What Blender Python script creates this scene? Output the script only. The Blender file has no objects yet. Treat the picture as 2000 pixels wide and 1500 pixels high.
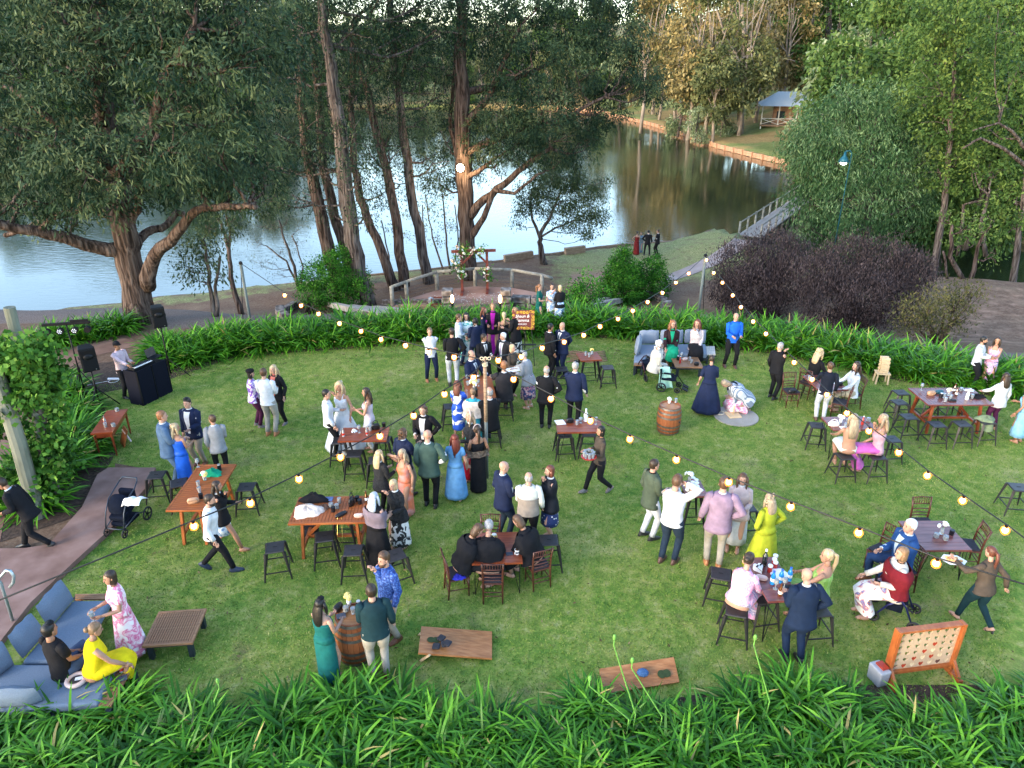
import bpy, math, random
import numpy as np
from mathutils import Vector, Matrix, Euler
from math import radians as R, sin, cos, pi
random.seed(7)
rng = np.random.default_rng(7)
SC = bpy.context.scene
COL = SC.collection
# ------------------------------------------------------------------ camera, world, sun, exposure
CAMZ, PITCH, FPX = 7.8, R(24.5), 1400.0
cd = bpy.data.cameras.new('camera'); cam = bpy.data.objects.new('camera', cd); COL.objects.link(cam)
cam.location = (0, 0, CAMZ); cam.rotation_euler = (pi/2 - PITCH, 0, 0)
cd.sensor_width = 36; cd.lens = FPX/2000*36; cd.clip_start = .1; cd.clip_end = 2000
SC.camera = cam
W = bpy.data.worlds.new('World'); SC.world = W; W.use_nodes = True
wn = W.node_tree; wn.nodes.clear()
wo = wn.nodes.new('ShaderNodeOutputWorld'); wb = wn.nodes.new('ShaderNodeBackground'); sky = wn.nodes.new('ShaderNodeTexSky')
SUN_EL, SUN_AZ = R(16), R(-128)      # azimuth measured from +Y towards +X
sky.sky_type = 'NISHITA'; sky.sun_disc = False; sky.sun_elevation = SUN_EL; sky.sun_rotation = SUN_AZ
sky.air_density = 1.0; sky.dust_density = .8; sky.ozone_density = 1.3
wb.inputs['Strength'].default_value = 0.15
wn.links.new(sky.outputs[0], wb.inputs[0]); wn.links.new(wb.outputs[0], wo.inputs[0])
sl = bpy.data.lights.new('sun', 'SUN'); so = bpy.data.objects.new('sun', sl); COL.objects.link(so)
sl.energy = 0.42; sl.angle = R(16); sl.color = (1, .87, .72)
sd = Vector((sin(SUN_AZ)*cos(SUN_EL), cos(SUN_AZ)*cos(SUN_EL), sin(SUN_EL)))
so.rotation_euler = sd.to_track_quat('Z', 'Y').to_euler()
SC.view_settings.view_transform = 'Standard'; SC.view_settings.look = 'None'
SC.view_settings.exposure = 2.58; SC.view_settings.gamma = 1
SC.view_settings.use_curve_mapping = False
SC.cycles.max_bounces = 6; SC.cycles.diffuse_bounces = 3; SC.cycles.glossy_bounces = 3
SC.cycles.transparent_max_bounces = 8; SC.cycles.use_denoising = True
SC.cycles.caustics_reflective = False; SC.cycles.caustics_refractive = False
# ------------------------------------------------------------------ placing: from a point of the photograph to the place in the world
def rayd(px, py):
    x = (px-1000)/FPX; v = (py-750)/FPX
    return Vector((x, cos(PITCH)-v*sin(PITCH), -sin(PITCH)-v*cos(PITCH)))
def G(px, py, z=0.0):
    d = rayd(px, py); t = (z-CAMZ)/d.z
    return Vector((t*d.x, t*d.y, z))
def U(px, py, Y):
    d = rayd(px, py); t = Y/d.y
    return Vector((t*d.x, Y, CAMZ+t*d.z))
def hgt(px, pyh, base):      # height above base of the point seen at row pyh, standing over base
    d = rayd(px, pyh); t = base.y/d.y
    return CAMZ+t*d.z-base.z
def interp(x, pts):
    return float(np.interp(x, [p[0] for p in pts], [p[1] for p in pts]))
def sstep(a, b, x):
    t = min(1, max(0, (x-a)/(b-a))); return t*t*(3-2*t)
YB = [(-60,18),(-40,19),(-14,20.2),(-8,19.3),(-4.5,19.9),(0,20.8),(3.6,20.5),(6,19.9),(8.8,18.5),(12.7,16.2),(20,13),(60,6)]
YL = [(-60,20),(-40,26.5),(-24.7,32.7),(-21.9,34.2),(-19.4,35.5),(-12.6,38.8),(-4.6,42),(1.3,44.9),(3.3,46),(6.9,48.1),(14.3,49.6),(16,45),(19,38),(32,34.5),(60,37)]
WATER = -4.2
def terr(x, y):
    s = y-interp(x, YB)-1.7
    z = -3.55*sstep(0, 12.5, s)-.3*sstep(12, 27, s)
    if x > 8: z *= 1-.45*sstep(8, 20, x)
    e = y-interp(x, YL)
    if e > -3 and x > 15: z += (-3.8-z)*sstep(-3, 0, e)
    if e > 0: z -= 3*sstep(0, 1.0, e)
    if s > 2: z += .05*sin(x*1.3+y*.7)*sin(y*.9-x*.4)
    return z
def T(px, py, dz=0.0):       # the point of the bank seen at (px,py)
    d = rayd(px, py); o = Vector((0, 0, CAMZ)); t = 12.0
    while t < 90:
        p = o+d*t
        if p.z <= terr(p.x, p.y)+dz: break
        t += .05
    return Vector((p.x, p.y, terr(p.x, p.y)+dz))
# ------------------------------------------------------------------ materials
MATS = {}
def nodes(m):
    m.use_nodes = True; t = m.node_tree; return t, t.nodes['Principled BSDF'], t.nodes, t.links
def M(name, col, rough=.7, metal=0.0, var=.18, scale=18.0, bump=.0, spec=.4, coat=0, sub=None, trans=0, emit=None, estr=0):
    if name in MATS: return MATS[name]
    m = bpy.data.materials.new(name); t, b, n, l = nodes(m)
    b.inputs['Roughness'].default_value = rough; b.inputs['Metallic'].default_value = metal
    b.inputs['Specular IOR Level'].default_value = spec
    if coat: b.inputs['Coat Weight'].default_value = coat
    if trans: b.inputs['Transmission Weight'].default_value = trans
    if emit: b.inputs['Emission Color'].default_value = (*emit, 1); b.inputs['Emission Strength'].default_value = estr
    if var:
        tc = n.new('ShaderNodeTexCoord'); nz = n.new('ShaderNodeTexNoise'); nz.inputs['Scale'].default_value = scale; nz.inputs['Detail'].default_value = 5
        rp = n.new('ShaderNodeValToRGB'); rp.color_ramp.elements[0].position = .3; rp.color_ramp.elements[1].position = .7
        rp.color_ramp.elements[0].color = (*[c*(1-var) for c in col], 1); rp.color_ramp.elements[1].color = (*[min(1, c*(1+var)) for c in col], 1)
        l.new(tc.outputs['Object'], nz.inputs['Vector']); l.new(nz.outputs[0], rp.inputs[0]); l.new(rp.outputs[0], b.inputs['Base Color'])
        if bump:
            bp = n.new('ShaderNodeBump'); bp.inputs['Strength'].default_value = bump; bp.inputs['Distance'].default_value = .02
            l.new(nz.outputs[0], bp.inputs['Height']); l.new(bp.outputs[0], b.inputs['Normal'])
    else: b.inputs['Base Color'].default_value = (*col, 1)
    MATS[name] = m; return m
def ramp_mat(name, stops, tex='noise', scale=6.0, rough=.7, stretch=(1, 1, 1), detail=6, bump=0.0, dist=0.0, spec=.4, coat=0, coords='Object', dist_b=.02):
    """procedural pattern: stops = [(pos, colour), ...]"""
    if name in MATS: return MATS[name]
    m = bpy.data.materials.new(name); t, b, n, l = nodes(m)
    b.inputs['Roughness'].default_value = rough; b.inputs['Specular IOR Level'].default_value = spec
    if coat: b.inputs['Coat Weight'].default_value = coat
    tc = n.new('ShaderNodeTexCoord'); mp = n.new('ShaderNodeMapping'); mp.inputs['Scale'].default_value = stretch
    l.new(tc.outputs[coords], mp.inputs[0])
    if tex == 'noise':
        x = n.new('ShaderNodeTexNoise'); x.inputs['Detail'].default_value = detail; x.inputs['Distortion'].default_value = dist
    elif tex == 'voronoi':
        x = n.new('ShaderNodeTexVoronoi')
    elif tex == 'wave':
        x = n.new('ShaderNodeTexWave'); x.inputs['Distortion'].default_value = dist; x.inputs['Detail'].default_value = 2
    x.inputs['Scale'].default_value = scale
    l.new(mp.outputs[0], x.inputs['Vector'])
    rp = n.new('ShaderNodeValToRGB'); cr = rp.color_ramp
    cr.elements[0].position = stops[0][0]; cr.elements[0].color = (*stops[0][1], 1)
    cr.elements[1].position = stops[-1][0]; cr.elements[1].color = (*stops[-1][1], 1)
    for p, c in stops[1:-1]:
        e = cr.elements.new(p); e.color = (*c, 1)
    l.new(x.outputs[0], rp.inputs[0]); l.new(rp.outputs[0], b.inputs['Base Color'])
    if bump:
        bp = n.new('ShaderNodeBump'); bp.inputs['Strength'].default_value = bump; bp.inputs['Distance'].default_value = dist_b
        l.new(x.outputs[0], bp.inputs['Height']); l.new(bp.outputs[0], b.inputs['Normal'])
    MATS[name] = m; return m
def leaf_mat(name, dark, mid, light, rough=.62, spec=.16, trans=.22, tint=None):
    """leaf colour runs from dark to light with the per-leaf attribute 'rnd' and a slow noise"""
    if name in MATS: return MATS[name]
    m = bpy.data.materials.new(name); t, b, n, l = nodes(m)
    at = n.new('ShaderNodeAttribute'); at.attribute_name = 'rnd'
    oi = n.new('ShaderNodeObjectInfo')
    ad = n.new('ShaderNodeMath'); ad.operation = 'MULTIPLY_ADD'; ad.inputs[1].default_value = .22; 
    sb = n.new('ShaderNodeMath'); sb.operation = 'SUBTRACT'; sb.inputs[1].default_value = .11
    l.new(oi.outputs['Random'], ad.inputs[0]); l.new(at.outputs['Fac'], ad.inputs[2]); l.new(ad.outputs[0], sb.inputs[0])
    rp = n.new('ShaderNodeValToRGB'); cr = rp.color_ramp
    cr.elements[0].position = 0; cr.elements[0].color = (*dark, 1); cr.elements[1].position = 1; cr.elements[1].color = (*light, 1)
    e = cr.elements.new(.5); e.color = (*mid, 1)
    l.new(sb.outputs[0], rp.inputs[0]); l.new(rp.outputs[0], b.inputs['Base Color'])
    b.inputs['Roughness'].default_value = rough; b.inputs['Specular IOR Level'].default_value = spec
    if trans:
        tr = n.new('ShaderNodeBsdfTranslucent'); mx = n.new('ShaderNodeMixShader'); mx.inputs[0].default_value = trans
        l.new(rp.outputs[0], tr.inputs[0]); l.new(b.outputs[0], mx.inputs[1]); l.new(tr.outputs[0], mx.inputs[2])
        l.new(mx.outputs[0], n['Material Output'].inputs[0])
    MATS[name] = m; return m
# ------------------------------------------------------------------ mesh building
class MB:
    def __init__(s): s.v = []; s.f = []; s.mi = []; s.cur = 0
    def add(s, vs, fs):
        o = len(s.v); s.v += [tuple(v) for v in vs]; s.f += [tuple(i+o for i in f) for f in fs]; s.mi += [s.cur]*len(fs); return s
    def box(s, c, d, rot=None, taper=1.0):
        x, y, z = d[0]/2, d[1]/2, d[2]/2
        vs = [Vector((a*x*(taper if e > 0 else 1), b*y*(taper if e > 0 else 1), e*z)) for e in (-1, 1) for a, b in ((-1,-1),(1,-1),(1,1),(-1,1))]
        if rot is not None:
            m = rot if isinstance(rot, Matrix) else Euler(rot).to_matrix()
            vs = [m @ v for v in vs]
        c = Vector(c)
        return s.add([v+c for v in vs], [(3,2,1,0),(4,5,6,7),(0,1,5,4),(1,2,6,5),(2,3,7,6),(3,0,4,7)])
    def bar(s, a, b, w, h=None, up=(0, 0, 1)):
        a = Vector(a); b = Vector(b); h = h or w; d = b-a; L = d.length
        if L < 1e-6: return s
        z = d/L; u = Vector(up)
        if abs(z.dot(u)) > .97: u = Vector((1, 0, 0))
        x = u.cross(z).normalized(); y = z.cross(x)
        m = Matrix((x, y, z)).transposed()
        return s.box((a+b)/2, (w, h, L), m)
    def tube(s, pts, rs, n=8, caps=True, flat=None):
        pts = [Vector(p) for p in pts]
        if not hasattr(rs, '__len__'): rs = [rs]*len(pts)
        vs = []; fs = []; ref = None
        for i, p in enumerate(pts):
            d = (pts[min(i+1, len(pts)-1)]-pts[max(i-1, 0)]).normalized()
            if ref is None:
                ref = Vector((0, 0, 1)) if abs(d.z) < .9 else Vector((1, 0, 0))
            x = (ref-d*ref.dot(d)).normalized(); y = d.cross(x); ref = x
            r = rs[i]; ra, rb = (r if hasattr(r, '__len__') else (r, r))
            vs += [p+x*(ra*cos(2*pi*k/n))+y*(rb*sin(2*pi*k/n)) for k in range(n)]
        for i in range(len(pts)-1):
            for k in range(n):
                fs.append((i*n+k, i*n+(k+1) % n, (i+1)*n+(k+1) % n, (i+1)*n+k))
        if caps: fs.append(tuple(range(n))[::-1]); fs.append(tuple((len(pts)-1)*n+k for k in range(n)))
        return s.add(vs, fs)
    def rings(s, rings, n=16, mat=None, caps=True):
        """rings: (cx, cy, z, rx, ry) ellipses stacked upwards"""
        vs = []; fs = []
        for r in rings:
            f = r[5] if len(r) > 5 else None
            for k in range(n):
                a = 2*pi*k/n; g = f(a) if f else 1
                v = Vector((r[0]+r[3]*g*cos(a), r[1]+r[4]*g*sin(a), r[2]))
                vs.append(mat @ v if mat is not None else v)
        for i in range(len(rings)-1):
            for k in range(n): fs.append((i*n+k, i*n+(k+1) % n, (i+1)*n+(k+1) % n, (i+1)*n+k))
        if caps: fs.append(tuple(range(n))[::-1]); fs.append(tuple((len(rings)-1)*n+k for k in range(n)))
        return s.add(vs, fs)
    def ell(s, c, r, n=10, m=7, mat=None):
        rr = []
        for i in range(m+1):
            a = -pi/2+pi*i/m; rr.append((0, 0, sin(a)*r[2], max(.02, cos(a))*r[0], max(.02, cos(a))*r[1]))
        mm = Matrix.Translation(Vector(c)) @ (mat.to_4x4() if mat is not None else Matrix())
        return s.rings(rr, n, mm)
    def poly(s, pts, z0, z1):
        n = len(pts)
        vs = [(p[0], p[1], z0) for p in pts]+[(p[0], p[1], z1) for p in pts]
        return s.add(vs, [tuple(range(n))[::-1], tuple(range(n, 2*n))]+[(i, (i+1) % n, n+(i+1) % n, n+i) for i in range(n)])
    def mesh(s, name, mats, smooth=False, bevel=0):
        me = bpy.data.meshes.new(name); me.from_pydata(s.v, [], s.f)
        for m in (mats if isinstance(mats, (list, tuple)) else [mats]): me.materials.append(m)
        if any(s.mi): me.polygons.foreach_set('material_index', s.mi)
        if smooth: me.polygons.foreach_set('use_smooth', [True]*len(me.polygons))
        me.update(); return me
    def build(s, name, mats, parent=None, smooth=False, bevel=0, label=None, loc=None):
        o = bpy.data.objects.new(name, s.mesh(name, mats, smooth)); COL.objects.link(o)
        if parent: o.parent = parent
        if loc is not None: o.location = loc
        if bevel:
            b = o.modifiers.new('b', 'BEVEL'); b.width = bevel; b.segments = 2; b.limit_method = 'ANGLE'; b.angle_limit = R(50)
        if label: o['label'] = label
        return o
def tag(o, label=None, cat=None, group=None, kind=None):
    if label: o['label'] = label
    if cat: o['category'] = cat
    if group: o['group'] = group
    if kind: o['kind'] = kind
    return o
def thing(name, label, cat, loc=(0, 0, 0), rz=0, group=None, scale=None):
    o = bpy.data.objects.new(name, None); COL.objects.link(o); o.empty_display_size = .1
    o.location = loc; o.rotation_euler = (0, 0, rz)
    if scale: o.scale = (scale,)*3 if not hasattr(scale, '__len__') else scale
    return tag(o, label, cat, group)
KIDS = {}
def link(o, parent):
    COL.objects.link(o)
    if parent: o.parent = parent
def dup(root, loc, rz, label=None, group=None, scale=None):
    r = root.copy(); COL.objects.link(r); r.location = loc; r.rotation_euler = (0, 0, rz)
    if scale: r.scale = (scale,)*3 if not hasattr(scale, '__len__') else scale
    if label: r['label'] = label
    if group: r['group'] = group
    kids = KIDS.get(root.name)
    if kids is None: kids = KIDS[root.name] = list(root.children)
    for ch in kids:
        c = ch.copy(); COL.objects.link(c); c.parent = r
        gk = KIDS.get(ch.name)
        if gk is None: gk = KIDS[ch.name] = list(ch.children)
        for g in gk:
            d = g.copy(); COL.objects.link(d); d.parent = c
    return r
_first = set()
def place(root, loc, rz, label=None, group=None, scale=None):   # first use moves the original, later ones copy it
    if root.name not in _first:
        _first.add(root.name); KIDS[root.name] = list(root.children)
        for ch in root.children: KIDS[ch.name] = list(ch.children)
        root.location = loc; root.rotation_euler = (0, 0, rz)
        if scale: root.scale = (scale,)*3 if not hasattr(scale, '__len__') else scale
        if label: root['label'] = label
        if group: root['group'] = group
        return root
    return dup(root, loc, rz, label, group, scale)
def obj(name, me, parent=None):
    o = bpy.data.objects.new(name, me); COL.objects.link(o)
    if parent: o.parent = parent
    return o
# fast leaf meshes: one quad per leaf, with a value for its colour, random unless given
def leaves_mesh(name, C, D, N, Ln, Wd, mat, rnd=None, fold=0.0):
    C = np.asarray(C, float); n = len(C)
    D = D/np.linalg.norm(D, axis=1, keepdims=True)
    S = np.cross(D, N); S /= (np.linalg.norm(S, axis=1, keepdims=True)+1e-9)
    Ln = np.broadcast_to(Ln, n)[:, None]; Wd = np.broadcast_to(Wd, n)[:, None]
    V = np.empty((n, 4, 3)); V[:, 0] = C; V[:, 1] = C+D*Ln*.45+S*Wd*.5; V[:, 2] = C+D*Ln; V[:, 3] = C+D*Ln*.45-S*Wd*.5
    me = bpy.data.meshes.new(name)
    me.vertices.add(4*n); me.vertices.foreach_set('co', V.ravel())
    me.loops.add(4*n); me.loops.foreach_set('vertex_index', np.arange(4*n, dtype=np.int32))
    me.polygons.add(n); me.polygons.foreach_set('loop_start', np.arange(0, 4*n, 4, dtype=np.int32))
    a = me.attributes.new('rnd', 'FLOAT', 'FACE')
    a.data.foreach_set('value', (rng.random(n) if rnd is None else rnd).astype(np.float32))
    me.materials.append(mat); me.update(calc_edges=True)
    return me
# ================================================================== setting: ground, lawn, water, banks
def sheet(name, pts, z, mat, kind='structure'):
    mb = MB(); mb.add([(p[0], p[1], z) for p in pts], [tuple(range(len(pts)))])
    o = mb.build(name, mat); o['kind'] = kind; return o
def mix_ground(name, stops, scale, fine, stops2, sc2, amt, rough=.95, bump=.3, mask=None):
    m = bpy.data.materials.new(name); t, b, n, l = nodes(m)
    b.inputs['Roughness'].default_value = rough; b.inputs['Specular IOR Level'].default_value = .15
    tc = n.new('ShaderNodeTexCoord')
    def ntex(s, d, r=.6):
        x = n.new('ShaderNodeTexNoise'); x.inputs['Scale'].default_value = s; x.inputs['Detail'].default_value = d; x.inputs['Roughness'].default_value = r
        l.new(tc.outputs['Object'], x.inputs['Vector']); return x
    def ramp(x, st):
        rp = n.new('ShaderNodeValToRGB'); cr = rp.color_ramp
        cr.elements[0].position = st[0][0]; cr.elements[0].color = (*st[0][1], 1)
        cr.elements[1].position = st[-1][0]; cr.elements[1].color = (*st[-1][1], 1)
        for p, c in st[1:-1]: e = cr.elements.new(p); e.color = (*c, 1)
        l.new(x.outputs[0], rp.inputs[0]); return rp
    A = ramp(ntex(scale, 6), stops); B = ramp(ntex(sc2, 5, .7), stops2)
    mx = n.new('ShaderNodeMix'); mx.data_type = 'RGBA'; mx.inputs[0].default_value = amt
    l.new(A.outputs[0], mx.inputs[6]); l.new(B.outputs[0], mx.inputs[7])
    F = ntex(fine, 3, .8); fr = n.new('ShaderNodeMapRange'); fr.inputs[1].default_value = .25; fr.inputs[2].default_value = .75; fr.inputs[3].default_value = .62; fr.inputs[4].default_value = 1.38
    l.new(F.outputs[0], fr.inputs[0])
    ml = n.new('ShaderNodeMix'); ml.data_type = 'RGBA'; ml.blend_type = 'MULTIPLY'; ml.inputs[0].default_value = 1
    l.new(mx.outputs[2], ml.inputs[6]); l.new(fr.outputs[0], ml.inputs[7]); l.new(ml.outputs[2], b.inputs['Base Color'])
    bp = n.new('ShaderNodeBump'); bp.inputs['Strength'].default_value = bump; bp.inputs['Distance'].default_value = .03
    l.new(F.outputs[0], bp.inputs['Height']); l.new(bp.outputs[0], b.inputs['Normal'])
    return m, (t, b, n, l, tc, ml)
GR1, GR2, GR3, STRAW = (.045,.14,.026), (.085,.185,.035), (.16,.22,.06), (.27,.25,.12)
lawn_m, LM_ = mix_ground('lawn_grass', [(.34,(.075,.165,.03)),(.46,(.13,.215,.038)),(.57,(.22,.26,.065)),(.68,(.35,.335,.14))], .55, 30, [(.34,(.045,.115,.015)),(.47,(.15,.215,.03)),(.57,(.3,.29,.075)),(.68,(.45,.39,.18))], 3.8, .5, bump=.5)
t, b, n, l, tc, ml = LM_
dn = n.new('ShaderNodeTexNoise'); dn.inputs['Scale'].default_value = 1.1; dn.inputs['Detail'].default_value = 9; dn.inputs['Roughness'].default_value = .68; l.new(tc.outputs['Object'], dn.inputs['Vector'])
dm = n.new('ShaderNodeMapRange'); dm.inputs[1].default_value = .58; dm.inputs[2].default_value = .72; dm.inputs[4].default_value = .75; l.new(dn.outputs[0], dm.inputs[0])
dx = n.new('ShaderNodeMix'); dx.data_type = 'RGBA'; l.new(dm.outputs[0], dx.inputs[0]); l.new(ml.outputs[2], dx.inputs[6]); dx.inputs[7].default_value = (.13,.1,.055,1); l.new(dx.outputs[2], b.inputs['Base Color'])
# the lawn
LAWN = [G(0,1250),G(60,1172),G(152,1086),G(218,1026),G(285,945),G(298,918),G(225,905)]+[Vector((-8.2,12.7,0)),Vector((-9.7,13.6,0)),Vector((-11.0,15.6,0)),Vector((-10.6,17.2,0)),Vector((-9.3,18.6,0))]
LAWN += [G(*p) for p in [(450,688),(560,678),(700,668),(850,655),(1000,648),(1120,645),(1230,652),(1400,668),(1500,680),(1620,702),(1760,730),(1880,752),(2000,772)]]
LAWN += [Vector((15,14.5,0)),Vector((17,12,0)),Vector((15,6.6,0)),Vector((7.3,6.9,0)),Vector((3.3,6.9,0)),Vector((.8,6.2,0)),Vector((-2,6.4,0)),Vector((-5,6.4,0)),Vector((-8,6.2,0))]
LAWN_XY = np.array([(p[0], p[1]) for p in LAWN])
sheet('lawn', LAWN, .004, lawn_m)
def inside(poly, x, y):
    c = np.zeros(len(x), bool); j = len(poly)-1
    for i in range(len(poly)):
        xi, yi = poly[i]; xj, yj = poly[j]
        c ^= ((yi > y) != (yj > y)) & (x < (xj-xi)*(y-yi)/(yj-yi+1e-12)+xi); j = i
    return c
# short grass blades standing on the lawn
n_ = 230000
yy = 6.3+14.8*rng.random(n_*2)**.8; xx = rng.uniform(-1, 1, n_*2)*(.76*yy+1.2)
k_ = inside(LAWN_XY, xx, yy); xx = xx[k_][:n_]; yy = yy[k_][:n_]; n_ = len(xx)
P_ = np.stack([xx, yy, np.full(n_, .003)], 1)
a_ = rng.uniform(0, 2*pi, n_); D_ = np.stack([np.cos(a_)*.7, np.sin(a_)*.7, rng.uniform(.5, 1.3, n_)], 1)
N_ = rng.normal(size=(n_, 3))
gb = leaf_mat('grass_blade', (.035,.12,.012), (.165,.255,.035), (.52,.46,.18), rough=.7, spec=.2, trans=0)
slow = .5+.5*np.sin(xx*.9+1.3*np.sin(yy*.7))*np.sin(yy*1.1+np.sin(xx*.8))
me = leaves_mesh('grass_blades', P_, D_, N_, rng.uniform(.025, .05, n_), rng.uniform(.008, .014, n_), gb, np.clip(rng.random(n_)*.75+.3*(slow-.3), 0, 1))
tag(obj('lawn_grass_blades', me), 'short mown grass of the lawn, green with straw patches', 'grass', kind='stuff')
# fallen brown leaves, thicker along the beds
nl__ = 1500; aa_ = rng.uniform(0, 1, nl__); lx = rng.uniform(-9, 12, nl__); ly = np.where(aa_ < .6, 19.4-.021*lx*lx+rng.normal(0, .35, nl__), rng.uniform(7, 19, nl__))
k_ = inside(LAWN_XY, lx, ly); lx = lx[k_]; ly = ly[k_]; nl__ = len(lx); a_ = rng.uniform(0, 2*pi, nl__)
tag(obj('fallen_leaves', leaves_mesh('fallen_leaves', np.stack([lx, ly, np.full(nl__, .03)], 1), np.stack([np.cos(a_), np.sin(a_), rng.uniform(-.1, .25, nl__)], 1), np.array([0, 0, 1.])+.3*rng.normal(size=(nl__, 3)), rng.uniform(.04, .09, nl__), rng.uniform(.02, .035, nl__), leaf_mat('dead_leaf', (.03,.018,.01), (.09,.05,.028), (.26,.18,.1), rough=.9, spec=.1, trans=0))), 'scattered dry brown leaves fallen on the lawn', 'leaves', kind='stuff')
# the bank: one undulating sheet out to the water, with grass, mulch and soil in it
bank_m, (t, b, n, l, tc, ml) = mix_ground('bank_ground', [(.3,(.1,.05,.03)),(.5,(.15,.085,.05)),(.7,(.22,.15,.09))], .8, 16, [(.3,(.09,.05,.034)),(.6,(.2,.14,.1)),(.75,(.36,.3,.25))], 9, .5)
at = n.new('ShaderNodeAttribute'); at.attribute_name = 'region'
nz = n.new('ShaderNodeTexNoise'); nz.inputs['Scale'].default_value = 1.6; nz.inputs['Detail'].default_value = 7; nz.inputs['Roughness'].default_value = .7
l.new(tc.outputs['Object'], nz.inputs['Vector'])
sep = n.new('ShaderNodeSeparateColor'); l.new(at.outputs['Color'], sep.inputs[0])
def masked(ch, base, col1, col2, sc):
    a = n.new('ShaderNodeMath'); a.operation = 'ADD'; l.new(sep.outputs[ch], a.inputs[0]); l.new(nz.outputs[0], a.inputs[1])
    s = n.new('ShaderNodeMapRange'); s.inputs[1].default_value = .92; s.inputs[2].default_value = 1.12; l.new(a.outputs[0], s.inputs[0])
    x = n.new('ShaderNodeTexNoise'); x.inputs['Scale'].default_value = sc; x.inputs['Detail'].default_value = 6; l.new(tc.outputs['Object'], x.inputs['Vector'])
    rp = n.new('ShaderNodeValToRGB'); rp.color_ramp.elements[0].position = .35; rp.color_ramp.elements[1].position = .65
    rp.color_ramp.elements[0].color = (*col1, 1); rp.color_ramp.elements[1].color = (*col2, 1); l.new(x.outputs[0], rp.inputs[0])
    mx = n.new('ShaderNodeMix'); mx.data_type = 'RGBA'; l.new(s.outputs[0], mx.inputs[0]); l.new(base, mx.inputs[6]); l.new(rp.outputs[0], mx.inputs[7]); return mx.outputs[2]
c_ = masked('Red', ml.outputs[2], (.1,.14,.035), (.33,.29,.14), 14)        # grass
c_ = masked('Green', c_, (.075,.052,.042), (.24,.185,.16), 40)                 # grey bark mulch
c_ = masked('Blue', c_, (.25,.14,.09), (.34,.22,.16), 6)                   # bare pinkish soil
l.new(c_, b.inputs['Base Color'])
xs = np.concatenate([np.arange(-75, -30, 2.5), np.arange(-30, 34, .5), np.arange(34, 76, 2.5)])
ys = np.concatenate([np.arange(-14, 14, 2.0), np.arange(14, 53, .5)])
GX, GY = len(xs), len(ys)
vs = [(x, y, terr(x, y)) for y in ys for x in xs]
fs = [(j*GX+i, j*GX+i+1, (j+1)*GX+i+1, (j+1)*GX+i) for j in range(GY-1) for i in range(GX-1)]
me = bpy.data.meshes.new('ground'); me.from_pydata(vs, [], fs); me.materials.append(bank_m)
def blob(x, y, cx, cy, rx, ry): 
    d = ((x-cx)/rx)**2+((y-cy)/ry)**2; return max(0, 1-d)
def region(x, y):
    e = interp(x, YL)-y; g = m = s = 0
    s_ = y-interp(x, YB)-1.7
    g = .55 if (x < -3 and 0 < e < 2.2) else 0
    if x > -1 and e > 0 and x < 17: g = .64*sstep(-1, 4, x)*sstep(11, 6, e-.25*x)
    if x > 2.5 and s_ < 9 and x < 12: g = max(g, .45)
    if x < -5 and 0 < s_ < 6.5: m = .75
    if x > 7 and s_ < 5 and s_ > -2: m = .72
    if 3 < x < 9 and 36 < y < 42: s = .9*blob(x, y, 5.3, 39, 5, 3.4)
    if x > 15 and e > 0: s = max(s, .45*sstep(5, 8, s_))
    if x < -9.2 and y < 21 : s = 0; m = 0
    return g, m, s
ca = me.color_attributes.new('region', 'FLOAT_COLOR', 'POINT')
arr = np.ones((len(vs), 4), np.float32)
for i, v in enumerate(vs): arr[i, :3] = region(v[0], v[1])
ca.data.foreach_set('color', arr.ravel()); me.polygons.foreach_set('use_smooth', [True]*len(fs)); me.update()
tag(obj('ground', me), kind='structure')
# dark soil under the agapanthus beds, and the concrete footpath on the left with its raised edge
soil = ramp_mat('bed_soil', [(.35,(.03,.018,.012)),(.7,(.09,.055,.04))], scale=14, rough=1, bump=.5)
arcL = [G(*p) for p in [(330,742),(450,700),(560,690),(700,680),(850,665),(1000,665),(1120,655),(1230,665),(1400,680),(1500,690),(1620,715),(1760,745),(1880,765),(2000,785)]]
sheet('bed_soil_rear', arcL+[Vector((17,13.8,0)),Vector((17.5,16.5,0))]+[Vector((p.x*1.06, p.y+1.75, 0)) for p in arcL[::-1]], .008, soil)
sheet('bed_soil_left', [G(0,1060),G(150,1010)]+[G(215,905),G(230,880),G(205,800),G(190,770),G(330,742),Vector((-9.6,19.2,0)),Vector((-12.2,18.3,0)),Vector((-12.4,14,0)),Vector((-11.5,11,0))], .008, soil)
sheet('bed_soil_front', [Vector((-9,6.7,0)),Vector((-5,6.9,0)),Vector((-2,6.8,0)),Vector((.8,6.7,0)),Vector((3.3,7.2,0)),Vector((9,7.2,0)),Vector((9,2,0)),Vector((-9,2,0))], .008, soil)
conc = ramp_mat('path_concrete', [(.3,(.15,.08,.06)),(.5,(.22,.125,.1)),(.72,(.29,.18,.15))], scale=2.2, detail=9, rough=.9, bump=.15)
fp = [G(0,1253,.1),G(60,1176,.1),G(152,1090,.1),G(218,1030,.1),G(289,947,.1),G(304,913,.1),G(212,913,.1),G(190,926,.1),G(160,990,.1),G(95,1063,.1),G(50,1070,.1),G(-60,1072,.1),G(-120,1350,.1)]
o = MB().poly([(p.x, p.y) for p in fp], -.02, .1).build('footpath', conc); o['kind'] = 'structure'
dirt = ramp_mat('dirt_path', [(.3,(.13,.065,.045)),(.7,(.24,.135,.095))], scale=2, detail=9, rough=1, bump=.2)
sheet('dirt_path', [G(-400,900),G(0,1060),G(20,960),G(70,860),G(75,800),G(95,740),G(170,700),G(210,690),G(285,672),G(240,660),G(130,680),G(60,700),G(-100,760)], .012, dirt)
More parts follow.
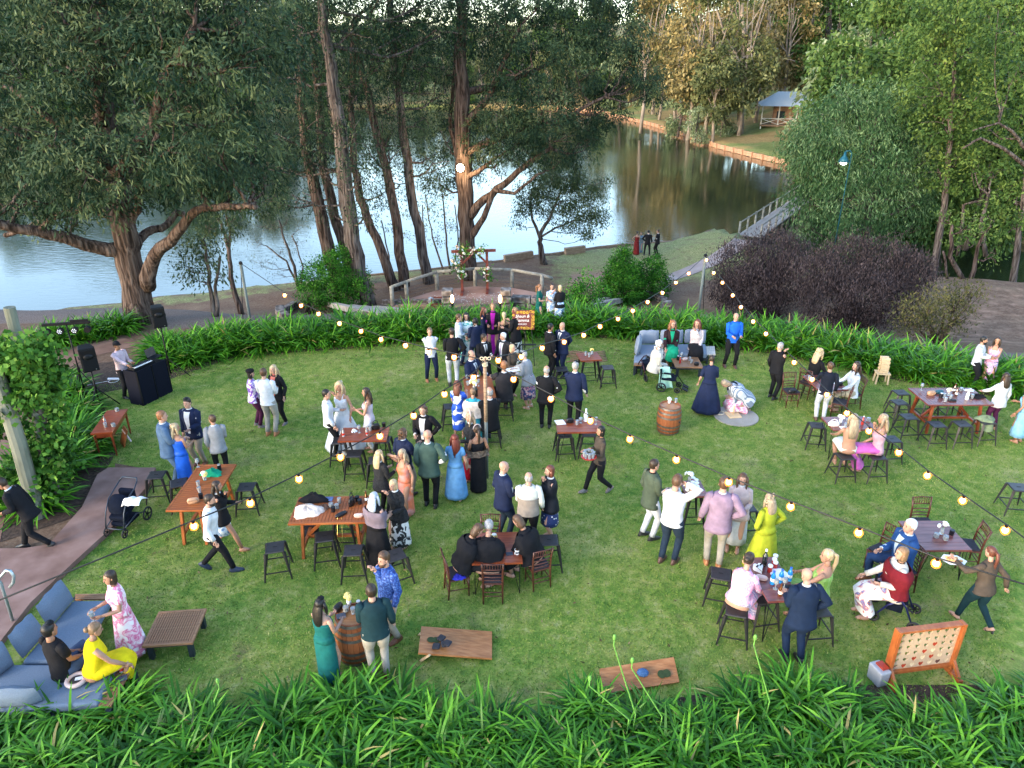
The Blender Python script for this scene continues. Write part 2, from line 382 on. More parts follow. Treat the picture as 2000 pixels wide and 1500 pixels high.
# ------------------------------------------------------------------ water
wm = bpy.data.materials.new('lake_water'); t, b, n, l = nodes(wm)
b.inputs['Base Color'].default_value = (.018,.026,.012,1); b.inputs['Roughness'].default_value = .065; b.inputs['IOR'].default_value = 2.1
b.inputs['Specular IOR Level'].default_value = .5; b.inputs['Specular Tint'].default_value = (1,1,1,1)
tc = n.new('ShaderNodeTexCoord'); mp = n.new('ShaderNodeMapping'); mp.inputs['Scale'].default_value = (.55, 1.5, 1); mp.inputs['Rotation'].default_value = (0, 0, R(12))
l.new(tc.outputs['Object'], mp.inputs[0])
n1 = n.new('ShaderNodeTexNoise'); n1.inputs['Scale'].default_value = 2.6; n1.inputs['Detail'].default_value = 4; l.new(mp.outputs[0], n1.inputs['Vector'])
n2 = n.new('ShaderNodeTexNoise'); n2.inputs['Scale'].default_value = .055; n2.inputs['Detail'].default_value = 3; l.new(tc.outputs['Object'], n2.inputs['Vector'])
mr = n.new('ShaderNodeMapRange'); mr.inputs[1].default_value = .42; mr.inputs[2].default_value = .62; mr.inputs[3].default_value = .02; mr.inputs[4].default_value = .14; l.new(n2.outputs[0], mr.inputs[0])
bp = n.new('ShaderNodeBump'); bp.inputs['Distance'].default_value = .12; l.new(n1.outputs[0], bp.inputs['Height']); l.new(mr.outputs[0], bp.inputs['Strength']); l.new(bp.outputs[0], b.inputs['Normal'])
sheet('lake_water', [(-260, 14, 0), (260, 14, 0), (260, 330, 0), (-260, 330, 0)], WATER, wm)
bed = ramp_mat('lake_bed', [(.3,(.03,.028,.015)),(.7,(.06,.05,.03))], scale=.6, rough=1)
sheet('lake_bed', [(-400,-60,0),(400,-60,0),(400,500,0),(-400,500,0)], -7.5, bed)
# far bank and wooded hills: ground rising from the far shore
FS = [(-260,120),(-170,125),(-112.8,150),(-82.6,168),(-61.9,180),(-41,204),(0,200),(12,196),(21,180),(26.3,150.4),(28.8,129),(29.8,109.4),(32,97.4),(34,89.9),(36,82),(37,72),(36,62),(34,54),(37,49),(46,46),(70,47),(120,44)]
far_m, (t, b, n, l, tc, ml) = mix_ground('far_bank_ground', [(.32,(.1,.11,.03)),(.46,(.19,.17,.07)),(.52,(.33,.16,.08)),(.75,(.42,.25,.15))], .11, 3, [(.3,(.05,.1,.02)),(.6,(.15,.19,.06)),(.75,(.38,.24,.15))], .35, .5)
vs = []; fs = []; K = [0, .15, 3, 8, 16, 30, 60, 110, 190]
Z = [-3.85, -3.6, -3.4, -2.9, -1.6, 1.5, 7, 14, 22]
cen = Vector((-10, 70, 0))
fsp = []
for i in range(len(FS)-1):
    for k in range(4): 
        t_ = k/4; fsp.append((FS[i][0]*(1-t_)+FS[i+1][0]*t_, FS[i][1]*(1-t_)+FS[i+1][1]*t_))
fsp.append(FS[-1])
def outd(x, y):
    d = Vector((x-cen.x, y-cen.y, 0)) if x < 26 else Vector((1, .25 if y > 60 else .4, 0)); return d.normalized()
for j, (x, y) in enumerate(fsp):
    d = outd(x, y)
    vs.append((x, y, -6.5))
    for k, z in zip(K, Z): vs.append((x+d.x*k, y+d.y*k, z))
m_ = len(K)+1
for j in range(len(fsp)-1):
    for k in range(m_-1): fs.append((j*m_+k, j*m_+k+1, (j+1)*m_+k+1, (j+1)*m_+k))
me = bpy.data.meshes.new('far_bank'); me.from_pydata(vs, [], fs); me.materials.append(far_m); me.polygons.foreach_set('use_smooth', [True]*len(fs)); me.update()
tag(obj('far_bank', me), kind='structure')
def farz(x, y):   # height of the far bank at (x,y): by distance behind the nearest shore point
    best = 1e9
    for (a, c) in fsp:
        best = min(best, (x-a)**2+(y-c)**2)
    return float(np.interp(math.sqrt(best), K, Z))
# ------------------------------------------------------------------ lake edging of timber boards, one board a piece
tim = ramp_mat('old_timber', [(.3,(.16,.105,.07)),(.55,(.27,.19,.13)),(.75,(.38,.29,.21))], scale=5, stretch=(1,1,6), rough=.9, bump=.3, detail=8)
timo = ramp_mat('orange_timber', [(.3,(.3,.15,.08)),(.6,(.46,.26,.15)),(.8,(.58,.38,.24))], scale=4, rough=.85, detail=8)
def along(pts, step):
    out = [Vector((*pts[0], 0))]; acc = 0
    for a, b in zip(pts[:-1], pts[1:]):
        a = Vector((*a, 0)); b = Vector((*b, 0)); L = (b-a).length; d = step-acc
        while d <= L: out.append(a+(b-a)*d/L); d += step
        acc = L-(d-step)
    return out
edge = thing('lake_edging', 'long low timber and concrete edging along the near shore of the lake', 'retaining wall')
board = MB().box((0, 0, 0), (2.0, .16, .42)).mesh('board', tim)
ep = along([p for p in YL if -40 <= p[0] <= 14.3], 2.02)
for a, b_ in zip(ep[:-1], ep[1:]):
    o = obj('board', board, edge); c = (a+b_)/2; d = b_-a
    o.location = (c.x, c.y+.12, -3.93+random.uniform(-.02, .02)); o.rotation_euler = (0, 0, math.atan2(d.y, d.x))
fe = thing('far_lake_edging', 'orange timber sleeper edging with posts along the far curved shore', 'retaining wall')
sl1 = MB().box((0, 0, 0), (2.6, .22, .28)).mesh('sleeper', timo); ps1 = MB().box((0, 0, 0), (.3, .3, .95), taper=.9).mesh('post', timo)
ep = along([p for p in FS if 11 < p[0] < 37 and p[1] > 60], 2.65)
for i, (a, b_) in enumerate(zip(ep[:-1], ep[1:])):
    c = (a+b_)/2; d = b_-a; rz = math.atan2(d.y, d.x)
    for k in range(2):
        o = obj('sleeper', sl1, fe); o.location = (c.x-.16, c.y-.16, -4.02+.3*k); o.rotation_euler = (0, 0, rz)
    o = obj('post', ps1, fe); o.location = (a.x-.3, a.y-.3, -3.95); o.rotation_euler = (0, 0, rz)
# rough stacked timber ends near the small lakeside tree
for pa, pb, lab in (((985,512),(1040,503),'thick old timber beam lying along the shore left of the small lakeside tree'), ((1103,497),(1142,492),'short timber beam end on the grass right of the small lakeside tree')):
    a = T(*pa); b_ = T(*pb); o = MB().bar((0,0,.2), tuple(b_-a+Vector((0,0,.2))), .3, .45).build('timber_beam', tim, bevel=.02, loc=a); tag(o, lab, 'timber beam')
# ================================================================== vegetation
bark1 = ramp_mat('bark_grey_brown', [(.36,(.025,.019,.017)),(.5,(.09,.072,.064)),(.66,(.17,.145,.13))], scale=7, stretch=(1.6,1.6,.16), rough=.95, bump=1, detail=9, dist_b=.12, spec=.1)
bark2 = ramp_mat('bark_red_brown', [(.36,(.022,.015,.012)),(.5,(.08,.055,.045)),(.66,(.15,.112,.094))], scale=7, stretch=(1.6,1.6,.15), rough=.95, bump=1, detail=9, dist_b=.12, spec=.1)
bark3 = ramp_mat('bark_pale', [(.3,(.15,.115,.09)),(.55,(.27,.22,.175)),(.75,(.38,.33,.28))], scale=1.5, stretch=(1,1,.5), rough=.9, bump=.3, detail=8)
lf_dark = leaf_mat('leaf_eucalypt_dark', (.005,.017,.009), (.023,.052,.025), (.125,.165,.075))
lf_lake = leaf_mat('leaf_lakeside', (.012,.03,.012), (.04,.07,.03), (.12,.15,.065))
lf_bush = leaf_mat('leaf_bright_bush', (.01,.055,.005), (.035,.16,.012), (.15,.36,.035))
lf_wall = leaf_mat('leaf_green_wood', (.02,.048,.01), (.055,.11,.024), (.16,.23,.055))
lf_orng = leaf_mat('leaf_sunset_gum', (.07,.065,.025), (.21,.17,.065), (.48,.37,.17))  # orange-brown gum leaves, warm sunset glow included in the colour
lf_oliv = leaf_mat('leaf_olive_gum', (.04,.055,.02), (.11,.125,.045), (.26,.27,.12))
lf_pale = leaf_mat('leaf_pale_wattle', (.08,.12,.05), (.19,.24,.12), (.4,.44,.27))
lf_weep = leaf_mat('leaf_weeping', (.014,.045,.014), (.045,.105,.035), (.2,.3,.14))
lf_purp = leaf_mat('leaf_purple_bush', (.018,.013,.014), (.046,.034,.036), (.1,.076,.08))
lf_brow = leaf_mat('leaf_browngreen_bush', (.025,.033,.01), (.075,.08,.025), (.17,.14,.055))
lf_strp = leaf_mat('leaf_strap', (.01,.055,.002), (.045,.18,.008), (.18,.42,.025), rough=.45, spec=.25)
lf_strp2 = leaf_mat('leaf_strap_front', (.008,.05,.002), (.036,.15,.007), (.15,.37,.022), rough=.45, spec=.25, trans=.12)
for m_ in (lf_strp, lf_strp2):
    for nd in m_.node_tree.nodes:
        if nd.type == 'VALTORGB': c9 = nd.color_ramp.elements[-1].color[:]; e = nd.color_ramp.elements.new(.92); e.color = c9; nd.color_ramp.elements[-1].color = (.4,.31,.1,1)
lf_vine = leaf_mat('leaf_vine', (.015,.055,.008), (.05,.15,.018), (.15,.3,.045))
def tubeobj(name, paths, mat, parent, n=7):
    mb = MB()
    for pts, rs in paths: mb.tube(pts, rs, n)
    return mb.build(name, mat, parent, smooth=True)
def wob(pts, amp, sub=3):
    """refine a polyline and make it irregular"""
    out = []
    for i in range(len(pts)-1):
        a, b = pts[i], pts[i+1]
        for k in range(sub):
            t = k/sub; p = a[0].lerp(b[0], t); 
            j = amp*sin(pi*t)
            out.append((p+Vector((random.uniform(-j, j), random.uniform(-j, j), random.uniform(-j, j)*.4)), a[1]*(1-t)+b[1]*t))
    out.append(pts[-1]); return [p for p, r in out], [r for p, r in out]
def clump_leaves(cent, rad, ncl, nper, droop, ln, wd, shell=.45, flat=1.0, rc=.34):
    """leaf centres, directions, normals of one foliage blob"""
    d = rng.normal(size=(ncl, 3)); d /= np.linalg.norm(d, axis=1, keepdims=True)
    r = rad*(shell+(1-shell)*rng.random((ncl, 1))**.6); cc = np.array(cent)+d*r*np.array([1, 1, flat])
    C = np.repeat(cc, nper, 0)+rng.normal(size=(ncl*nper, 3))*rc*np.array([1, 1, .8])
    D = rng.normal(size=(ncl*nper, 3))*(1-droop*.6)+np.array([0, 0, -1.6*droop])+np.repeat(d, nper, 0)*.5
    N = rng.normal(size=(ncl*nper, 3)); 
    cr = np.repeat(np.clip(.44+.3*rng.normal(size=ncl)+.12*d[:, 2], 0, 1), nper)  # tone lighter at the blob's top, darker beneath: crown shading painted in
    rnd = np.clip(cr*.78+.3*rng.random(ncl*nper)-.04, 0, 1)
    return C, D, N, ln*rng.uniform(.7, 1.25, ncl*nper), wd*rng.uniform(.7, 1.3, ncl*nper), rnd
DF = .8
def crown_mesh(name, blobs, mat, ln, wd, droop=.6, dens=1.0, rc=.34, flat=1.0, nper=26, shell=.45):
    parts = []
    for c, r, k in blobs:
        ncl = max(4, int(dens*k*r*r*22*DF))
        parts.append(clump_leaves(c, r, ncl, nper, droop, ln, wd, shell, flat, rc))
    A = [np.concatenate([p[i] for p in parts]) for i in range(6)]
    return leaves_mesh(name, A[0], A[1], A[2], A[3], A[4], mat, A[5])
def pix_tree(name, label, base, trunks, blobs, mat, bark, ln=.18, wd=.035, droop=.7, dens=1.0, rc=.3, cat='tree', limb_r=.07, group=None, nper=26, dY=0, shell=.45, twigs=3):
    """a tree standing at the bank point seen at base; trunk and foliage outlines follow the photograph at the tree's own distance"""
    B = T(*base); Y = B.y
    root = thing(name, label, cat, B, 0, group)
    paths = []; nodes_ = []
    for tr in trunks:
        pts = []
        for i, q in enumerate(tr):
            dy = q[3] if len(q) > 3 else 0
            p = (B-Vector((0, 0, .15)) if (i == 0 and tr is trunks[0]) else U(q[0], q[1], Y+dy))-B
            pts.append((p, q[2]))
        w = wob(pts, .05+.12*pts[0][1], 3); paths.append(w)
        nodes_ += list(zip(*w))
    tw = []
    bl = []
    for q in blobs:
        dy = q[3] if len(q) > 3 else random.uniform(-1, 1)*q[2]*Y/FPX*.9
        c = U(q[0], q[1], Y+dy)-B; r = q[2]/FPX*(Y/cos(PITCH)); k = q[4] if len(q) > 4 else 1.0
        bl.append((c, r, k))
        below = [nd for nd in nodes_ if nd[0].z < c.z-.1*r] or nodes_
        nd = min(below, key=lambda nd: (nd[0]-c).length+.4*abs(nd[0].z-c.z))
        m1 = nd[0].lerp(c, .5)+Vector((0, 0, -.12*(c-nd[0]).length)); r0 = min(limb_r*(.6+.3*r), nd[1]*.7)
        p_, r_ = wob([(nd[0], r0), (m1, r0*.7), (c, r0*.4)], .12, 3); tw.append((p_, r_))
        for _ in range(twigs):
            e = c+Vector((random.gauss(0, 1), random.gauss(0, 1), random.gauss(0, .7))).normalized()*r*.85
            s_ = p_[random.randint(len(p_)//2, len(p_)-1)]
            p2, r2 = wob([(s_, r0*.45), (e, r0*.12)], .15, 3); tw.append((p2, r2))
    tubeobj('trunk', paths, bark, root, 10)
    if tw: tag(tubeobj('limbs', tw, bark, root, 5), kind='stuff')
    tag(obj('crown', crown_mesh('crown', bl, mat, ln, wd, droop, dens, rc, 1.0, nper, shell), root), kind='stuff')
    return root
# the great eucalypt on the left
pix_tree('eucalypt_tree', 'huge dark eucalypt with thick forked trunk and long low limbs behind the two loudspeakers', (277,628),
  [[(277,628,.52),(266,560,.42),(248,490,.38),(239,430,.35),(224,350,.3),(205,240,.32,.5),(196,120,.24,1),(205,20,.18,1.5)],
   [(243,492,.26),(190,483,.2,-.4),(120,462,.17,-1),(40,448,.14,-1.6),(-20,428,.14,-2)],
   [(288,560,.26),(302,500,.2,-.4),(345,455,.16,-.8),(385,410,.12,-1.2),(440,402,.1,-1.6),(500,405,.07,-2)],
   [(260,490,.18),(285,455,.13,.6),(325,440,.11,1),(345,415,.11,1.4),(372,425,.08,1.2)],
   [(236,430,.22),(180,400,.15,1),(100,425,.11,1.4),(10,460,.08,1.8)],
   [(222,350,.2),(300,240,.15,-1),(318,150,.11,-1.3),(380,55,.08,-1.6)],
   [(236,400,.22),(262,330,.16,1),(330,200,.13,1.4),(410,110,.08,2)],
   [(250,440,.16),(270,410,.12),(268,350,.09,-1),(310,260,.07,-1.6)],
   [(205,240,.16),(190,170,.12,-1),(150,60,.08,-1.4)],[(222,330,.15),(120,250,.1,-1),(20,170,.07,-1.6)]],
  [(60,40,75),(170,30,75),(280,20,75),(390,30,75),(490,40,70),(30,150,75),(130,130,80,-1.5),(240,110,75),(340,110,80,-2),(450,130,80,-1.5),(530,110,55),
   (20,260,80),(110,250,80,-2),(210,215,70),(400,200,70,-1),(500,205,60,1),(60,340,75,-1),(150,330,70,-2.4),(230,330,60,-2.6),(330,290,70,-2.6),(430,300,65,-2),(500,300,50),
   (30,395,40,-1,.6),(110,385,48,-1.6,.8),(200,385,45,-1.5,.7),(300,350,50,-1.5,.9),(380,345,60,-1.5),(455,355,50,-1,.9),(520,345,40,-.5,.8),(150,430,24,-.5,.35),(90,440,20,-.4,.3),
   (60,-60,80),(200,-70,90),(340,-70,90),(470,-50,80),(-40,120,80),(-40,260,80),(-40,370,60),
   (-30,-150,110,0,.5),(180,-190,120,0,.5),(400,-170,120,0,.5)],
  lf_dark, bark2, ln=.2, wd=.05, droop=.5, dens=1.15, rc=.2, limb_r=.09, nper=46)
# group of tall straight trunks in the middle
pix_tree('eucalypt_tree', 'pair of tall grey eucalypt trunks behind the bright green round bush', (722,598),
  [[(722,598,.4),(700,530,.36),(687,440,.33),(672,330,.34),(655,200,.28),(640,90,.24),(625,-20,.2)],
   [(712,580,.3),(690,500,.27,.8),(672,400,.26,1.2),(664,300,.22,1.6),(645,180,.2,2)]],
  [(560,40,62,2.5,.9),(640,15,62,2.5,.9),(730,40,62,3,.9),(800,60,58,3.5,.9),(860,70,52,3.5,.9),(850,0,60,3.5,.9),(750,120,50,3,.7),(590,300,50,2,.8),(640,250,50,2.5,.8),(570,380,34,1.5,.6),(630,400,28,1.6,.5),(520,320,36,1.5,.5),(700,180,50,2,.8),(600,60,60,0,.8),(690,60,60,.5,.8),(560,150,60),(650,160,55,1,.8),(600,250,60,1,.8),(690,265,45,-1,.8),(540,260,50,1,.7),(700,350,38,-1.5,.8),(710,420,30,-1.2,.6),(620,330,38,1.5,.6),(690,-50,80,0,.7),(600,-60,80,0,.7)],
  lf_dark, bark1, ln=.2, wd=.048, droop=.45, dens=1.35)
pix_tree('eucalypt_tree', 'leaning grey-brown eucalypt trunk with a dark twin, left of the round bush', (662,560),
  [[(662,560,.42),(640,480,.37),(622,400,.33),(600,300,.28),(585,200,.23),(588,90,.2),(575,-10,.18)],
   [(690,565,.32),(672,480,.3,.6),(652,420,.27,.8),(632,330,.24,1),(622,200,.2,1),(612,60,.18,1.4)]],
  [(520,140,55),(580,60,60,0,.8),(600,380,30,1,.4),(560,330,42,-.5,.7),(530,390,30,-1,.6),(640,120,50,1,.7),(500,-30,70,0,.7),(610,-60,70,0,.6)],
  lf_dark, bark2, ln=.2, wd=.048, droop=.45, dens=1.35)
pix_tree('eucalypt_tree', 'slender leaning eucalypt with reddish trunk at the left end of the platform rail', (775,566),
  [[(775,566,.3),(745,490,.25),(715,420,.22),(700,370,.2),(690,300,.17),(685,200,.15),(690,80,.12)],
   [(790,560,.3),(778,460,.26,.5),(762,370,.24,.7),(735,260,.2,1),(710,150,.17,1.2),(690,40,.15,1.5)]],
  [(720,290,48,2,.8),(780,360,36,1.5,.6),(760,260,46,2,.8),(700,330,36,2,.6),(730,120,55,.5,.8),(770,200,50,1,.7),(700,200,45,1,.6),(760,300,40,.8,.6),(745,380,30,-.5,.5),(790,90,55,1,.7),(740,0,60,0,.7),(770,-80,80,0,.6)],
  lf_dark, bark2, ln=.2, wd=.046, droop=.45, dens=1.35)
pix_tree('eucalypt_tree', 'tall straight pale-barked eucalypt trunk just behind the platform rail', (838,553),
  [[(838,553,.32),(822,470,.27),(803,380,.25),(790,280,.22),(778,180,.2),(768,80,.18),(762,-20,.15)],
   [(782,150,.09),(810,90,.07,-.5),(850,60,.05,-1),(895,65,.035,-1.3)],[(770,60,.08),(795,25,.06),(830,-5,.05)]],
  [(850,300,40,2,.7),(820,160,52,2.2,.8),(800,300,40,2,.6),(800,20,55,1,.7),(840,120,50,1.5,.6),(830,230,48,1.4,.7),(845,320,36,1,.6),(870,180,45,1.5,.7),(800,-70,80,0,.6)],
  lf_dark, bark1, ln=.2, wd=.046, droop=.45, dens=1.35)
# the main tree behind the arbour, carrying a lamp
lamp_tree = pix_tree('eucalypt_tree', 'broad spreading eucalypt with thick trunk and a lit lamp, behind the wooden arbour', (914,545),
  [[(914,545,.5),(912,470,.43),(910,400,.42),(905,330,.46),(903,250,.42),(902,160,.36),(900,60,.28),(905,-20,.22)],
   [(916,425,.27),(945,390,.22,-.4),(985,360,.18,-.8),(1030,320,.14,-1),(1075,290,.1,-1.4),(1110,300,.06,-1.6)],
   [(914,470,.2),(945,425,.16,-.7),(965,372,.13,-1),(1005,378,.09,-1.4),(1050,340,.06,-1.8)],
   [(905,350,.17),(935,335,.13,-.6),(965,310,.09,-.9),(1000,290,.06,-1.2)],
   [(903,250,.2),(960,180,.16,-.6),(980,130,.13,-.8),(1010,60,.09,-1)],
   [(903,330,.2),(880,250,.12,.8),(885,170,.1,1),(888,110,.08,1)],
   [(902,180,.2),(980,165,.14,1),(1060,130,.1,1.4),(1140,90,.07,2)],
   [(905,300,.2),(1000,260,.14,-.8),(1090,235,.1,-1.2),(1180,190,.07,-1.5)]],
  [(930,330,30,1.5,.6),(880,330,34,2,.7),(980,310,36,1,.7),(1040,310,34,0,.7),(900,40,65,1.5,.7),(960,40,62,-1),(1040,40,65),(1120,30,65),(1190,50,60),(1225,70,38,0,.9),(860,130,45,2,.6),(960,130,55,1.5,.8),(1040,130,62,-1.5),(1120,130,62),(1190,130,55),(1235,110,26,0,.8),
   (990,215,55,-1.5),(1060,215,58,-2),(1130,225,55),(1185,210,42,0,.9),(950,270,45,-1),(1010,275,48,-2),(1075,275,48,-2),(1130,280,38,-1),(1165,270,26,0,.8),(1100,310,26,-1,.6),(870,280,40,1.5,.6),(900,230,42,1.2,.6),(860,360,28,1,.45),(1225,150,22,0,.7),
   (1255,150,38,0,.9),(1275,180,30,0,.9),(1210,165,26,0,.5),(950,-50,80,0,.7),(1080,-50,80,0,.7),(1180,-30,60,0,.7)],
  lf_dark, bark2, ln=.22, wd=.055, droop=.5, dens=1.05, rc=.21, limb_r=.08, nper=42)
pix_tree('small_tree', 'small round lakeside tree with dark crooked trunk standing alone on the shore', (1064,516),
  [[(1064,516,.24),(1056,480,.16),(1054,460,.13),(1072,430,.1),(1085,400,.08),(1098,370,.05)],[(1056,470,.1),(1040,430,.08),(1035,400,.06),(1040,370,.04)],[(1058,462,.07),(1085,445,.06),(1110,435,.045),(1140,420,.03)]],
  [(1030,375,22,0,.9),(1065,355,26,0,1),(1105,345,26,0,1),(1140,360,24,0,.9),(1165,385,20,0,.8),(1020,410,18,0,.8),(1060,395,24,0,.7),(1100,390,26,0,.8),(1135,405,24,0,.8),(1165,425,20,0,.9),(1110,430,20,0,.7),(1140,445,18,0,.9),(1070,425,15,0,.4),(1012,440,9,0,.7),(1150,465,9,0,.8),(1185,350,12,0,.5)],
  lf_lake, bark1, ln=.15, wd=.055, dens=5, rc=.22, limb_r=.04)
pix_tree('small_tree', 'slim tree with two thin stems and dark green tufts, right of the great eucalypt', (418,618),
  [[(418,618,.09),(412,570,.07),(407,520,.055),(398,470,.04)],[(424,617,.07),(420,560,.055),(430,500,.04)]],
  [(365,520,20,0,.8),(385,470,24,0,1),(410,500,26,0,1),(430,540,17,0,.8),(395,545,17,0,.7),(410,440,24,0,1),(375,540,14,0,.6)],
  lf_lake, bark1, ln=.14, wd=.05, dens=3.4, rc=.2, limb_r=.03)
pix_tree('small_tree', 'leaning slender tree with brown curved trunk beside the left light pole', (472,613),
  [[(472,613,.16),(455,560,.12),(447,500,.1),(441,460,.08),(425,425,.06)],[(447,490,.06),(450,450,.05),(440,410,.04)]],
  [(425,400,28,0,1),(455,430,22,0,.9),(470,395,30,0,1),(505,400,28,0,1),(400,440,15,0,.6),(535,385,22,0,.8),(445,470,11,0,.5)],
  lf_lake, bark2, ln=.14, wd=.05, dens=3.0, rc=.2, limb_r=.04)
pix_tree('small_tree', 'feathery open grey-green tree with several thin stems at the waterside left of the round bush', (585,567),
  [[(585,567,.1),(575,520,.08),(556,470,.06),(545,430,.04)],[(582,560,.07),(560,510,.05),(520,480,.035)],[(586,560,.06),(592,520,.04),(570,460,.03)]],
  [(500,470,20,0,.4),(530,440,24,0,.5),(560,430,24,0,.5),(580,470,20,0,.4),(520,510,18,0,.45),(495,510,14,0,.4),(550,490,22,0,.35),(585,440,16,0,.4),(500,440,16,0,.4),(540,535,12,0,.35),(640,505,14,0,.3)],
  leaf_mat('leaf_feathery', (.04,.06,.035), (.1,.13,.08), (.22,.25,.16)), bark1, ln=.13, wd=.022, dens=2.6, rc=.26, limb_r=.025, nper=20, twigs=6)
pix_tree('sapling', 'cluster of thin saplings with olive leaves between the straight trunks and the main tree', (880,535),
  [[(880,535,.07),(872,480,.055),(868,420,.045),(860,360,.03)],[(868,540,.06),(850,480,.05),(838,430,.035),(830,380,.03)],[(884,530,.05),(895,470,.04),(888,400,.03)],[(822,545,.05),(830,480,.04),(825,400,.03)]],
  [(845,400,20,0,.7),(870,370,18,0,.7),(820,440,15,0,.7),(880,440,17,0,.6),(860,460,15,0,.5),(800,420,15,0,.6),(890,500,11,0,.6),(835,350,20,0,.7),(790,460,12,0,.5)],
  leaf_mat('leaf_olive_sapling', (.05,.07,.015), (.13,.16,.04), (.3,.3,.1)), bark1, ln=.13, wd=.05, dens=3.0, rc=.22, limb_r=.025, nper=20)
pix_tree('sapling', 'thin curved sapling stems with sparse leaves in front of the water left of the platform', (760,560),
  [[(760,560,.06),(742,470,.05),(728,440,.04),(720,410,.03)],[(764,556,.05),(760,500,.04),(745,430,.03)]],
  [(725,420,15,0,.6),(745,400,15,0,.6),(715,390,15,0,.6),(760,445,12,0,.5)],
  lf_lake, bark1, ln=.13, wd=.045, dens=3.0, rc=.2, limb_r=.02, nper=20)
# ---- weeping tree and wood on the right bank
def wtree(base_xy, z=None): pass
def at_px_tree(name, label, base, Y, trunks, blobs, mat, bark, **kw):
    """like pix_tree for trees whose foot is hidden: they stand on the ground at distance Y"""
    global T
    X = U(base[0], base[1], Y).x; keep = T; zz = terr(X, Y) if Y < 50 else farz(X, Y); zz = -4.5 if zz < -4.0 else zz
    T = lambda px, py, dz=0.0: Vector((X, Y, zz))
    try: return pix_tree(name, label, base, trunks, blobs, mat, bark, **kw)
    finally: T = keep
at_px_tree('weeping_tree', 'big rounded weeping tree with silvery green hanging leaves beyond the purple bushes', (1690,470), 43,
  [[(1690,480,.35),(1695,420,.28),(1702,340,.2),(1705,280,.14)],[(1695,430,.2),(1660,360,.12),(1640,300,.08)],[(1695,400,.16),(1740,340,.1),(1760,290,.07)]],
  [(1600,250,50,0,1),(1570,300,40,0,1),(1740,210,48,.5,1),(1800,300,40,.5,1),(1660,205,40,.5,1),(1560,440,24,0,.8),(1590,270,48,0,1),(1650,235,48,0,1),(1710,225,48,0,1),(1765,255,45,0,1),(1580,340,45,0,1),(1640,320,55,-1.5,1),(1710,310,55,-1.8,1),(1775,330,45,0,1),(1590,400,45,-.5,1),(1650,400,50,-1.5,1),(1720,390,50,-1.5,1),(1785,400,38,0,.9),(1610,445,30,0,.8),(1680,450,34,-1,.9),(1750,450,34,0,.9),(1560,380,22,0,.8),(1800,440,20,0,.7)],
  lf_weep, bark1, ln=.26, wd=.06, droop=.75, dens=1.1, rc=.34, nper=30)
at_px_tree('gum_tree', 'tall thin-trunked gum with bare grey trunk rising right of the weeping tree', (1835,500), 40,
  [[(1835,510,.22),(1845,400,.17),(1852,300,.14),(1860,200,.11),(1868,80,.08)],[(1870,500,.1),(1882,400,.08),(1925,390,.05),(1960,360,.04)],[(1855,260,.08),(1900,200,.05),(1930,150,.04)]],
  [(1830,330,34,.5,.8),(1870,240,48,1,.9),(1800,200,48,2,.9),(1800,110,50,2,.9),(1840,240,40,0,.9),(1880,180,45,0,.9),(1830,160,40,0,.8),(1900,90,50,0,.9),(1840,60,48,0,.9),(1880,300,32,0,.6),(1850,360,22,0,.5),(1870,0,60,0,.8)],
  lf_wall, bark1, ln=.22, wd=.1, droop=.4, dens=1.3, rc=.25)
at_px_tree('gum_tree', 'twisted gum with pale crooked branches at the right edge of the view', (1990,540), 37,
  [[(1965,560,.2),(1990,450,.14),(2000,380,.12),(2010,300,.1)],[(2010,330,.12),(1960,290,.08,-.5),(1915,270,.06,-.8),(1880,290,.04,-1)],[(2010,300,.1),(1975,255,.07,-.4),(1950,240,.05,-.7),(1900,255,.03,-1)],[(1925,500,.12),(1915,440,.1),(1930,380,.07)]],
  [(1930,250,50,2,.8),(2000,330,45,1.5,.8),(1900,330,45,2,.7),(1960,190,42,0,.7),(1990,120,50,0,.8),(1940,330,28,.5,.5),(1980,390,35,.5,.7),(1930,420,28,0,.6),(1975,440,30,0,.7),(1900,470,26,0,.5),(1950,20,55,0,.8),(1990,270,30,.8,.5)],
  lf_wall, bark1, ln=.22, wd=.1, droop=.4, dens=1.3, rc=.25)
at_px_tree('gum_tree', 'dark leaning multi-stemmed gum over the creek behind the brown-green bush', (1880,560), 34,
  [[(1862,560,.13),(1855,500,.1),(1860,440,.07)],[(1890,560,.12),(1905,510,.09),(1915,470,.07),(1935,440,.05)],[(1850,545,.07),(1842,490,.05)]],
  [(1890,440,26,0,.7),(1850,430,22,0,.6),(1925,450,24,0,.7),(1940,500,20,0,.5),(1870,480,16,0,.4)],
  lf_wall, bark2, ln=.16, wd=.05, droop=.4, dens=1.4, rc=.22)
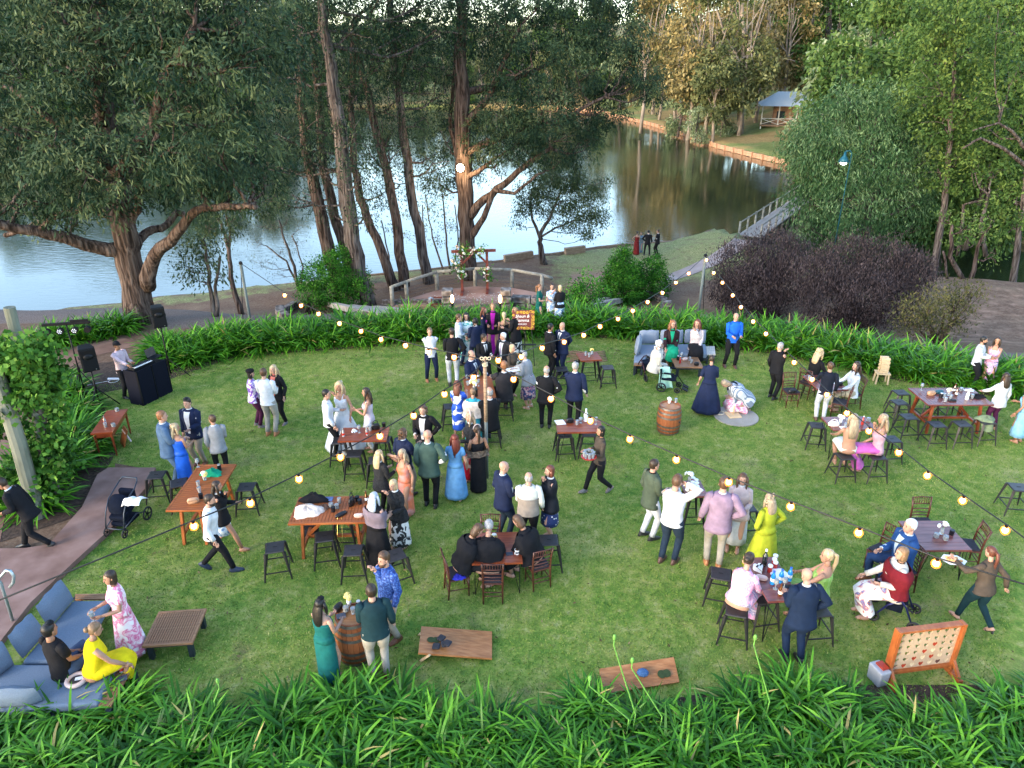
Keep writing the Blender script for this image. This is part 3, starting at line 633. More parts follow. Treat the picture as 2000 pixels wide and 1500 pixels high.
# ---- bushes
def bush(name, label, base, blobs, mat, ln, wd, up=0.0, dens=1.0, rc=.12, cat='bush', nper=24, shell=.55, dz=0):
    B = T(*base); Y = B.y; root = thing(name, label, cat, B)
    bl = []
    for q in blobs:
        c = U(q[0], q[1], Y+(q[3] if len(q) > 3 else 0))-B; bl.append((c, q[2]/FPX*Y/cos(PITCH), q[4] if len(q) > 4 else 1))
    parts = []
    for c, r, k in bl:
        ncl = int(dens*k*r*r*95)
        p = list(clump_leaves(c, r, ncl, nper, 0, ln, wd, shell, 1.0, rc))
        if up: p[1] = rng.normal(size=p[1].shape)*.35+np.array([0, 0, up])
        parts.append(p)
    A = [np.concatenate([p[i] for p in parts]) for i in range(6)]
    A[0][:, 2] = np.maximum(A[0][:, 2], .03)
    tag(obj('foliage', leaves_mesh('foliage', A[0], A[1], A[2], A[3], A[4], mat, A[5]), root), kind='stuff')
    mb = MB()
    for c, r, k in bl:
        for _ in range(3):
            e = Vector(c)+Vector((random.gauss(0, 1), random.gauss(0, 1), random.random())).normalized()*r*.7
            mb.tube([(random.uniform(-.2, .2), random.uniform(-.2, .2), 0), Vector(c)*.6, e], [.035, .025, .008], 5)
    mb.build('stems', bark2, root, True)
    return root
bush('round_bush', 'large bright green leafy bush in front of the tall trunks left of the platform', (655,598),
  [(618,540,32),(655,535,36,-.4),(690,548,32,0),(610,575,28),(650,572,34,-.8),(692,572,32,-.6),(668,508,26),(705,565,22),(598,550,18),(640,518,20),(670,495,15)], lf_bush, .11, .05, dens=1.1)
bush('small_bush', 'small yellowish bush at the left foot of the large bright green bush', (606,612), [(600,575,18),(610,595,17),(590,585,12)], lf_bush, .09, .04, dens=.9)
bush('conical_bush', 'tall pointed bright green bush, the middle of three right of the platform', (1218,588),
  [(1218,562,38,-.5),(1208,540,32),(1224,530,28),(1216,508,20),(1219,490,12),(1190,565,24),(1245,562,22)], lf_bush, .1, .05, dens=1.9)
bush('round_bush', 'dark green rounded bush on the right of the three bushes', (1275,582), [(1275,555,32),(1270,530,26),(1280,514,16),(1290,562,18)], lf_bush, .1, .05, dens=1.7)
bush('low_bush', 'low spreading dark green bush on the left of the three bushes', (1140,598), [(1122,572,22),(1147,560,26),(1142,582,26),(1170,575,20),(1118,584,16)], lf_bush, .1, .05, dens=1.0)
bush('purple_bush', 'left of the two dark purple bushes beside the start of the bridge', (1490,622),
  [(1450,520,52,0),(1510,505,52,.5),(1470,570,55,-.8),(1540,550,52,-.6),(1425,570,36,0),(1550,505,38,1),(1500,600,34,-.6)], lf_purp, .13, .035, up=1.1, dens=1.6, rc=.2)
bush('purple_bush', 'right and wider of the two dark purple bushes', (1690,648),
  [(1600,540,45,0),(1650,520,52,.5),(1720,520,52,.5),(1770,545,45,0),(1620,590,50,-.8),(1690,585,55,-1),(1750,590,45,-.6),(1665,625,28,-.8),(1790,530,30,.5)], lf_purp, .13, .035, up=1.1, dens=1.6, rc=.2)
bush('brown_green_bush', 'loose brownish green bush at the right end of the purple bushes', (1830,672),
  [(1800,600,38),(1850,590,36),(1880,575,26),(1820,640,36,-.3),(1870,620,28),(1910,570,16,0,.7),(1775,630,26)], lf_brow, .12, .04, up=.4, dens=.75, rc=.2)
# ---- far woods: individual trees sharing eight shapes
def far_variant(kind, H_, mat, bark, nb, w, ln, wd, lean=0, open_=.3, low=.25):
    blobs = []; paths = []
    top = Vector((lean, 0, H_*.62)); p, r = wob([(Vector((0, 0, -.5)), .32), (top*.5, .25), (top, .15)], .2); paths.append((p, r))
    for i in range(nb):
        a = random.uniform(0, 2*pi); z = H_*random.uniform(low, .96); q = (z/H_-low)/(1-low)
        rr = w*(.5+.9*math.sin(pi*min(1, .15+.8*q)))*random.uniform(.3, 1)*.75
        c = Vector((cos(a)*rr+lean*q, sin(a)*rr, z)); rad = w*random.uniform(.3, .48)*(1.05-.45*q); blobs.append((c, rad, 1))
        s = top*random.uniform(.45, 1); pp, r2 = wob([(s, .11), (c, .03)], .3); paths.append((pp, r2))
    tm = MB()
    for p, r in paths: tm.tube(p, r, 5)
    return tm.mesh('trunk', bark, True), crown_mesh('crown', blobs, mat, ln, wd, .5, .36*(1-open_), rc=.55, nper=22)
FV = {}
for key, kind, H_, mat, bark, nb, w, op, low in (
    ('o1','orange',21,lf_orng,bark3,16,3.6,.15,.3),('o2','orange',18,lf_orng,bark3,14,3.3,.1,.25),('g1','olive',22,lf_oliv,bark3,18,3.8,.1,.25),('g2','olive',17,lf_oliv,bark3,15,3.8,0,.12),
    ('w1','green',19,lf_wall,bark1,20,4.4,0,.1),('w2','green',14,lf_wall,bark1,18,4.2,0,.05),('p1','pale',9,lf_pale,bark1,14,3.2,0,.05),('w3','green',24,lf_wall,bark3,20,4.6,0,.2)):
    FV[key] = far_variant(kind, H_, mat, bark, nb, w, .62, .3, random.uniform(-1, 1), op, low)
far_lab = {'o': 'tall gum tree with leaves tinted orange by sunset glow in the far wood', 'g': 'olive green gum tree in the far wood', 'w': 'leafy green tree in the far wood', 'p': 'pale silvery wattle in the far wood'}
far_n = 0
def far_tree(key, x, y, s=1.0, z=None, label=None, name='far_tree', group='far'):
    global far_n
    t_ = thing(name, label or far_lab[key[0]], 'tree', (x, y, (farz(x, y) if z is None else z)-.2), random.uniform(0, 6.28), None if label else {'o':'orange-tinted gums of the far wood','g':'olive gums of the far wood','w':'green trees of the far wood','p':'pale wattles of the far wood'}[key[0]], (s*random.uniform(.9, 1.12), s*random.uniform(.9, 1.12), s*random.uniform(.9, 1.1)))
    tr, cr = FV[key]; obj('trunk', tr, t_); tag(obj('crown', cr, t_), kind='stuff'); far_n += 1
    return t_
FSN = [(Vector((*p, 0)), Vector(outd(*p))) for p in fsp]
def shore_pt(i, k): p, d = FSN[i]; q = p+d*k; return q.x, q.y
# north shore, four rows
for row, (off, keys, s) in enumerate(((78, ['w3','w3','g1'], 1.0), (4, ['w2','g2','w1','p1','w2'], 1.0), (13, ['w1','g1','w2','w3','g2'], 1.0), (26, ['g1','w3','w1'], 1.0), (46, ['w3','g1','w1'], 1.05))):
    for q in np.arange(-150, 30, 7.2):
        x = q+random.uniform(-2.5, 2.5)
        ysh = float(np.interp(x, [p[0] for p in FS[:9]], [p[1] for p in FS[:9]]))
        y = ysh+off+random.uniform(-3, 3)
        if abs(x)/y > .82: continue
        s2 = s*(1.4 if x < -62 else (.62 if x < 8 else .95))
        far_tree(random.choice(keys), x, y, s2)
# wooded promontory on the right with the orange gums (its foot is the curved shore)
OR = [(1255,125,'o1',1.0),(1290,150,'g2',.9),(1320,135,'o2',1.1),(1350,120,'o1',1.1),(1385,118,'g1',1.1),(1400,112,'g2',.8),(1450,116,'g1',1.1),(1480,128,'o2',1.1),(1260,215,'w3',1.6),(1330,220,'w3',1.6),(1400,215,'w3',1.6),(1480,220,'w3',1.6),(1560,215,'w3',1.5),(1530,128,'o1',1.05),(1340,145,'o2',1.25),(1275,160,'o1',1.2),(1420,140,'o1',1.25),(1480,138,'g1',1.2),(1520,145,'w3',1.1),(1560,135,'w3',1.1),(1600,130,'w1',1.2),(1300,185,'w3',1.3),(1380,170,'g1',1.3),(1460,170,'w3',1.3),(1540,170,'w3',1.3),(1250,200,'g1',1.3),(1225,190,'g2',1.1),(1190,200,'w1',1.1),(1210,175,'p1',1.5)]
for px, Y, k, s in OR:
    x = U(px, 200, Y).x; far_tree(k, x, Y, s)
far_tree('p1', U(1330, 200, 122).x, 122, .8); far_tree('p1', U(1415, 200, 118).x, 118, .7); far_tree('p1', U(1365, 200, 112).x, 112, .5)
# the wood closing the right side
for px, Y, k, s in ((1625,88,'p1',1.4),(1640,100,'p1',1.5),(1660,92,'p1',1.2),(1600,80,'p1',.7),(1650,76,'w2',.85),(1700,82,'w1',.85),(1640,110,'w1',1.0),(1700,105,'w3',.9),(1760,100,'w3',.9),(1750,74,'w2',.95),(1800,80,'w1',.9),(1860,76,'w1',.95),
    (1840,62,'w2',.85),(1900,66,'w2',.95),(1950,62,'w1',.8),(2010,66,'w1',.9),(1920,90,'w3',.9),(2000,88,'w3',.9),(1850,100,'w3',1),(1960,110,'w3',1),(1780,125,'w3',1),(1700,135,'w3',1),(1640,140,'w3',1),(2060,75,'w1',.9),(2080,95,'w3',1),
    (1780,58,'p1',.9),(1960,54,'w2',.65),(1880,54,'p1',.75),(2040,54,'w2',.7),(1830,54,'w2',.5),(1990,50,'w2',.5),(1900,47,'w2',.75),(1830,47,'w2',.6),(1960,44,'w2',.7),(2030,44,'w1',.6),(1815,70,'w2',1.0),(1880,82,'w3',.9),(1940,74,'w1',1.0),(1700,62,'w2',.8),(1740,60,'w2',.7),(1670,64,'w2',.6)):
    x = U(px, 200, Y).x; far_tree(k, x, Y, s)
# the pale forked gum on the bank in front of the orange wood
at_px_tree('pale_gum_tree', 'pale-barked gum with bare forked branches on the far bank left of the cabin', (1445,262), 118,
  [[(1445,262,.55),(1447,200,.48),(1450,140,.42),(1452,80,.32),(1450,10,.22)],[(1448,150,.3),(1438,105,.25),(1415,70,.2),(1400,20,.14)],[(1450,150,.28),(1470,115,.2),(1490,98,.14),(1520,95,.08)],[(1452,70,.18),(1470,40,.12),(1490,10,.1)],[(1440,110,.16),(1410,80,.12),(1395,85,.08)]],
  [(1420,30,26,0,.5),(1470,20,28,0,.5),(1500,80,16,0,.4),(1400,60,16,0,.4),(1450,-20,30,0,.6)],
  lf_orng, bark3, ln=.4, wd=.14, droop=.5, dens=.09, rc=.6, nper=14, limb_r=.1)
# ---- strap-leaved plants (agapanthus), each plant a thing
def strap_mesh(nl, L, Wd, mat, spread=1.0, seg=4, rad=.1):
    n = nl; az = rng.uniform(0, 2*pi, n); el = np.clip(rng.normal(1.05, .3, n), .25, 1.5); Ln = L*rng.uniform(.65, 1.15, n); curl = rng.uniform(.7, 1.9, n)*spread
    rb = rad*rng.random(n)**.5; a2 = rng.uniform(0, 2*pi, n)
    P = np.stack([rb*np.cos(a2), rb*np.sin(a2), np.zeros(n)], 1); V = np.empty((n, (seg+1)*2, 3))
    hx = np.stack([np.cos(az), np.sin(az)], 1); side = np.stack([-np.sin(az), np.cos(az), np.zeros(n)], 1)
    tw = rng.normal(0, .35, n)
    prof = [.65, 1, 1, .75, .12] if seg == 4 else [.7, 1, 1, .95, .75, .1]
    for k in range(seg+1):
        sd_ = side*np.cos(tw)[:, None]+np.array([0, 0, 1])*np.sin(tw)[:, None]
        w = Wd*prof[k]*.5
        V[:, 2*k] = P-sd_*w; V[:, 2*k+1] = P+sd_*w
        e = el-curl*(k+.5)/seg
        st = Ln/seg
        P = P+np.stack([hx[:, 0]*np.cos(e)*st, hx[:, 1]*np.cos(e)*st, np.sin(e)*st], 1)
    V[:, :, 2] = np.maximum(V[:, :, 2], .01+0*V[:, :, 2])
    m = (seg+1)*2; me = bpy.data.meshes.new('leaves')
    idx = []
    base = np.arange(n)*m
    for k in range(seg): idx.append(np.stack([base+2*k, base+2*k+1, base+2*k+3, base+2*k+2], 1))
    I = np.stack(idx, 1).reshape(-1, 4)
    me.vertices.add(n*m); me.vertices.foreach_set('co', V.ravel()); me.loops.add(I.size); me.loops.foreach_set('vertex_index', I.ravel().astype(np.int32))
    me.polygons.add(len(I)); me.polygons.foreach_set('loop_start', np.arange(0, I.size, 4, dtype=np.int32))
    me.polygons.foreach_set('use_smooth', np.ones(len(I), bool))
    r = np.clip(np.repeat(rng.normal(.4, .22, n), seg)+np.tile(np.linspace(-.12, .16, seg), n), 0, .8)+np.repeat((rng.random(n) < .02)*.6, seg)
    a = me.attributes.new('rnd', 'FLOAT', 'FACE'); a.data.foreach_set('value', np.clip(r, 0, 1.3).astype(np.float32))
    me.materials.append(mat); me.update(calc_edges=True); return me
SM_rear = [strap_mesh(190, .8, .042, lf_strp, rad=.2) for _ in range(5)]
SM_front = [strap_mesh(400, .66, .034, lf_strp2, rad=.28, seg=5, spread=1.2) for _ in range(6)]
def agap(x, y, me, label, group, s=1.0, z=0.0):
    o = thing('agapanthus_plant', label, 'plant', (x, y, z), random.uniform(0, 6.28), group, (s, s, s*random.uniform(.9, 1.12)))
    tag(obj('leaves', me, o), kind='stuff'); return o
arc = [Vector((-9.9,18.7,0)), Vector((-9.1,18.3,0))]+[p+Vector((p.x*.03, .38, 0)) for p in arcL[1:]]+[Vector((15,15.0,0)),Vector((17,14.2,0))]
def walk(pts, step):
    out = []; acc = 0; d0 = 0
    for a, b in zip(pts[:-1], pts[1:]):
        L = (b-a).length
        while d0 <= L: out.append(a+(b-a)*(d0/L)); d0 += step
        d0 -= L
    return out
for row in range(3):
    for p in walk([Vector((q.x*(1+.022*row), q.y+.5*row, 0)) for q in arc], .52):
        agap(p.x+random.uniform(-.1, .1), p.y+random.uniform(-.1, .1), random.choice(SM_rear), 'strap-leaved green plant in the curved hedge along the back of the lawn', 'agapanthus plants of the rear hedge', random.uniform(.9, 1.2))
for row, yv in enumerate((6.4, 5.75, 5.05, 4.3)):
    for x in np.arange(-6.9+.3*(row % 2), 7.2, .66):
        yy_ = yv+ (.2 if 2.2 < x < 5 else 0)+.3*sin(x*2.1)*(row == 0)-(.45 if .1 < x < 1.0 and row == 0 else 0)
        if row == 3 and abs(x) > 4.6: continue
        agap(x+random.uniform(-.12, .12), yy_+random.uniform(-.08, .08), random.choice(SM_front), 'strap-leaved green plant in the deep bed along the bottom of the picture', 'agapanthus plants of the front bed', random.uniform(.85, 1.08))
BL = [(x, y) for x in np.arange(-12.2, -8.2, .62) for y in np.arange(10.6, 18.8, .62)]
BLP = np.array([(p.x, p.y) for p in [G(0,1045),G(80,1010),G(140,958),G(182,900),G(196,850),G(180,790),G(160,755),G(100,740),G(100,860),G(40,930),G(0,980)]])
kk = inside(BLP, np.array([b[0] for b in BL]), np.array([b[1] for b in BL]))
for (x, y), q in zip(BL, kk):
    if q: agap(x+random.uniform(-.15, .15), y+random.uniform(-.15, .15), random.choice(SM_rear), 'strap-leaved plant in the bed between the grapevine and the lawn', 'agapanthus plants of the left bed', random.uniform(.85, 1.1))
for row in range(2):
    for p in walk([G(35,694+0,0)+Vector((0,.5*row,0)), G(130,672)+Vector((0,.5*row,0)), G(245,650)+Vector((0,.5*row,0))], .55):
        agap(p.x, p.y, random.choice(SM_rear), 'strap-leaved plant in the short hedge beyond the dirt path', 'agapanthus plants beyond the dirt path', random.uniform(.85, 1.1))
# flower stalks rising from the front bed
for px, py, tx, ty in ((1238,1395,1200,1245),(1290,1400,1235,1290),(1500,1370,1475,1245),(415,1370,425,1330),(1225,1405,1152,1325)):
    a = G(px, py, .5); h_ = hgt(tx, ty, Vector((a.x, a.y, 0))); top = U(tx, ty, a.y)
    o = MB().tube([(0,0,0), (.02,0,.5), tuple(top-Vector((a.x,a.y,0))-Vector((0,0,.12))), tuple(top-Vector((a.x,a.y,0)))], [.01,.009,.008,.008], 6).ell(top-Vector((a.x,a.y,0)), (.022,.022,.045)).build('flower_stalk', M('stalk_green', (.12,.3,.05)), smooth=True, loc=(a.x, a.y, 0))
    tag(o, 'slender green flower stalk with a closed bud rising from the front bed', 'flower stalk', 'agapanthus flower stalks')
# ---- grapevine on leaning posts at the left edge
post_m = ramp_mat('grey_green_post', [(.3,(.09,.1,.075)),(.6,(.19,.2,.16)),(.8,(.27,.27,.23))], scale=4, stretch=(1,1,.3), rough=.95, bump=.4)
for base, top, r, lab in (((110,985),(18,600),.1,'weathered round timber post of the vine trellis, its sawn top bare'), ((75,1010),(-10,720),.14,'grey-green timber post of the vine trellis behind the grapevine'), ((-15,1010),(-60,640),.14,'timber trellis post cut by the left edge of the view')):
    b0 = G(*base); t0 = U(top[0], top[1], b0.y+.05)-b0
    tag(MB().tube([(0,0,0), t0*.5+Vector((.03,0,0)), t0], [r, r*.95, r*.9], 12).build('trellis_post', post_m, smooth=False, loc=b0), lab, 'post')
vb = G(95, 985); vine = thing('grapevine', 'leafy grapevine with gnarled trunk climbing the trellis posts at the left edge', 'vine', vb)
def vp(px, py, dy=0): return U(px, py, vb.y+dy)-vb
tubeobj('trunk', [wob([(vp(118,985),.1),(vp(88,900),.09),(vp(82,830),.08),(vp(60,770),.07),(vp(20,740),.05)],.06), wob([(vp(82,840),.06),(vp(50,800),.045),(vp(35,760),.035)],.05), wob([(vp(95,950),.08),(vp(110,900),.05),(vp(100,840),.03)],.06)], bark1, vine, 8)
A = [clump_leaves(vp(x, y, dy), r/FPX*14.5, int(k*r*1.5), 16, .3, .1, .1, .3, 1, .13) for x, y, r, k, dy in ((20,720,45,1,0),(65,700,35,1,-.3),(85,735,28,1,0),(12,780,26,.7,-.2),(60,765,24,.7,-.3),(5,835,18,.5,0),(95,800,22,.8,.2),(100,860,22,.8,0),(70,905,25,.8,0),(30,930,40,.9,0),(75,945,28,.9,-.2),(110,900,22,.8,0),(15,985,30,.8,0),(5,700,30,1,0),(60,850,8,.4,0))]
A = [np.concatenate([a[i] for a in A]) for i in range(6)]
tag(obj('leaves', leaves_mesh('leaves', A[0], A[1], A[2], A[3], A[4], lf_vine, A[5]), vine), kind='stuff')
# ================================================================== built structures on the bank
PZ = -3.3
pl = [G(x, y, PZ) for x, y in ((768,598),(785,590),(800,583),(856,566),(928,559),(1000,562),(1052,572),(1085,596),(1000,597),(990,611),(875,611),(870,598))]
plat_m = ramp_mat('platform_concrete', [(.3,(.22,.11,.075)),(.5,(.3,.165,.12)),(.72,(.4,.25,.2))], scale=.7, detail=9, rough=.9, bump=.1)
o = MB().poly([(p.x, p.y) for p in pl], PZ-.35, PZ).build('platform', plat_m); o['kind'] = 'structure'
logm = ramp_mat('rail_log', [(.3,(.19,.17,.13)),(.6,(.34,.31,.25)),(.8,(.45,.42,.36))], scale=5, rough=.9, bump=.3)
wire = M('wire', (.12,.12,.12), .5, .8, var=0)
fence = thing('rail_fence', 'curved log rail fence with wire strands around the concrete platform', 'fence', G(928, 557, PZ))
F0 = fence.location.copy(); fp_ = [(767,596),(795,585),(854,564.5),(928,557.5),(1000,560),(1058,571)]
tops = []
for x, y in fp_:
    p = G(x, y, PZ); MB().tube([(0,0,-.2),(0,0,.95)], .1, 8).build('post', logm, fence, loc=p-F0, smooth=True); tops.append(p-F0+Vector((0,0,.92)))
tops.append(G(1079, 574, PZ)-F0+Vector((0,.4,.7)))
for a, b in zip(tops[:-1], tops[1:]):
    MB().tube([(0,0,0), b-a], .085, 8).build('rail', logm, fence, loc=a, smooth=True)
    mb = MB()
    for k in (.3, .5, .7): mb.tube([(0,0,-k), b-a-Vector((0,0,k))], .008, 4)
    mb.build('wire', wire, fence, loc=a)
stone = ramp_mat('dry_stone', [(.3,(.07,.055,.046)),(.55,(.14,.115,.1)),(.75,(.22,.19,.17))], 'voronoi', scale=6, rough=.95, bump=.6)
def wall(pts, h, w, lab, z0=None, cat='wall', nm='stone_wall'):
    w3 = [Vector((p[0], p[1], 0)) for p in pts]; r = thing(nm, lab, cat, w3[0])
    n = 0
    for a, b in zip(w3[:-1], w3[1:]):
        L = (b-a).length; k = max(1, int(L/.42)); d = (b-a)/k
        for i in range(k):
            for lay in range(2):
                c = a+d*(i+.5+(.2 if lay else 0)); zz = (terr(c.x, c.y) if z0 is None else z0)+h*(.25+.5*lay)
                MB().box((0,0,0), (d.length*random.uniform(.86,.98), w*random.uniform(.9,1.1), h*.5*random.uniform(.86,.98)), (0,0,math.atan2(d.y,d.x))).build('stone', stone, r, bevel=.02, loc=Vector((c.x, c.y, zz))-w3[0])
    return r
def pp(*q): return [tuple(T(x, y))[:2] for x, y in q]
wall(pp((742,603),(800,602),(872,601)), .45, .35, 'low stone wall in front of the platform on the left of the opening')
wall(pp((990,602),(1030,603),(1070,606)), .45, .35, 'low stone wall in front of the platform on the right, behind the easel')
wall(pp((562,634),(549,625),(552,614),(575,602),(625,597)), .35, .3, 'curved stone edging at the left end of the timber seats')
wall(pp((1213,588),(1240,578),(1275,583),(1296,594),(1302,606)), .35, .3, 'curved stone edging below the conical bush on the right')
for cx, cy, lab in ((875,606,'small square stone pier left of the platform opening'),(988,606,'small square stone pier right of the platform opening')):
    p = T(cx, cy); r = thing('stone_pier', lab, 'pier', p)
    for k in range(3): MB().box((0,0,.14+.26*k),(.4-.02*k,.4,.2)).build('stone', stone, r, bevel=.03)
seat_t = ramp_mat('step_timber', [(.3,(.22,.18,.15)),(.6,(.36,.31,.27)),(.8,(.46,.41,.37))], scale=3, rough=.95, bump=.3)
for i, (a, b, lab) in enumerate((((645,598),(748,624),'leftmost grey timber step of the seats left of the platform'),((682,603),(762,622),'second grey timber step left of the platform'),((705,605),(785,622),'third grey timber step left of the platform'),((732,606),(812,618),'right hand timber step of the left seats, nearest the platform'),
    ((1212,590),(1118,612),'outer grey timber step right of the platform'),((1190,588),(1085,610),'inner grey timber step right of the platform'))):
    A = T(*a); B = T(*b); tag(MB().bar((0,0,.1), tuple(B-A+Vector((0,0,.1))), .3, .24).build('timber_step', seat_t, bevel=.02, loc=A), lab, 'step')
# arbour with flowers
redw = ramp_mat('arbour_wood', [(.3,(.11,.025,.015)),(.7,(.22,.05,.03))], scale=3, stretch=(1,1,4), rough=.6)
ar = thing('wooden_arbour', 'dark red wooden wedding arbour with white and peach flowers on its left corner', 'arbour', G(903, 572, PZ))
A0 = ar.location.copy(); A1 = G(952, 569, PZ)-A0; hA = hgt(903, 494, A0)
MB().box((0,0,hA/2),(.13,.13,hA)).build('post', redw, ar); MB().box(A1+Vector((0,0,hA/2)),(.13,.13,hA)).build('post', redw, ar)
MB().bar(Vector((-.5,0,hA+.07)), A1+Vector((.45,0,hA+.07)), .13).build('beam', redw, ar)
MB().bar(Vector((.05,0,hA-.55)), Vector((.6,0,hA)), .09).build('brace', redw, ar); MB().bar(A1+Vector((-.05,0,hA-.55)), A1+Vector((-.6,0,hA)), .09).build('brace', redw, ar)
for q in (Vector((0,0,.06)), A1+Vector((0,0,.06))): MB().box(q,(.14,1.0,.12)).build('foot', redw, ar)
flw = [M('petal_white', (.8,.77,.7), var=.08), M('petal_peach', (.75,.5,.35), var=.1), M('petal_yellow', (.8,.62,.2), var=.1), M('petal_blush', (.72,.52,.47), var=.1), M('bouquet_green', (.1,.2,.06))]
def flower(r, big=1):
    mb = MB()
    for k in range(7):
        a = 2*pi*k/7; mb.ell((cos(a)*r*.5, sin(a)*r*.5, .2*r), (r*.45, r*.45, r*.3), 6, 4)
    mb.ell((0,0,.3*r), (r*.4,r*.4,r*.45), 6, 4); return mb
FLM = [flower(.13).mesh('flower', m_, True) for m_ in flw[:4]]
def flowers(root, spots, n, rad, green=True):
    for c in spots:
        for _ in range(n):
            d = Vector((random.gauss(0,1),random.gauss(0,.7),random.gauss(0,1))).normalized()*rad*random.uniform(.5,1.05)
            o = obj('flower', random.choices(FLM, (6,2,1,2))[0], root); o.location = Vector(c)+d; o.rotation_euler = d.to_track_quat('Z','Y').to_euler(); o.scale = (random.uniform(.4,.8),)*3
    A = [clump_leaves(c, rad, 5, 16, 0, .14, .06, .5, 1, .12) for c in spots]; A = [np.concatenate([a[i] for a in A]) for i in range(6)]
    tag(obj('foliage', leaves_mesh('foliage', *A[:5], lf_bush, A[5]), root), kind='stuff')
flowers(ar, [(-.1,-.1,hA+.1),(.35,-.1,hA+.2),(.85,-.1,hA+.15),(-.2,-.1,hA-.35),(-.12,-.12,hA-.75),(0.05,-.1,hA-1.1)], 8, .3)
flowers(ar, [tuple(A1+Vector((0,-.1,hA-.95))), tuple(A1+Vector((0,-.1,hA-1.35)))], 6, .2)
o = obj('flower', FLM[0], ar); o.location = (-.12,-.1,1.15)
# path on the bank and the boardwalk bridge
pth = ramp_mat('bank_path', [(.3,(.27,.2,.18)),(.7,(.38,.3,.28))], scale=1.2, detail=9, rough=.95, bump=.1)
L1 = [(1290,543),(1340,523),(1382,503),(1410,484),(1440,462)]; L2 = [(1290,556),(1345,540),(1400,518),(1440,495),(1482,463)]
def strip(name, l1, l2, mat, dz=.03, sub=6):
    vs = []; 
    for (a, b), (c, d) in zip(zip(l1[:-1], l1[1:]), zip(l2[:-1], l2[1:])):
        for k in range(sub):
            t = k/sub
            for (p, q) in ((a, b), (c, d)): 
                w = T(p[0]*(1-t)+q[0]*t, p[1]*(1-t)+q[1]*t); vs.append((w.x, w.y, terr(w.x, w.y)+dz))
    for q in (l1[-1], l2[-1]): w = T(*q); vs.append((w.x, w.y, terr(w.x, w.y)+dz))
    n = len(vs)//2; mb = MB(); mb.add(vs, [(2*i, 2*i+1, 2*i+3, 2*i+2) for i in range(n-1)])
    o = mb.build(name, mat, smooth=True); o['kind'] = 'structure'; return o
strip('bank_path', L1, L2, pth)
BZ = -3.55
b0 = G(1443, 459, BZ); b1 = G(1560, 381, BZ); c0 = G(1482, 463, BZ); dd = (b1-b0); br = thing('boardwalk_bridge', 'narrow grey timber footbridge with post and rail sides crossing the creek', 'bridge', b0)
perp = Vector((dd.y, -dd.x, 0)).normalized()*1.5
deck = MB(); nb_ = int(dd.length/.3)
bm_ = MB().box((0,0,0),(1.6,.27,.07)).mesh('plank', seat_t)
for i in range(min(nb_, 110)):
    c = dd*((i+.5)/nb_)+perp/2; o = obj('plank', bm_, br); o.location = c; o.rotation_euler = (0,0,math.atan2(perp.y, perp.x))
for s_, off in ((0, Vector((0,0,0))), (1, perp)):
    prev = None
    for k in range(10):
        q = dd*(k/9)+off; MB().tube([q-Vector((0,0,1.2)), q+Vector((0,0,.95))], .075, 7).build('post', logm, br, True)
        if prev is not None: MB().tube([prev+Vector((0,0,.88)), q+Vector((0,0,.88))], .05, 6).build('rail', logm, br, True); MB().tube([prev+Vector((0,0,.4)), q+Vector((0,0,.4))], .012, 4).build('wire', wire, br)
        prev = q
# cabin among the trees on the far bank
tinm = ramp_mat('tin_roof', [(.3,(.32,.36,.38)),(.7,(.45,.5,.53))], 'wave', scale=3, rough=.45, bump=.3)
cabw = M('cabin_wood', (.3,.16,.09), var=.25, scale=3); cabp = M('cabin_pale_paint', (.55,.52,.46), var=.1); cabs = M('cabin_dark_timber', (.2,.13,.08), var=.2)  # dark timber for floor, door and shed wall
cp = U(1535, 245, 120); cab = thing('cabin', 'small cabin with pale tin roof, verandah posts and white balustrade on the far bank', 'cabin', (cp.x, 120, -3.1), R(-18))
MB().box((0,1,1.1),(8,4,.25)).build('floor', cabs, cab); MB().box((0.8,2.4,2.7),(6,3,3)).build('wall', cabw, cab)
MB().add([(-4.6,-1.6,4.0),(4.8,-1.6,4.0),(4.8,5.2,4.2),(-4.6,5.2,4.2),(-1.8,1.8,6.0),(2.2,1.8,6.0)],[(0,1,5,4),(1,2,5),(2,3,4,5),(3,0,4),(3,2,1,0)]).build('roof', tinm, cab)
for x in (-3.8,-1.3,1.3,3.8): MB().box((x,-.9,2.0),(.18,.18,4.2)).build('post', cabp, cab)
for x in (-3.8,-1.3): 
    MB().bar((x,-.95,2.15),(x+2.5,-.95,2.15),.1).build('rail', cabp, cab); MB().bar((x,-.95,1.3),(x+2.5,-.95,2.1),.08).build('balustrade_cross', cabp, cab); MB().bar((x,-.95,2.1),(x+2.5,-.95,1.3),.08).build('balustrade_cross', cabp, cab)
MB().box((1.3,.85,2.3),(1,.08,2)).build('door', cabs, cab); MB().box((-1.0,.85,2.6),(1.2,.08,1.1)).build('window', M('dark_pane', (.03,.04,.05), .15, var=0), cab)
cp2 = U(1335, 200, 150); cb2 = thing('shed', 'dim brown shed half hidden behind the orange-tinted gums', 'shed', (cp2.x, 138, -2.4)); MB().box((0,0,1.5),(7,4,3)).build('wall', cabs, cb2); MB().box((0,0,3.1),(7.8,5,.25)).build('roof', tinm, cb2)
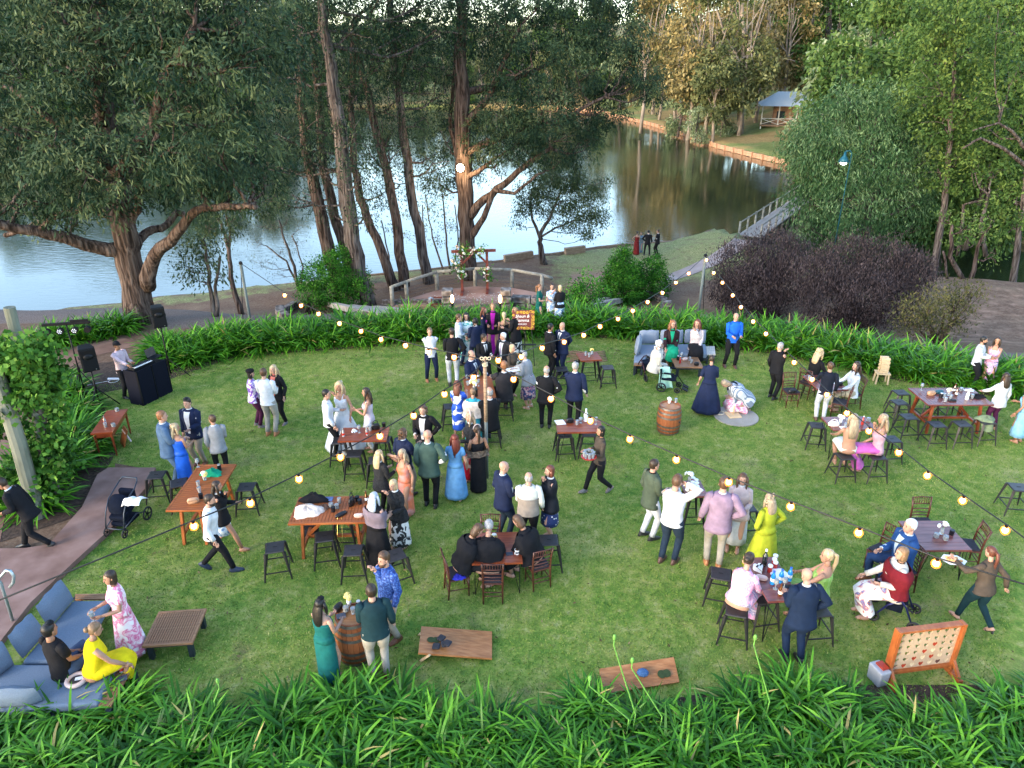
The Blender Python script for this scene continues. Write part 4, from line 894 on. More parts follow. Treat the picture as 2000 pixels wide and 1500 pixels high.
# teal lamp post by the bridge
teal = M('teal_metal', (.012,.09,.12), .4, .3, var=0); lampglow = M('lamp_glow_cool', (.8,.85,.9), var=0, emit=(.85,.93,1), estr=3)
lp = U(1612, 470, 42); zt = U(1594, 322, 42).z; lz = terr(lp.x, 42); lz = max(lz, -4.1)
lamp = thing('street_lamp', 'teal garden lamp with hanging bell shade in front of the weeping tree', 'lamp post', (lp.x-.5, 39.6, lz)); hh = U(1594, 300, 39.6).z-lz
MB().tube([(0,0,0),(0,0,hh),(-.1,0,hh+.15),(-.35,0,hh+.12)], .028, 8).build('pole', teal, lamp, True)
MB().rings([(-.35,0,hh-.42,.3,.3),(-.35,0,hh-.25,.2,.2),(-.35,0,hh-.1,.08,.08),(-.35,0,hh+.1,.05,.05)], 14).build('shade', teal, lamp, True); MB().ell((-.35,0,hh-.46),(.17,.17,.12)).build('bulb', lampglow, lamp, True)
# ================================================================== furniture
wood_r = ramp_mat('red_brown_wood', [(.25,(.1,.018,.007)),(.5,(.21,.042,.016)),(.75,(.3,.08,.03))], scale=3, stretch=(1,8,1), rough=.3, detail=8, spec=.5)
wood_o = ramp_mat('orange_wood', [(.25,(.17,.042,.01)),(.5,(.28,.075,.018)),(.75,(.36,.12,.035))], scale=3, stretch=(1,8,1), rough=.45, detail=8)
wood_p = ramp_mat('plum_wood', [(.25,(.085,.024,.02)),(.5,(.16,.05,.045)),(.75,(.24,.085,.07))], scale=2, stretch=(1,7,1), rough=.26, detail=8, spec=.6)
wood_t = ramp_mat('teak', [(.25,(.16,.08,.04)),(.5,(.26,.13,.065)),(.75,(.34,.19,.1))], scale=3, stretch=(1,9,1), rough=.55, detail=8)
wood_l = ramp_mat('pine', [(.25,(.48,.33,.18)),(.5,(.6,.43,.25)),(.75,(.7,.53,.34))], scale=4, stretch=(1,7,1), rough=.6, detail=8)
wood_c = ramp_mat('acacia', [(.25,(.22,.08,.025)),(.5,(.36,.145,.05)),(.75,(.46,.21,.085))], scale=5, stretch=(1,5,1), rough=.4, detail=8)
gun = M('gunmetal', (.05,.046,.048), .42, .6, var=.15, spec=.3); blk = M('black_metal', (.01,.01,.012), .5, .3, var=0, spec=.15); dkslate = M('slate_metal', (.035,.045,.055), .5, .4, var=0)
chw = ramp_mat('chair_mahogany', [(.3,(.045,.012,.008)),(.7,(.11,.035,.022))], scale=20, rough=.35)
# metal stool
SH = .53
def make_stool(h, nm, lab, cat, s=.15, foot=.215, tops=gun, w=.032):
    t = thing(nm, lab, cat)
    mb = MB().box((0,0,h-.012),(2*s,2*s,.03)); mb.build('seat', tops, t, bevel=.02)
    MB().box((0,0,h+.0045),(.07,.022,.004)).build('hand_slot', M('slot_black', (.01,.01,.01), var=0), t)
    for a, b in ((-1,-1),(1,-1),(1,1),(-1,1)):
        mb = MB(); p = Vector((a*s*.93,b*s*.93,h-.02)); q = Vector((a*foot,b*foot,0)); mb.tube([q,p],[.012,w],4); mb.build('leg', gun, t)
    for k, (a, b) in enumerate((((-1,-1),(1,-1)),((1,-1),(1,1)),((1,1),(-1,1)),((-1,1),(-1,-1)))):
        z = h*(.36 if k % 2 else .3); f = foot-(foot-s)*z/h; MB().bar((a[0]*f,a[1]*f,z),(b[0]*f,b[1]*f,z),.012,.02).build('crossbar', gun, t)
    return t
stool = make_stool(SH, 'metal_stool', '', 'stool')
for px, py, yaw, lab in ((305,927,8,'metal stool standing half on the concrete path beside the stroller'),(349,942,25,'metal stool behind the man in the blue suit, tucked at the orange slatted table'),(481,950,5,'metal stool at the right of the orange slatted table with the green cloth'),
    (537,1068,14,'metal stool standing alone on the grass left of the table with the fur coat'),(634,1047,12,'metal stool in front of the trestle table, beside the striped bag'),(690,1074,4,'metal stool in front of the trestle table, next to the long black skirt'),(672,1012,0,'metal stool under the far side of the trestle table with coats'),(772,1083,30,'metal stool behind the bearded man in the patterned blue shirt'),
    (692,885,2,'metal stool in front of the glossy red table by the bride'),(735,898,5,'metal stool half hidden by the long-haired blonde woman in black'),(664,860,0,'metal stool under the left end of the glossy red table'),(748,858,0,'metal stool under the right end of the glossy red table'),
    (880,793,8,'metal stool behind the woman in the blue floral dress'),(985,776,0,'metal stool under the man leaning on the long red table'),(960,826,0,'metal stool under the grey-haired man by the central pole'),
    (1103,848,5,'left of two metal stools under the red table with the orange juice'),(1149,846,0,'right of two metal stools under the red table with the orange juice'),(1097,720,6,'metal stool left of the small square red table at the back'),(1187,717,4,'metal stool right of the small square red table at the back'),
    (1072,1054,3,'metal stool right of the square table where three in black sit'),(1458,990,6,'dark metal stool between the lilac blazer and the chartreuse dress'),(1408,1120,-16,'metal stool left of the woman in pink floral at the bottles table'),(1438,1190,-16,'metal stool carrying the woman in the pink floral outfit'),(1492,1165,10,'metal stool under the table of blue bottles'),(1598,1190,5,'metal stool carrying the tattooed blonde woman'),
    (1596,830,-8,'metal stool at the left end of the table with the white handbag'),(1650,890,5,'metal stool carrying the backless blonde woman'),(1712,890,5,'metal stool carrying the woman in the pink satin skirt'),(1742,857,5,'metal stool right of the woman in the pink satin skirt'),
    (1760,766,4,'farthest of three metal stools in a row left of the long trestle table'),(1757,785,8,'middle one of three metal stools in a row left of the long trestle table'),(1775,813,5,'nearest of three metal stools in a row left of the long trestle table'),(1830,828,2,'left metal stool in front of the long trestle table at right'),(1880,827,2,'right metal stool in front of the long trestle table at right'),(1926,822,5,'metal stool with an olive jacket thrown over it'),
    (1815,778,0,'left metal stool on the far side of the long trestle table'),(1862,778,0,'right metal stool on the far side of the long trestle table'),(1990,951,-8,'metal stool cut by the right edge of the picture')):
    p = G(px, py, SH); place(stool, (p.x, p.y, 0), R(yaw), lab, 'dark metal stools on the lawn')
# mahogany banquet chair with spindle back
ch = thing('banquet_chair', '', 'chair'); CS = .37
MB().box((0,0,CS),(.34,.33,.03)).build('seat', chw, ch, bevel=.01); MB().box((0,0,CS+.03),(.31,.3,.035)).build('cushion', M('black_cushion', (.02,.02,.03), .8), ch, bevel=.012)
for s in (-1, 1):
    MB().tube([(s*.145,.145,0),(s*.15,.145,CS)],[.012,.017],8).build('leg', chw, ch, True)
    MB().tube([(s*.15,-.19,0),(s*.15,-.155,CS),(s*.155,-.17,.6),(s*.165,-.215,.8)],[.012,.018,.016,.014],8).build('leg', chw, ch, True)
    MB().tube([(s*.148,.14,.16),(s*.15,-.17,.18)],.009,6).build('stretcher', chw, ch, True)
for y, z in ((.145,.2),(-.17,.22),(-.175,.15)): MB().tube([(-.15,y,z),(.15,y,z)],.009,6).build('stretcher', chw, ch, True)
for z, y in ((.79,-.212),(.67,-.186),(.58,-.17),(.51,-.163),(.45,-.16)): MB().tube([(-.16,y,z),(0,y-.012,z+.004),(.16,y,z)],.011,6).build('back_rail', chw, ch, True)
for k in range(7):
    x = -.125+.25*k/6; MB().tube([(x,-.19,.67),(x,-.215,.79)],.007,5).build('spindle', chw, ch, True)
for px, py, yaw, lab in ((958,1060,180,'empty spindle-back chair on the far side of the square table with cups'),(893,1120,-72,'spindle-back chair at the left of the square table, blue cloth on its seat'),(963,1128,0,'nearest spindle-back chair, under the person in black with grey hair'),(1050,1102,22,'spindle-back chair at the right of the square table with cups'),
    (1545,765,186,'empty spindle-back chair with a black bag on it, left of the man in white trousers'),(1578,748,-50,'spindle-back chair of the curly blonde woman in black'),(1641,786,62,'empty spindle-back chair right of the man in white trousers'),(1665,768,88,'spindle-back chair of the woman in the white jumper'),
    (1803,1024,180,'empty spindle-back chair behind the bare plum table'),(1888,1066,80,'empty spindle-back chair at the right of the bare plum table'),(1722,1078,118,'empty spindle-back chair left of the bare plum table'),(1762,1112,98,'spindle-back chair of the white-haired man in blue')):
    p = G(px, py, CS); place(ch, (p.x, p.y, 0), R(yaw), lab, 'mahogany spindle-back chairs')
# tables from their four corners
def frame4(cs, h):
    P = [G(x, y, h) for x, y in cs]; c = sum(P, Vector())/4
    u = ((P[1]-P[0])+(P[2]-P[3]))/2; v = ((P[0]-P[3])+(P[1]-P[2]))/2
    yaw = math.atan2(u.y, u.x); L = u.length; Wd = abs(v.x*-sin(yaw)+v.y*cos(yaw)); return Vector((c.x, c.y, 0)), yaw, L, Wd
TB = {}
def table(key, cs, h, legs, top, lab, planks=6, gap=.0, along='x', cat='table', nm='table', th=.035, legm=None):
    c, yaw, L, Wd = frame4(cs, h); t = thing(nm, lab, cat, c, yaw); TB[key] = (c, yaw, L, Wd, h)
    n = planks
    if along == 'x': 
        w = Wd/n; me = MB().box((0,0,0),(L,w-max(gap,.004),th)).mesh('plank', top)
        for i in range(n): o = obj('plank', me, t); o.location = (0,-Wd/2+w*(i+.5),h-th/2+random.uniform(-.0015,.0015))
    else:
        w = L/n; me = MB().box((0,0,0),(w-max(gap,.004),Wd,th)).mesh('plank', top)
        for i in range(n): o = obj('plank', me, t); o.location = (-L/2+w*(i+.5),0,h-th/2+random.uniform(-.0015,.0015))
    x = L/2; y = Wd/2; z = h-th
    if gap or along != 'x':
        for s in (-1, 1): MB().box((0,s*(y+.02),h-th/2+.002),(L+.08,.04,th+.004)).build('rim', top, t, bevel=.004); MB().box((s*(x+.02),0,h-th/2+.002),(.04,Wd,th+.004)).build('rim', top, t, bevel=.004)
    if legs == 'hairpin':
        for a in (-1, 1):
            for b in (-1, 1):
                q = Vector((a*(x-.04),b*(y-.04),0)); mb = MB()
                for dx_, dy_ in ((0,0),(-a*.12,0),(0,-b*.1)): mb.tube([q, q+Vector((dx_,dy_,z))],.006,5)
                mb.build('leg', blk, t)
    elif legs == 'tolix':
        for a in (-1, 1):
            for b in (-1, 1): MB().tube([(a*(x+.02),b*(y+.02),0),(a*(x-.1),b*(y-.1),z)],[.013,.035],4).build('leg', blk, t)
        for zz in (.2,.35):
            f = .01
            MB().bar((-(x-.02),-(y-.02),zz),(x-.02,-(y-.02),zz),.012).build('crossbar', blk, t); MB().bar((-(x-.02),y-.02,zz),(x-.02,y-.02,zz),.012).build('crossbar', blk, t)
    elif legs == 'trestle':
        lm = legm or wood_o
        for a in (-1, 1):
            for b in (-1, 1): MB().bar((a*(x-.12),b*(y-.02),0),(a*(x-.16),b*(y-.1),z),.06,.045).build('leg', lm, t)
            MB().bar((a*(x-.14),-(y-.06),.22),(a*(x-.14),y-.06,.22),.05,.05).build('crossbar', lm, t)
            MB().bar((a*(x-.16),0,.25),(a*(x-.62),0,z),.045,.05).build('brace', lm, t)
        MB().bar((-(x-.14),0,.22),(x-.14,0,.22),.05,.05).build('stretcher', lm, t)
    elif legs == 'square':
        lm = legm or dkslate
        for a in (-1, 1):
            for b in (-1, 1): MB().box((a*(x-.03),b*(y-.03),z/2),(.07,.07,z)).build('leg', lm, t, bevel=.004)
        for s in (-1, 1): MB().box((0,s*(y-.03),z-.03),(L-.1,.04,.05)).build('apron', lm, t)
    elif legs == 'turned':
        for a in (-1, 1):
            for b in (-1, 1): MB().tube([(a*(x-.05),b*(y-.05),0),(a*(x-.05),b*(y-.05),z)],[.016,.03],6).build('leg', top, t)
        for s in (-1, 1): MB().box((0,s*(y-.05),z-.05),(L-.12,.025,.1)).build('apron', top, t); MB().box((s*(x-.05),0,z-.05),(.025,Wd-.12,.1)).build('apron', top, t)
    return t
table('a', ((197,802),(237,800),(233,842),(189,847)), .6, 'turned', wood_r, 'small old-fashioned red-brown table beside the loudspeaker stand and the leafy bed', 3)
table('b', ((392,909),(459,909),(400,993),(328,995)), .76, 'trestle', wood_o, 'long orange slatted table with a bright green cloth on it', 22, .006, 'x')
table('c', ((588,973),(722,971),(715,1017),(567,1021)), .76, 'trestle', wood_o, 'orange trestle table heaped with a fur coat, handbags and drinks', 22, .006, 'y')
table('d', ((670,835),(759,834),(757,860),(659,862)), .76, 'hairpin', wood_r, 'glossy red bar table in front of the bride', 5)
table('e', ((903,735),(957,733),(973,783),(913,787)), .76, 'turned', wood_o, 'long red-brown table at the centre pole with white flowers in a vase', 5, 0, 'x')
table('f', ((1085,819),(1175,819),(1176,843),(1088,845)), .76, 'hairpin', wood_r, 'red bar table with orange juice, a white bottle and a napkin', 4)
table('g', ((1127,689),(1166,687),(1176,702),(1133,705)), .78, 'tolix', wood_r, 'small square red bar table on black legs near the rear hedge', 4)
table('h', ((1329,939),(1368,938),(1383,969),(1339,970)), .8, 'tolix', wood_p, 'tall plum table crowded with jars and yellow and white flowers', 4)
table('i', ((1454,1089),(1520,1087),(1557,1172),(1500,1175)), .8, 'hairpin', wood_p, 'tall plum table with blue water bottles, a heart box and sunglasses', 4, 0, 'x')
table('j', ((923,1041),(1016,1038),(1020,1099),(921,1101)), .64, 'hairpin', wood_r, 'square red-brown table with white cups where three in black sit', 4)
table('k', ((1568,733),(1622,731),(1658,761),(1600,763)), .64, 'hairpin', wood_p, 'plum table in front of the standing man in white trousers', 4)
table('l', ((1606,814),(1696,813),(1709,838),(1626,840)), .76, 'hairpin', wood_p, 'plum bar table with a white handbag, between two seated blonde women', 4)
table('m', ((1782,759),(1893,759),(1939,789),(1811,789)), .76, 'trestle', wood_p, 'long dark slatted trestle table covered with bags and glasses at right', 22, .006, 'y', legm=wood_r)
table('n', ((1754,1017),(1847,1017),(1897,1074),(1803,1075)), .64, 'hairpin', wood_p, 'nearly bare square plum table with white flowers and two candle jars', 4)
table('o', ((313,1198),(396,1192),(373,1252),(285,1258)), .3, 'square', wood_t, 'low slatted teak coffee table on slate legs beside the blue-grey sofa', 18, .01, 'y', nm='coffee_table')
table('p', ((1319,699),(1364,698),(1367,717),(1317,715)), .3, 'square', wood_t, 'low coffee table with glasses in front of the grey sofa at the back', 8, .006, 'y', nm='coffee_table')
def on(key, px, py):      # world point on that table's top seen at the pixel
    return G(px, py, TB[key][4])
# barrels
stave = ramp_mat('barrel_stave', [(.25,(.14,.032,.01)),(.5,(.24,.065,.02)),(.75,(.32,.11,.04))], scale=2.5, stretch=(5,5,.5), rough=.5, detail=8)
hoop = M('galvanised_hoop', (.2,.19,.18), .45, .85, var=.2)
def barrel(px, py, h, r, lab):
    b = thing('wine_barrel', lab, 'barrel', G(px, py))
    prof = lambda z: r*(1+.17*math.sin(pi*z/h))
    ns = 22; me = None
    for k in range(ns):
        a0 = 2*pi*k/ns+.008; a1 = 2*pi*(k+1)/ns-.008; vs = []; zs = [0,h*.2,h*.4,h*.6,h*.8,h]
        if me is None:
            for z in zs:
                for rr in (prof(z), prof(z)-.025):
                    for a in (a0, a1): vs.append((rr*cos(a), rr*sin(a), z))
            fs = []
            for i in range(5):
                q = 4*i; fs += [(q,q+1,q+5,q+4),(q+3,q+2,q+6,q+7),(q+2,q,q+4,q+6),(q+1,q+3,q+7,q+5)]
            fs += [(0,2,3,1),(20,21,23,22)]
            me = MB().add(vs, fs).mesh('stave', stave)
        o = obj('stave', me, b); o.rotation_euler = (0,0,2*pi*k/ns)
    for z in (.02,.15,.3,.62,.78,.93):
        zz = h*z; w = .045*h/.7
        MB().rings([(0,0,zz,prof(zz)+.004,prof(zz)+.004),(0,0,zz+w,prof(zz+w)+.004,prof(zz+w)+.004)], 28, caps=False).build('hoop', hoop, b, True)
    MB().rings([(0,0,h-.05,r*.97,r*.97),(0,0,h-.02,r*.97,r*.97)], 28).build('lid', wood_c, b)
    MB().rings([(0,0,h-.03,r*1.0,r*1.0),(0,0,h+.004,r*1.005,r*1.005)], 28, caps=False).build('chime', stave, b)
    o = MB().ell((0,0,0),(.025,.02,.025)).build('bung', M('bung_dark', (.03,.02,.015)), b); o.location = (.22*r/.27, -prof(h*.5)*.75, h*.5)
    return b
bar1 = barrel(1304, 842, hgt(1304, 791, G(1304, 842)), .235, 'wooden wine barrel with grey hoops standing alone near the ring game')
bar2 = barrel(697, 1278, .74, .235, 'wooden wine barrel used as a table between the green dress and the beige trousers')
# sofas
blue = M('sofa_fabric_blue_grey', (.12,.16,.215), .9, var=.1, scale=60, bump=.2); grey = M('sofa_fabric_grey', (.2,.235,.29), .9, var=.1, scale=60, bump=.2)
def slab(root, pts, z0, z1, mat, nm, bev=.04):
    o = MB().poly([(p[0], p[1]) for p in pts], z0, z1).build(nm, mat, root, bevel=bev); o.modifiers[-1].segments = 4; return o
def pillow(root, a, b, z, hgt_, th, mat, lean=.25, side=1):
    """a plump back cushion standing along the line a-b"""
    a = Vector(a); b = Vector(b); L = (b-a).length; n, m = 8, 6; vs = []; fs = []
    for sgn in (-1, 1):
        for j in range(m+1):
            for i in range(n+1):
                u = i/n*2-1; v = j/m*2-1; puff = max(0, (1-abs(u)**3.5)*(1-abs(v)**3.5))**.5
                vs.append((u*L/2*(1-.05*abs(v)**2), sgn*th/2*puff, (v+1)/2*hgt_*(1-.04*u*u)+.01*sin(u*7)*(v > 0)))
    N = (n+1)*(m+1)
    for s_ in (0, 1):
        for j in range(m):
            for i in range(n):
                q = s_*N+j*(n+1)+i; f = (q, q+1, q+n+2, q+n+1); fs.append(f if s_ == 0 else f[::-1])
    o = MB().add(vs, fs).build('back_cushion', mat, root, smooth=True); d = b-a
    o.location = ((a+b)/2).to_3d() if len(a) == 2 else (a+b)/2; o.location.z = z
    o.rotation_euler = Euler((lean*side, 0, math.atan2(d.y, d.x))); return o
s1 = thing('corner_sofa', 'blue-grey outdoor corner sofa with teak ledges at lower left, two people on it', 'sofa', (0, 0, 0))
z = .33
Q = lambda *ps: [G(x, y, z) for x, y in ps]
slab(s1, Q((141,1172),(216,1171),(146,1292),(42,1292)), .2, z, blue, 'seat_cushion'); slab(s1, Q((-70,1296),(232,1297),(192,1374),(-110,1392)), .2, z, blue, 'seat_cushion')
slab(s1, [G(x, y, .2) for x, y in ((137,1180),(212,1180),(150,1300),(225,1310),(190,1395),(-110,1410),(-60,1300),(40,1300))], .13, .2, dkslate, 'frame', .005)
z = .3
for k in range(3): slab(s1, Q((147+0*k,1160+3.6*k),(216,1159+3.6*k),(216,1162+3.6*k),(147,1163+3.6*k)), .27, .3, wood_t, 'ledge_slat', .002)
for k in range(6):
    a = k/6; b_ = (k+.88)/6
    slab(s1, Q((233+26*a,1303),(233+26*b_,1303),(192+26*b_,1378),(192+26*a,1378)), .27, .3, wood_t, 'ledge_slat', .002)
for q in ((257,1308),(212,1385),(214,1164),(150,1165)): p = G(*q, .26); MB().box((p.x,p.y,.13),(.08,.08,.26)).build('leg', dkslate, s1)
for a, b_, L_ in (((146,1172),(97,1230),.25),((90,1240),(44,1290),.25),((30,1300),(-20,1335),.2)):
    pa, pb = G(*a, z), G(*b_, z); pillow(s1, pa.xy, pb.xy, z+.02, .42, .2, blue, L_, 1)
pillow(s1, G(-40,1378,z).xy, G(88,1372,z).xy, z+.0, .34, .18, blue, .2, 1)
s2 = thing('corner_sofa', 'grey outdoor corner sofa with cushions in front of the rear hedge, two women on it', 'sofa', (0, 0, 0))
z = .34
slab(s2, Q((1243,672),(1378,671),(1381,691),(1250,693)), .2, z, grey, 'seat_cushion'); slab(s2, Q((1239,692),(1262,692),(1260,707),(1238,707)), .2, z, grey, 'seat_cushion')
slab(s2, [G(x, y, .2) for x, y in ((1243,680),(1380,679),(1383,700),(1262,702),(1260,716),(1240,716))], .13, .2, dkslate, 'frame', .005)
z = .31
for k in range(5): slab(s2, Q((1379+3.4*k,676),(1381.8+3.4*k,676),(1384+3.4*k,692),(1381+3.4*k,692)), .28, .31, M('pale_slat', (.5,.45,.4)), 'ledge_slat', .002)
slab(s2, Q((1239,708),(1256,708),(1254,713),(1238,713)), .28, .31, wood_t, 'ledge_slat', .002)
for q in ((1240,714),(1254,714),(1382,693),(1395,692)): p = G(*q, .28); MB().box((p.x,p.y,.14),(.05,.05,.28)).build('leg', dkslate, s2)
for a, b_ in (((1248,672),(1287,671)),((1289,671),(1334,670)),((1336,670),(1378,670))): pillow(s2, G(*a, .34).xy, G(*b_, .34).xy, .34, .4, .17, grey, -.2, 1)
pillow(s2, G(1242,697,.34).xy, G(1245,674,.34).xy, .34, .4, .17, grey, .15, 1)
# ================================================================== people
def skinmat(k):
    c = {'l': (.44,.25,.18), 'm': (.38,.2,.13), 't': (.3,.15,.09), 'd': (.22,.12,.075)}[k]
    m = M('skin_'+k, c, .5, var=.06, spec=.35); return m
eye_m = M('eye_dark', (.03,.02,.015), .3, var=0); lip_m = M('lip', (.42,.13,.11), .4, var=0)
HC = {'black': (.012,.01,.009), 'dark': (.035,.022,.015), 'brown': (.085,.045,.025), 'light': (.2,.12,.065), 'blond': (.48,.35,.2), 'ash': (.33,.25,.17), 'grey': (.3,.29,.29), 'white': (.66,.65,.64), 'red': (.13,.025,.015), 'ginger': (.25,.11,.05), 'silver': (.42,.46,.52), 'auburn': (.12,.04,.025)}
def hairmat(k):
    c = HC[k]; return ramp_mat('hair_'+k, [(.3, tuple(x*.6 for x in c)), (.55, c), (.75, tuple(min(1, x*1.5) for x in c))], scale=14, stretch=(2.5,2.5,.5), rough=.45, bump=.4)
def cl(name, c, rough=.85, var=.13, scale=9): return M('cloth_'+name, tuple(x*.78 for x in c), rough, var=var+.06, scale=scale, bump=.7, spec=.15)
TM = [(.87,.168,.118,0),(.95,.165,.118,0),(1.05,.152,.11,.002),(1.15,.156,.112,.005),(1.25,.172,.12,.008),(1.34,.18,.115,.005),(1.4,.165,.1,0),(1.45,.12,.078,-.005),(1.49,.062,.06,-.004)]
TF = [(.86,.178,.125,-.005),(.93,.172,.12,-.005),(1.01,.146,.102,0),(1.08,.126,.092,.002),(1.17,.138,.105,.01),(1.26,.15,.126,.022),(1.33,.152,.108,.01),(1.39,.138,.088,0),(1.44,.095,.068,-.004),(1.48,.052,.052,-.003)]
ARM = {'down': (.25,.03,.88), 'slight': (.28,.1,.92), 'hold': (.13,.3,1.12), 'holdup': (.16,.3,1.27), 'mouth': (.05,.16,1.47), 'hair': (.13,.14,1.6), 'hip': (.2,.03,1.02), 'pocket': (.21,.06,.92),
       'cross': (-.09,.2,1.17), 'front': (.03,.21,1.0), 'behind': (.03,-.17,.98), 'out': (.33,.34,1.15), 'table': (.2,.4,1.05), 'lap': (.09,.27,1.0), 'far': (.2,.5,1.18), 'floor': (.12,.52,.85), 'hug': (.05,.33,1.15), 'wide': (.5,.05,1.1), 'back': (.3,-.18,.95)}
def ik(S, T_, a, b, pole):
    d = T_-S; L = d.length
    if L > (a+b)*.995: T_ = S+d*((a+b)*.995/L); d = T_-S; L = d.length
    n = d/L; x = (a*a-b*b+L*L)/(2*L); h = math.sqrt(max(0, a*a-x*x)); p = pole-n*pole.dot(n); p = p.normalized() if p.length > 1e-5 else Vector((0,-1,0))
    return S+n*x+p*h, T_
NP = 0
def person(base, H_, face, label, g='m', b=1.0, skin='l', hair=('short','brown'), top=None, sleeve='long', jacket=None, tie=None, bottom=None, skirt=None, hem=.1, flare=.2, shoes='black', arms=('down','down'),
           stance='stand', lean=0, twist=0, nod=0, hturn=0, seat=.5, extra=(), foot_dx=0.0, openj=1.0, fold=.03, group=None, strap=False, toe=0.0, lpose=None, base_z=0.0, side=0.0):
    global NP
    NP += 1; random.seed(1000+NP)
    k = H_/1.75; F_ = g == 'f'; sk = skinmat(skin)
    root = thing('person', label, 'person', base, -R(face), group)
    TT = TF if F_ else TM; shx = .158 if F_ else .19; shz = 1.39 if F_ else 1.41
    sit = stance in ('sit', 'high'); crouch = stance == 'crouch'
    hz = .93
    if sit: hz = (seat/k)+.1
    if crouch: hz = .36
    MU = Matrix.Translation((0, 0, hz)) @ Matrix.Rotation(R(side), 4, 'Y') @ Matrix.Rotation(-R(lean), 4, 'X') @ Matrix.Rotation(R(twist), 4, 'Z') @ Matrix.Translation((0, 0, -.93))
    K = Matrix.Scale(k, 4)
    up = lambda v: MU @ Vector(v)
    def fin(mb): mb.v = [tuple(K @ Vector(v)) for v in mb.v]; return mb
    # legs
    legs = []
    for s in (-1, 1):
        hp_ = Vector((s*.09, 0, hz-.02))
        if sit:
            an = Vector((s*(.1+foot_dx), .36 if stance == 'sit' else .3, .08 if stance == 'sit' else max(.08, seat/k-.36)))
            if lpose == 'crossed' and s == 1: an = Vector((-.1, .62, hz-.42+.1))
        elif crouch: an = Vector((s*.12, -.02+.1*s, .08))
        elif stance == 'walk': an = Vector((s*.08, .3 if s == 1 else -.28, .08 if s == 1 else .16))
        elif stance == 'walk2': an = Vector((s*.08, .26 if s == -1 else -.3, .08 if s == -1 else .18))
        else: an = Vector((s*(.1+foot_dx), .05*s*random.choice((-1, 1))+toe*(s == 1), .08))
        kn, an = ik(hp_, an, .44, .43, Vector((s*.15, 1, .25)))
        legs.append((s, hp_, kn, an))
    # arms
    armj = []
    for s, pose in ((-1, arms[0]), (1, arms[1])):
        S_ = up((s*shx, 0, shz)); t = ARM[pose] if isinstance(pose, str) else pose
        pole = MU.to_3x3() @ Vector((s*(.8 if pose in ('hip','hair') else .3), -.8 if pose not in ('hip','hair') else -.4, -.6)); T_ = up((s*t[0], t[1], t[2]))
        e, w = ik(S_, T_, .285, .25, pole); armj.append((s, S_, e, w, pose))
    body = MB(); body.cur = 0
    bw = b
    body.rings([(0, y, z, rx*bw*.97, ry*bw*.97) for z, rx, ry, y in TT], 14, MU)
    body.tube([up((0, -.012, 1.44)), up((0, .0, 1.58))], [.056 if not F_ else .046, .05 if not F_ else .042], 10)
    HM = MU @ Matrix.Translation((0, .01, 1.54)) @ Matrix.Rotation(-R(hturn), 4, 'Z') @ Matrix.Rotation(-R(nod), 4, 'X') @ Matrix.Translation((0, .012, .1))
    hs = .95 if not F_ else .91
    hd = [(0,.04,-.118,.026,.026),(0,.034,-.1,.046,.046),(0,.018,-.06,.06,.074),(0,.004,-.015,.071,.09),(0,0,.03,.076,.097),(0,-.004,.07,.073,.091),(0,-.008,.1,.056,.07),(0,-.01,.12,.034,.04),(0,-.01,.127,.01,.012)]
    body.rings([tuple(q*hs for q in r_) for r_ in hd], 14, HM)
    def hell(c, r_, n=8, m=5): body.ell(c, r_, n, m, None) if False else body.rings([(0,0,sin(-pi/2+pi*i/m)*r_[2],max(.03,cos(-pi/2+pi*i/m))*r_[0],max(.03,cos(-pi/2+pi*i/m))*r_[1]) for i in range(m+1)], n, HM @ Matrix.Translation(c))
    hell((0,.094*hs,-.02),(.012,.02,.024)); 
    for s in (-1, 1): hell((s*.077*hs,-.008,-.005),(.01,.022,.03),6,4)
    body.cur = 1
    for s in (-1, 1): hell((s*.03,.083*hs,.012),(.0125,.009,.006),6,4); hell((s*.03,.087*hs,.033),(.019,.006,.0035),6,4)
    body.cur = 2; hell((0,.083*hs,-.062),(.022,.009,.006),6,4); body.cur = 0
    am = .93 if F_ else 1.08; am *= (1+(b-1)*.6)
    for s, S_, e, w, pose in armj:
        body.tube([S_+(e-S_)*-.03, S_.lerp(e,.35), e, e.lerp(w,.35), w], [.044*am,.043*am,.034*am,.036*am,.023*am], 10)
        d = (w-e).normalized(); pal = w+d*.085; sd = d.cross(Vector((0,0,1)));  sd = sd.normalized() if sd.length > .1 else Vector((1,0,0)); nm = sd.cross(d).normalized()
        wid = sd if abs(d.z) < .8 else Vector((0,1,0)); wid = (wid-d*wid.dot(d)).normalized(); nrm = d.cross(wid)*(1 if s > 0 else -1)
        body.tube([w-d*.01, w+d*.03, pal], [(.022,.022),(.036,.016),(.036,.014)], 8)
        ws = 1 if s > 0 else -1
        for i, L_ in enumerate((.068,.078,.073,.055)):
            o_ = pal+wid*(-.027+.018*i)-d*.008; m1 = o_+d*L_*.5+nrm*.008; body.tube([o_, m1, m1+d*L_*.4+nrm*.026], [.0088,.008,.0065], 6)
        o_ = w+d*.03-wid*.03; m1 = o_-wid*.022+d*.03; body.tube([o_, m1, m1+d*.03+nrm*.008], [.011,.0095,.008], 6)
    for s, h0_, kn, an in legs:
        body.tube([h0_, h0_.lerp(kn,.4), kn, kn.lerp(an,.35), an], [.085*bw,.075*bw,.052,.054,.034], 10)
        sh_ = (an-kn).normalized(); pit = 0
        f0 = Matrix.Translation(an+Vector((0,.05,-.045))) 
        if stance in ('walk','walk2') and an.z > .12: f0 = Matrix.Translation(an+Vector((0,.04,-.05))) @ Matrix.Rotation(R(-38), 4, 'X')
        if lpose == 'crossed' and s == 1: f0 = Matrix.Translation(an+Vector((0,.06,-.01))) @ Matrix.Rotation(R(-25), 4, 'X')
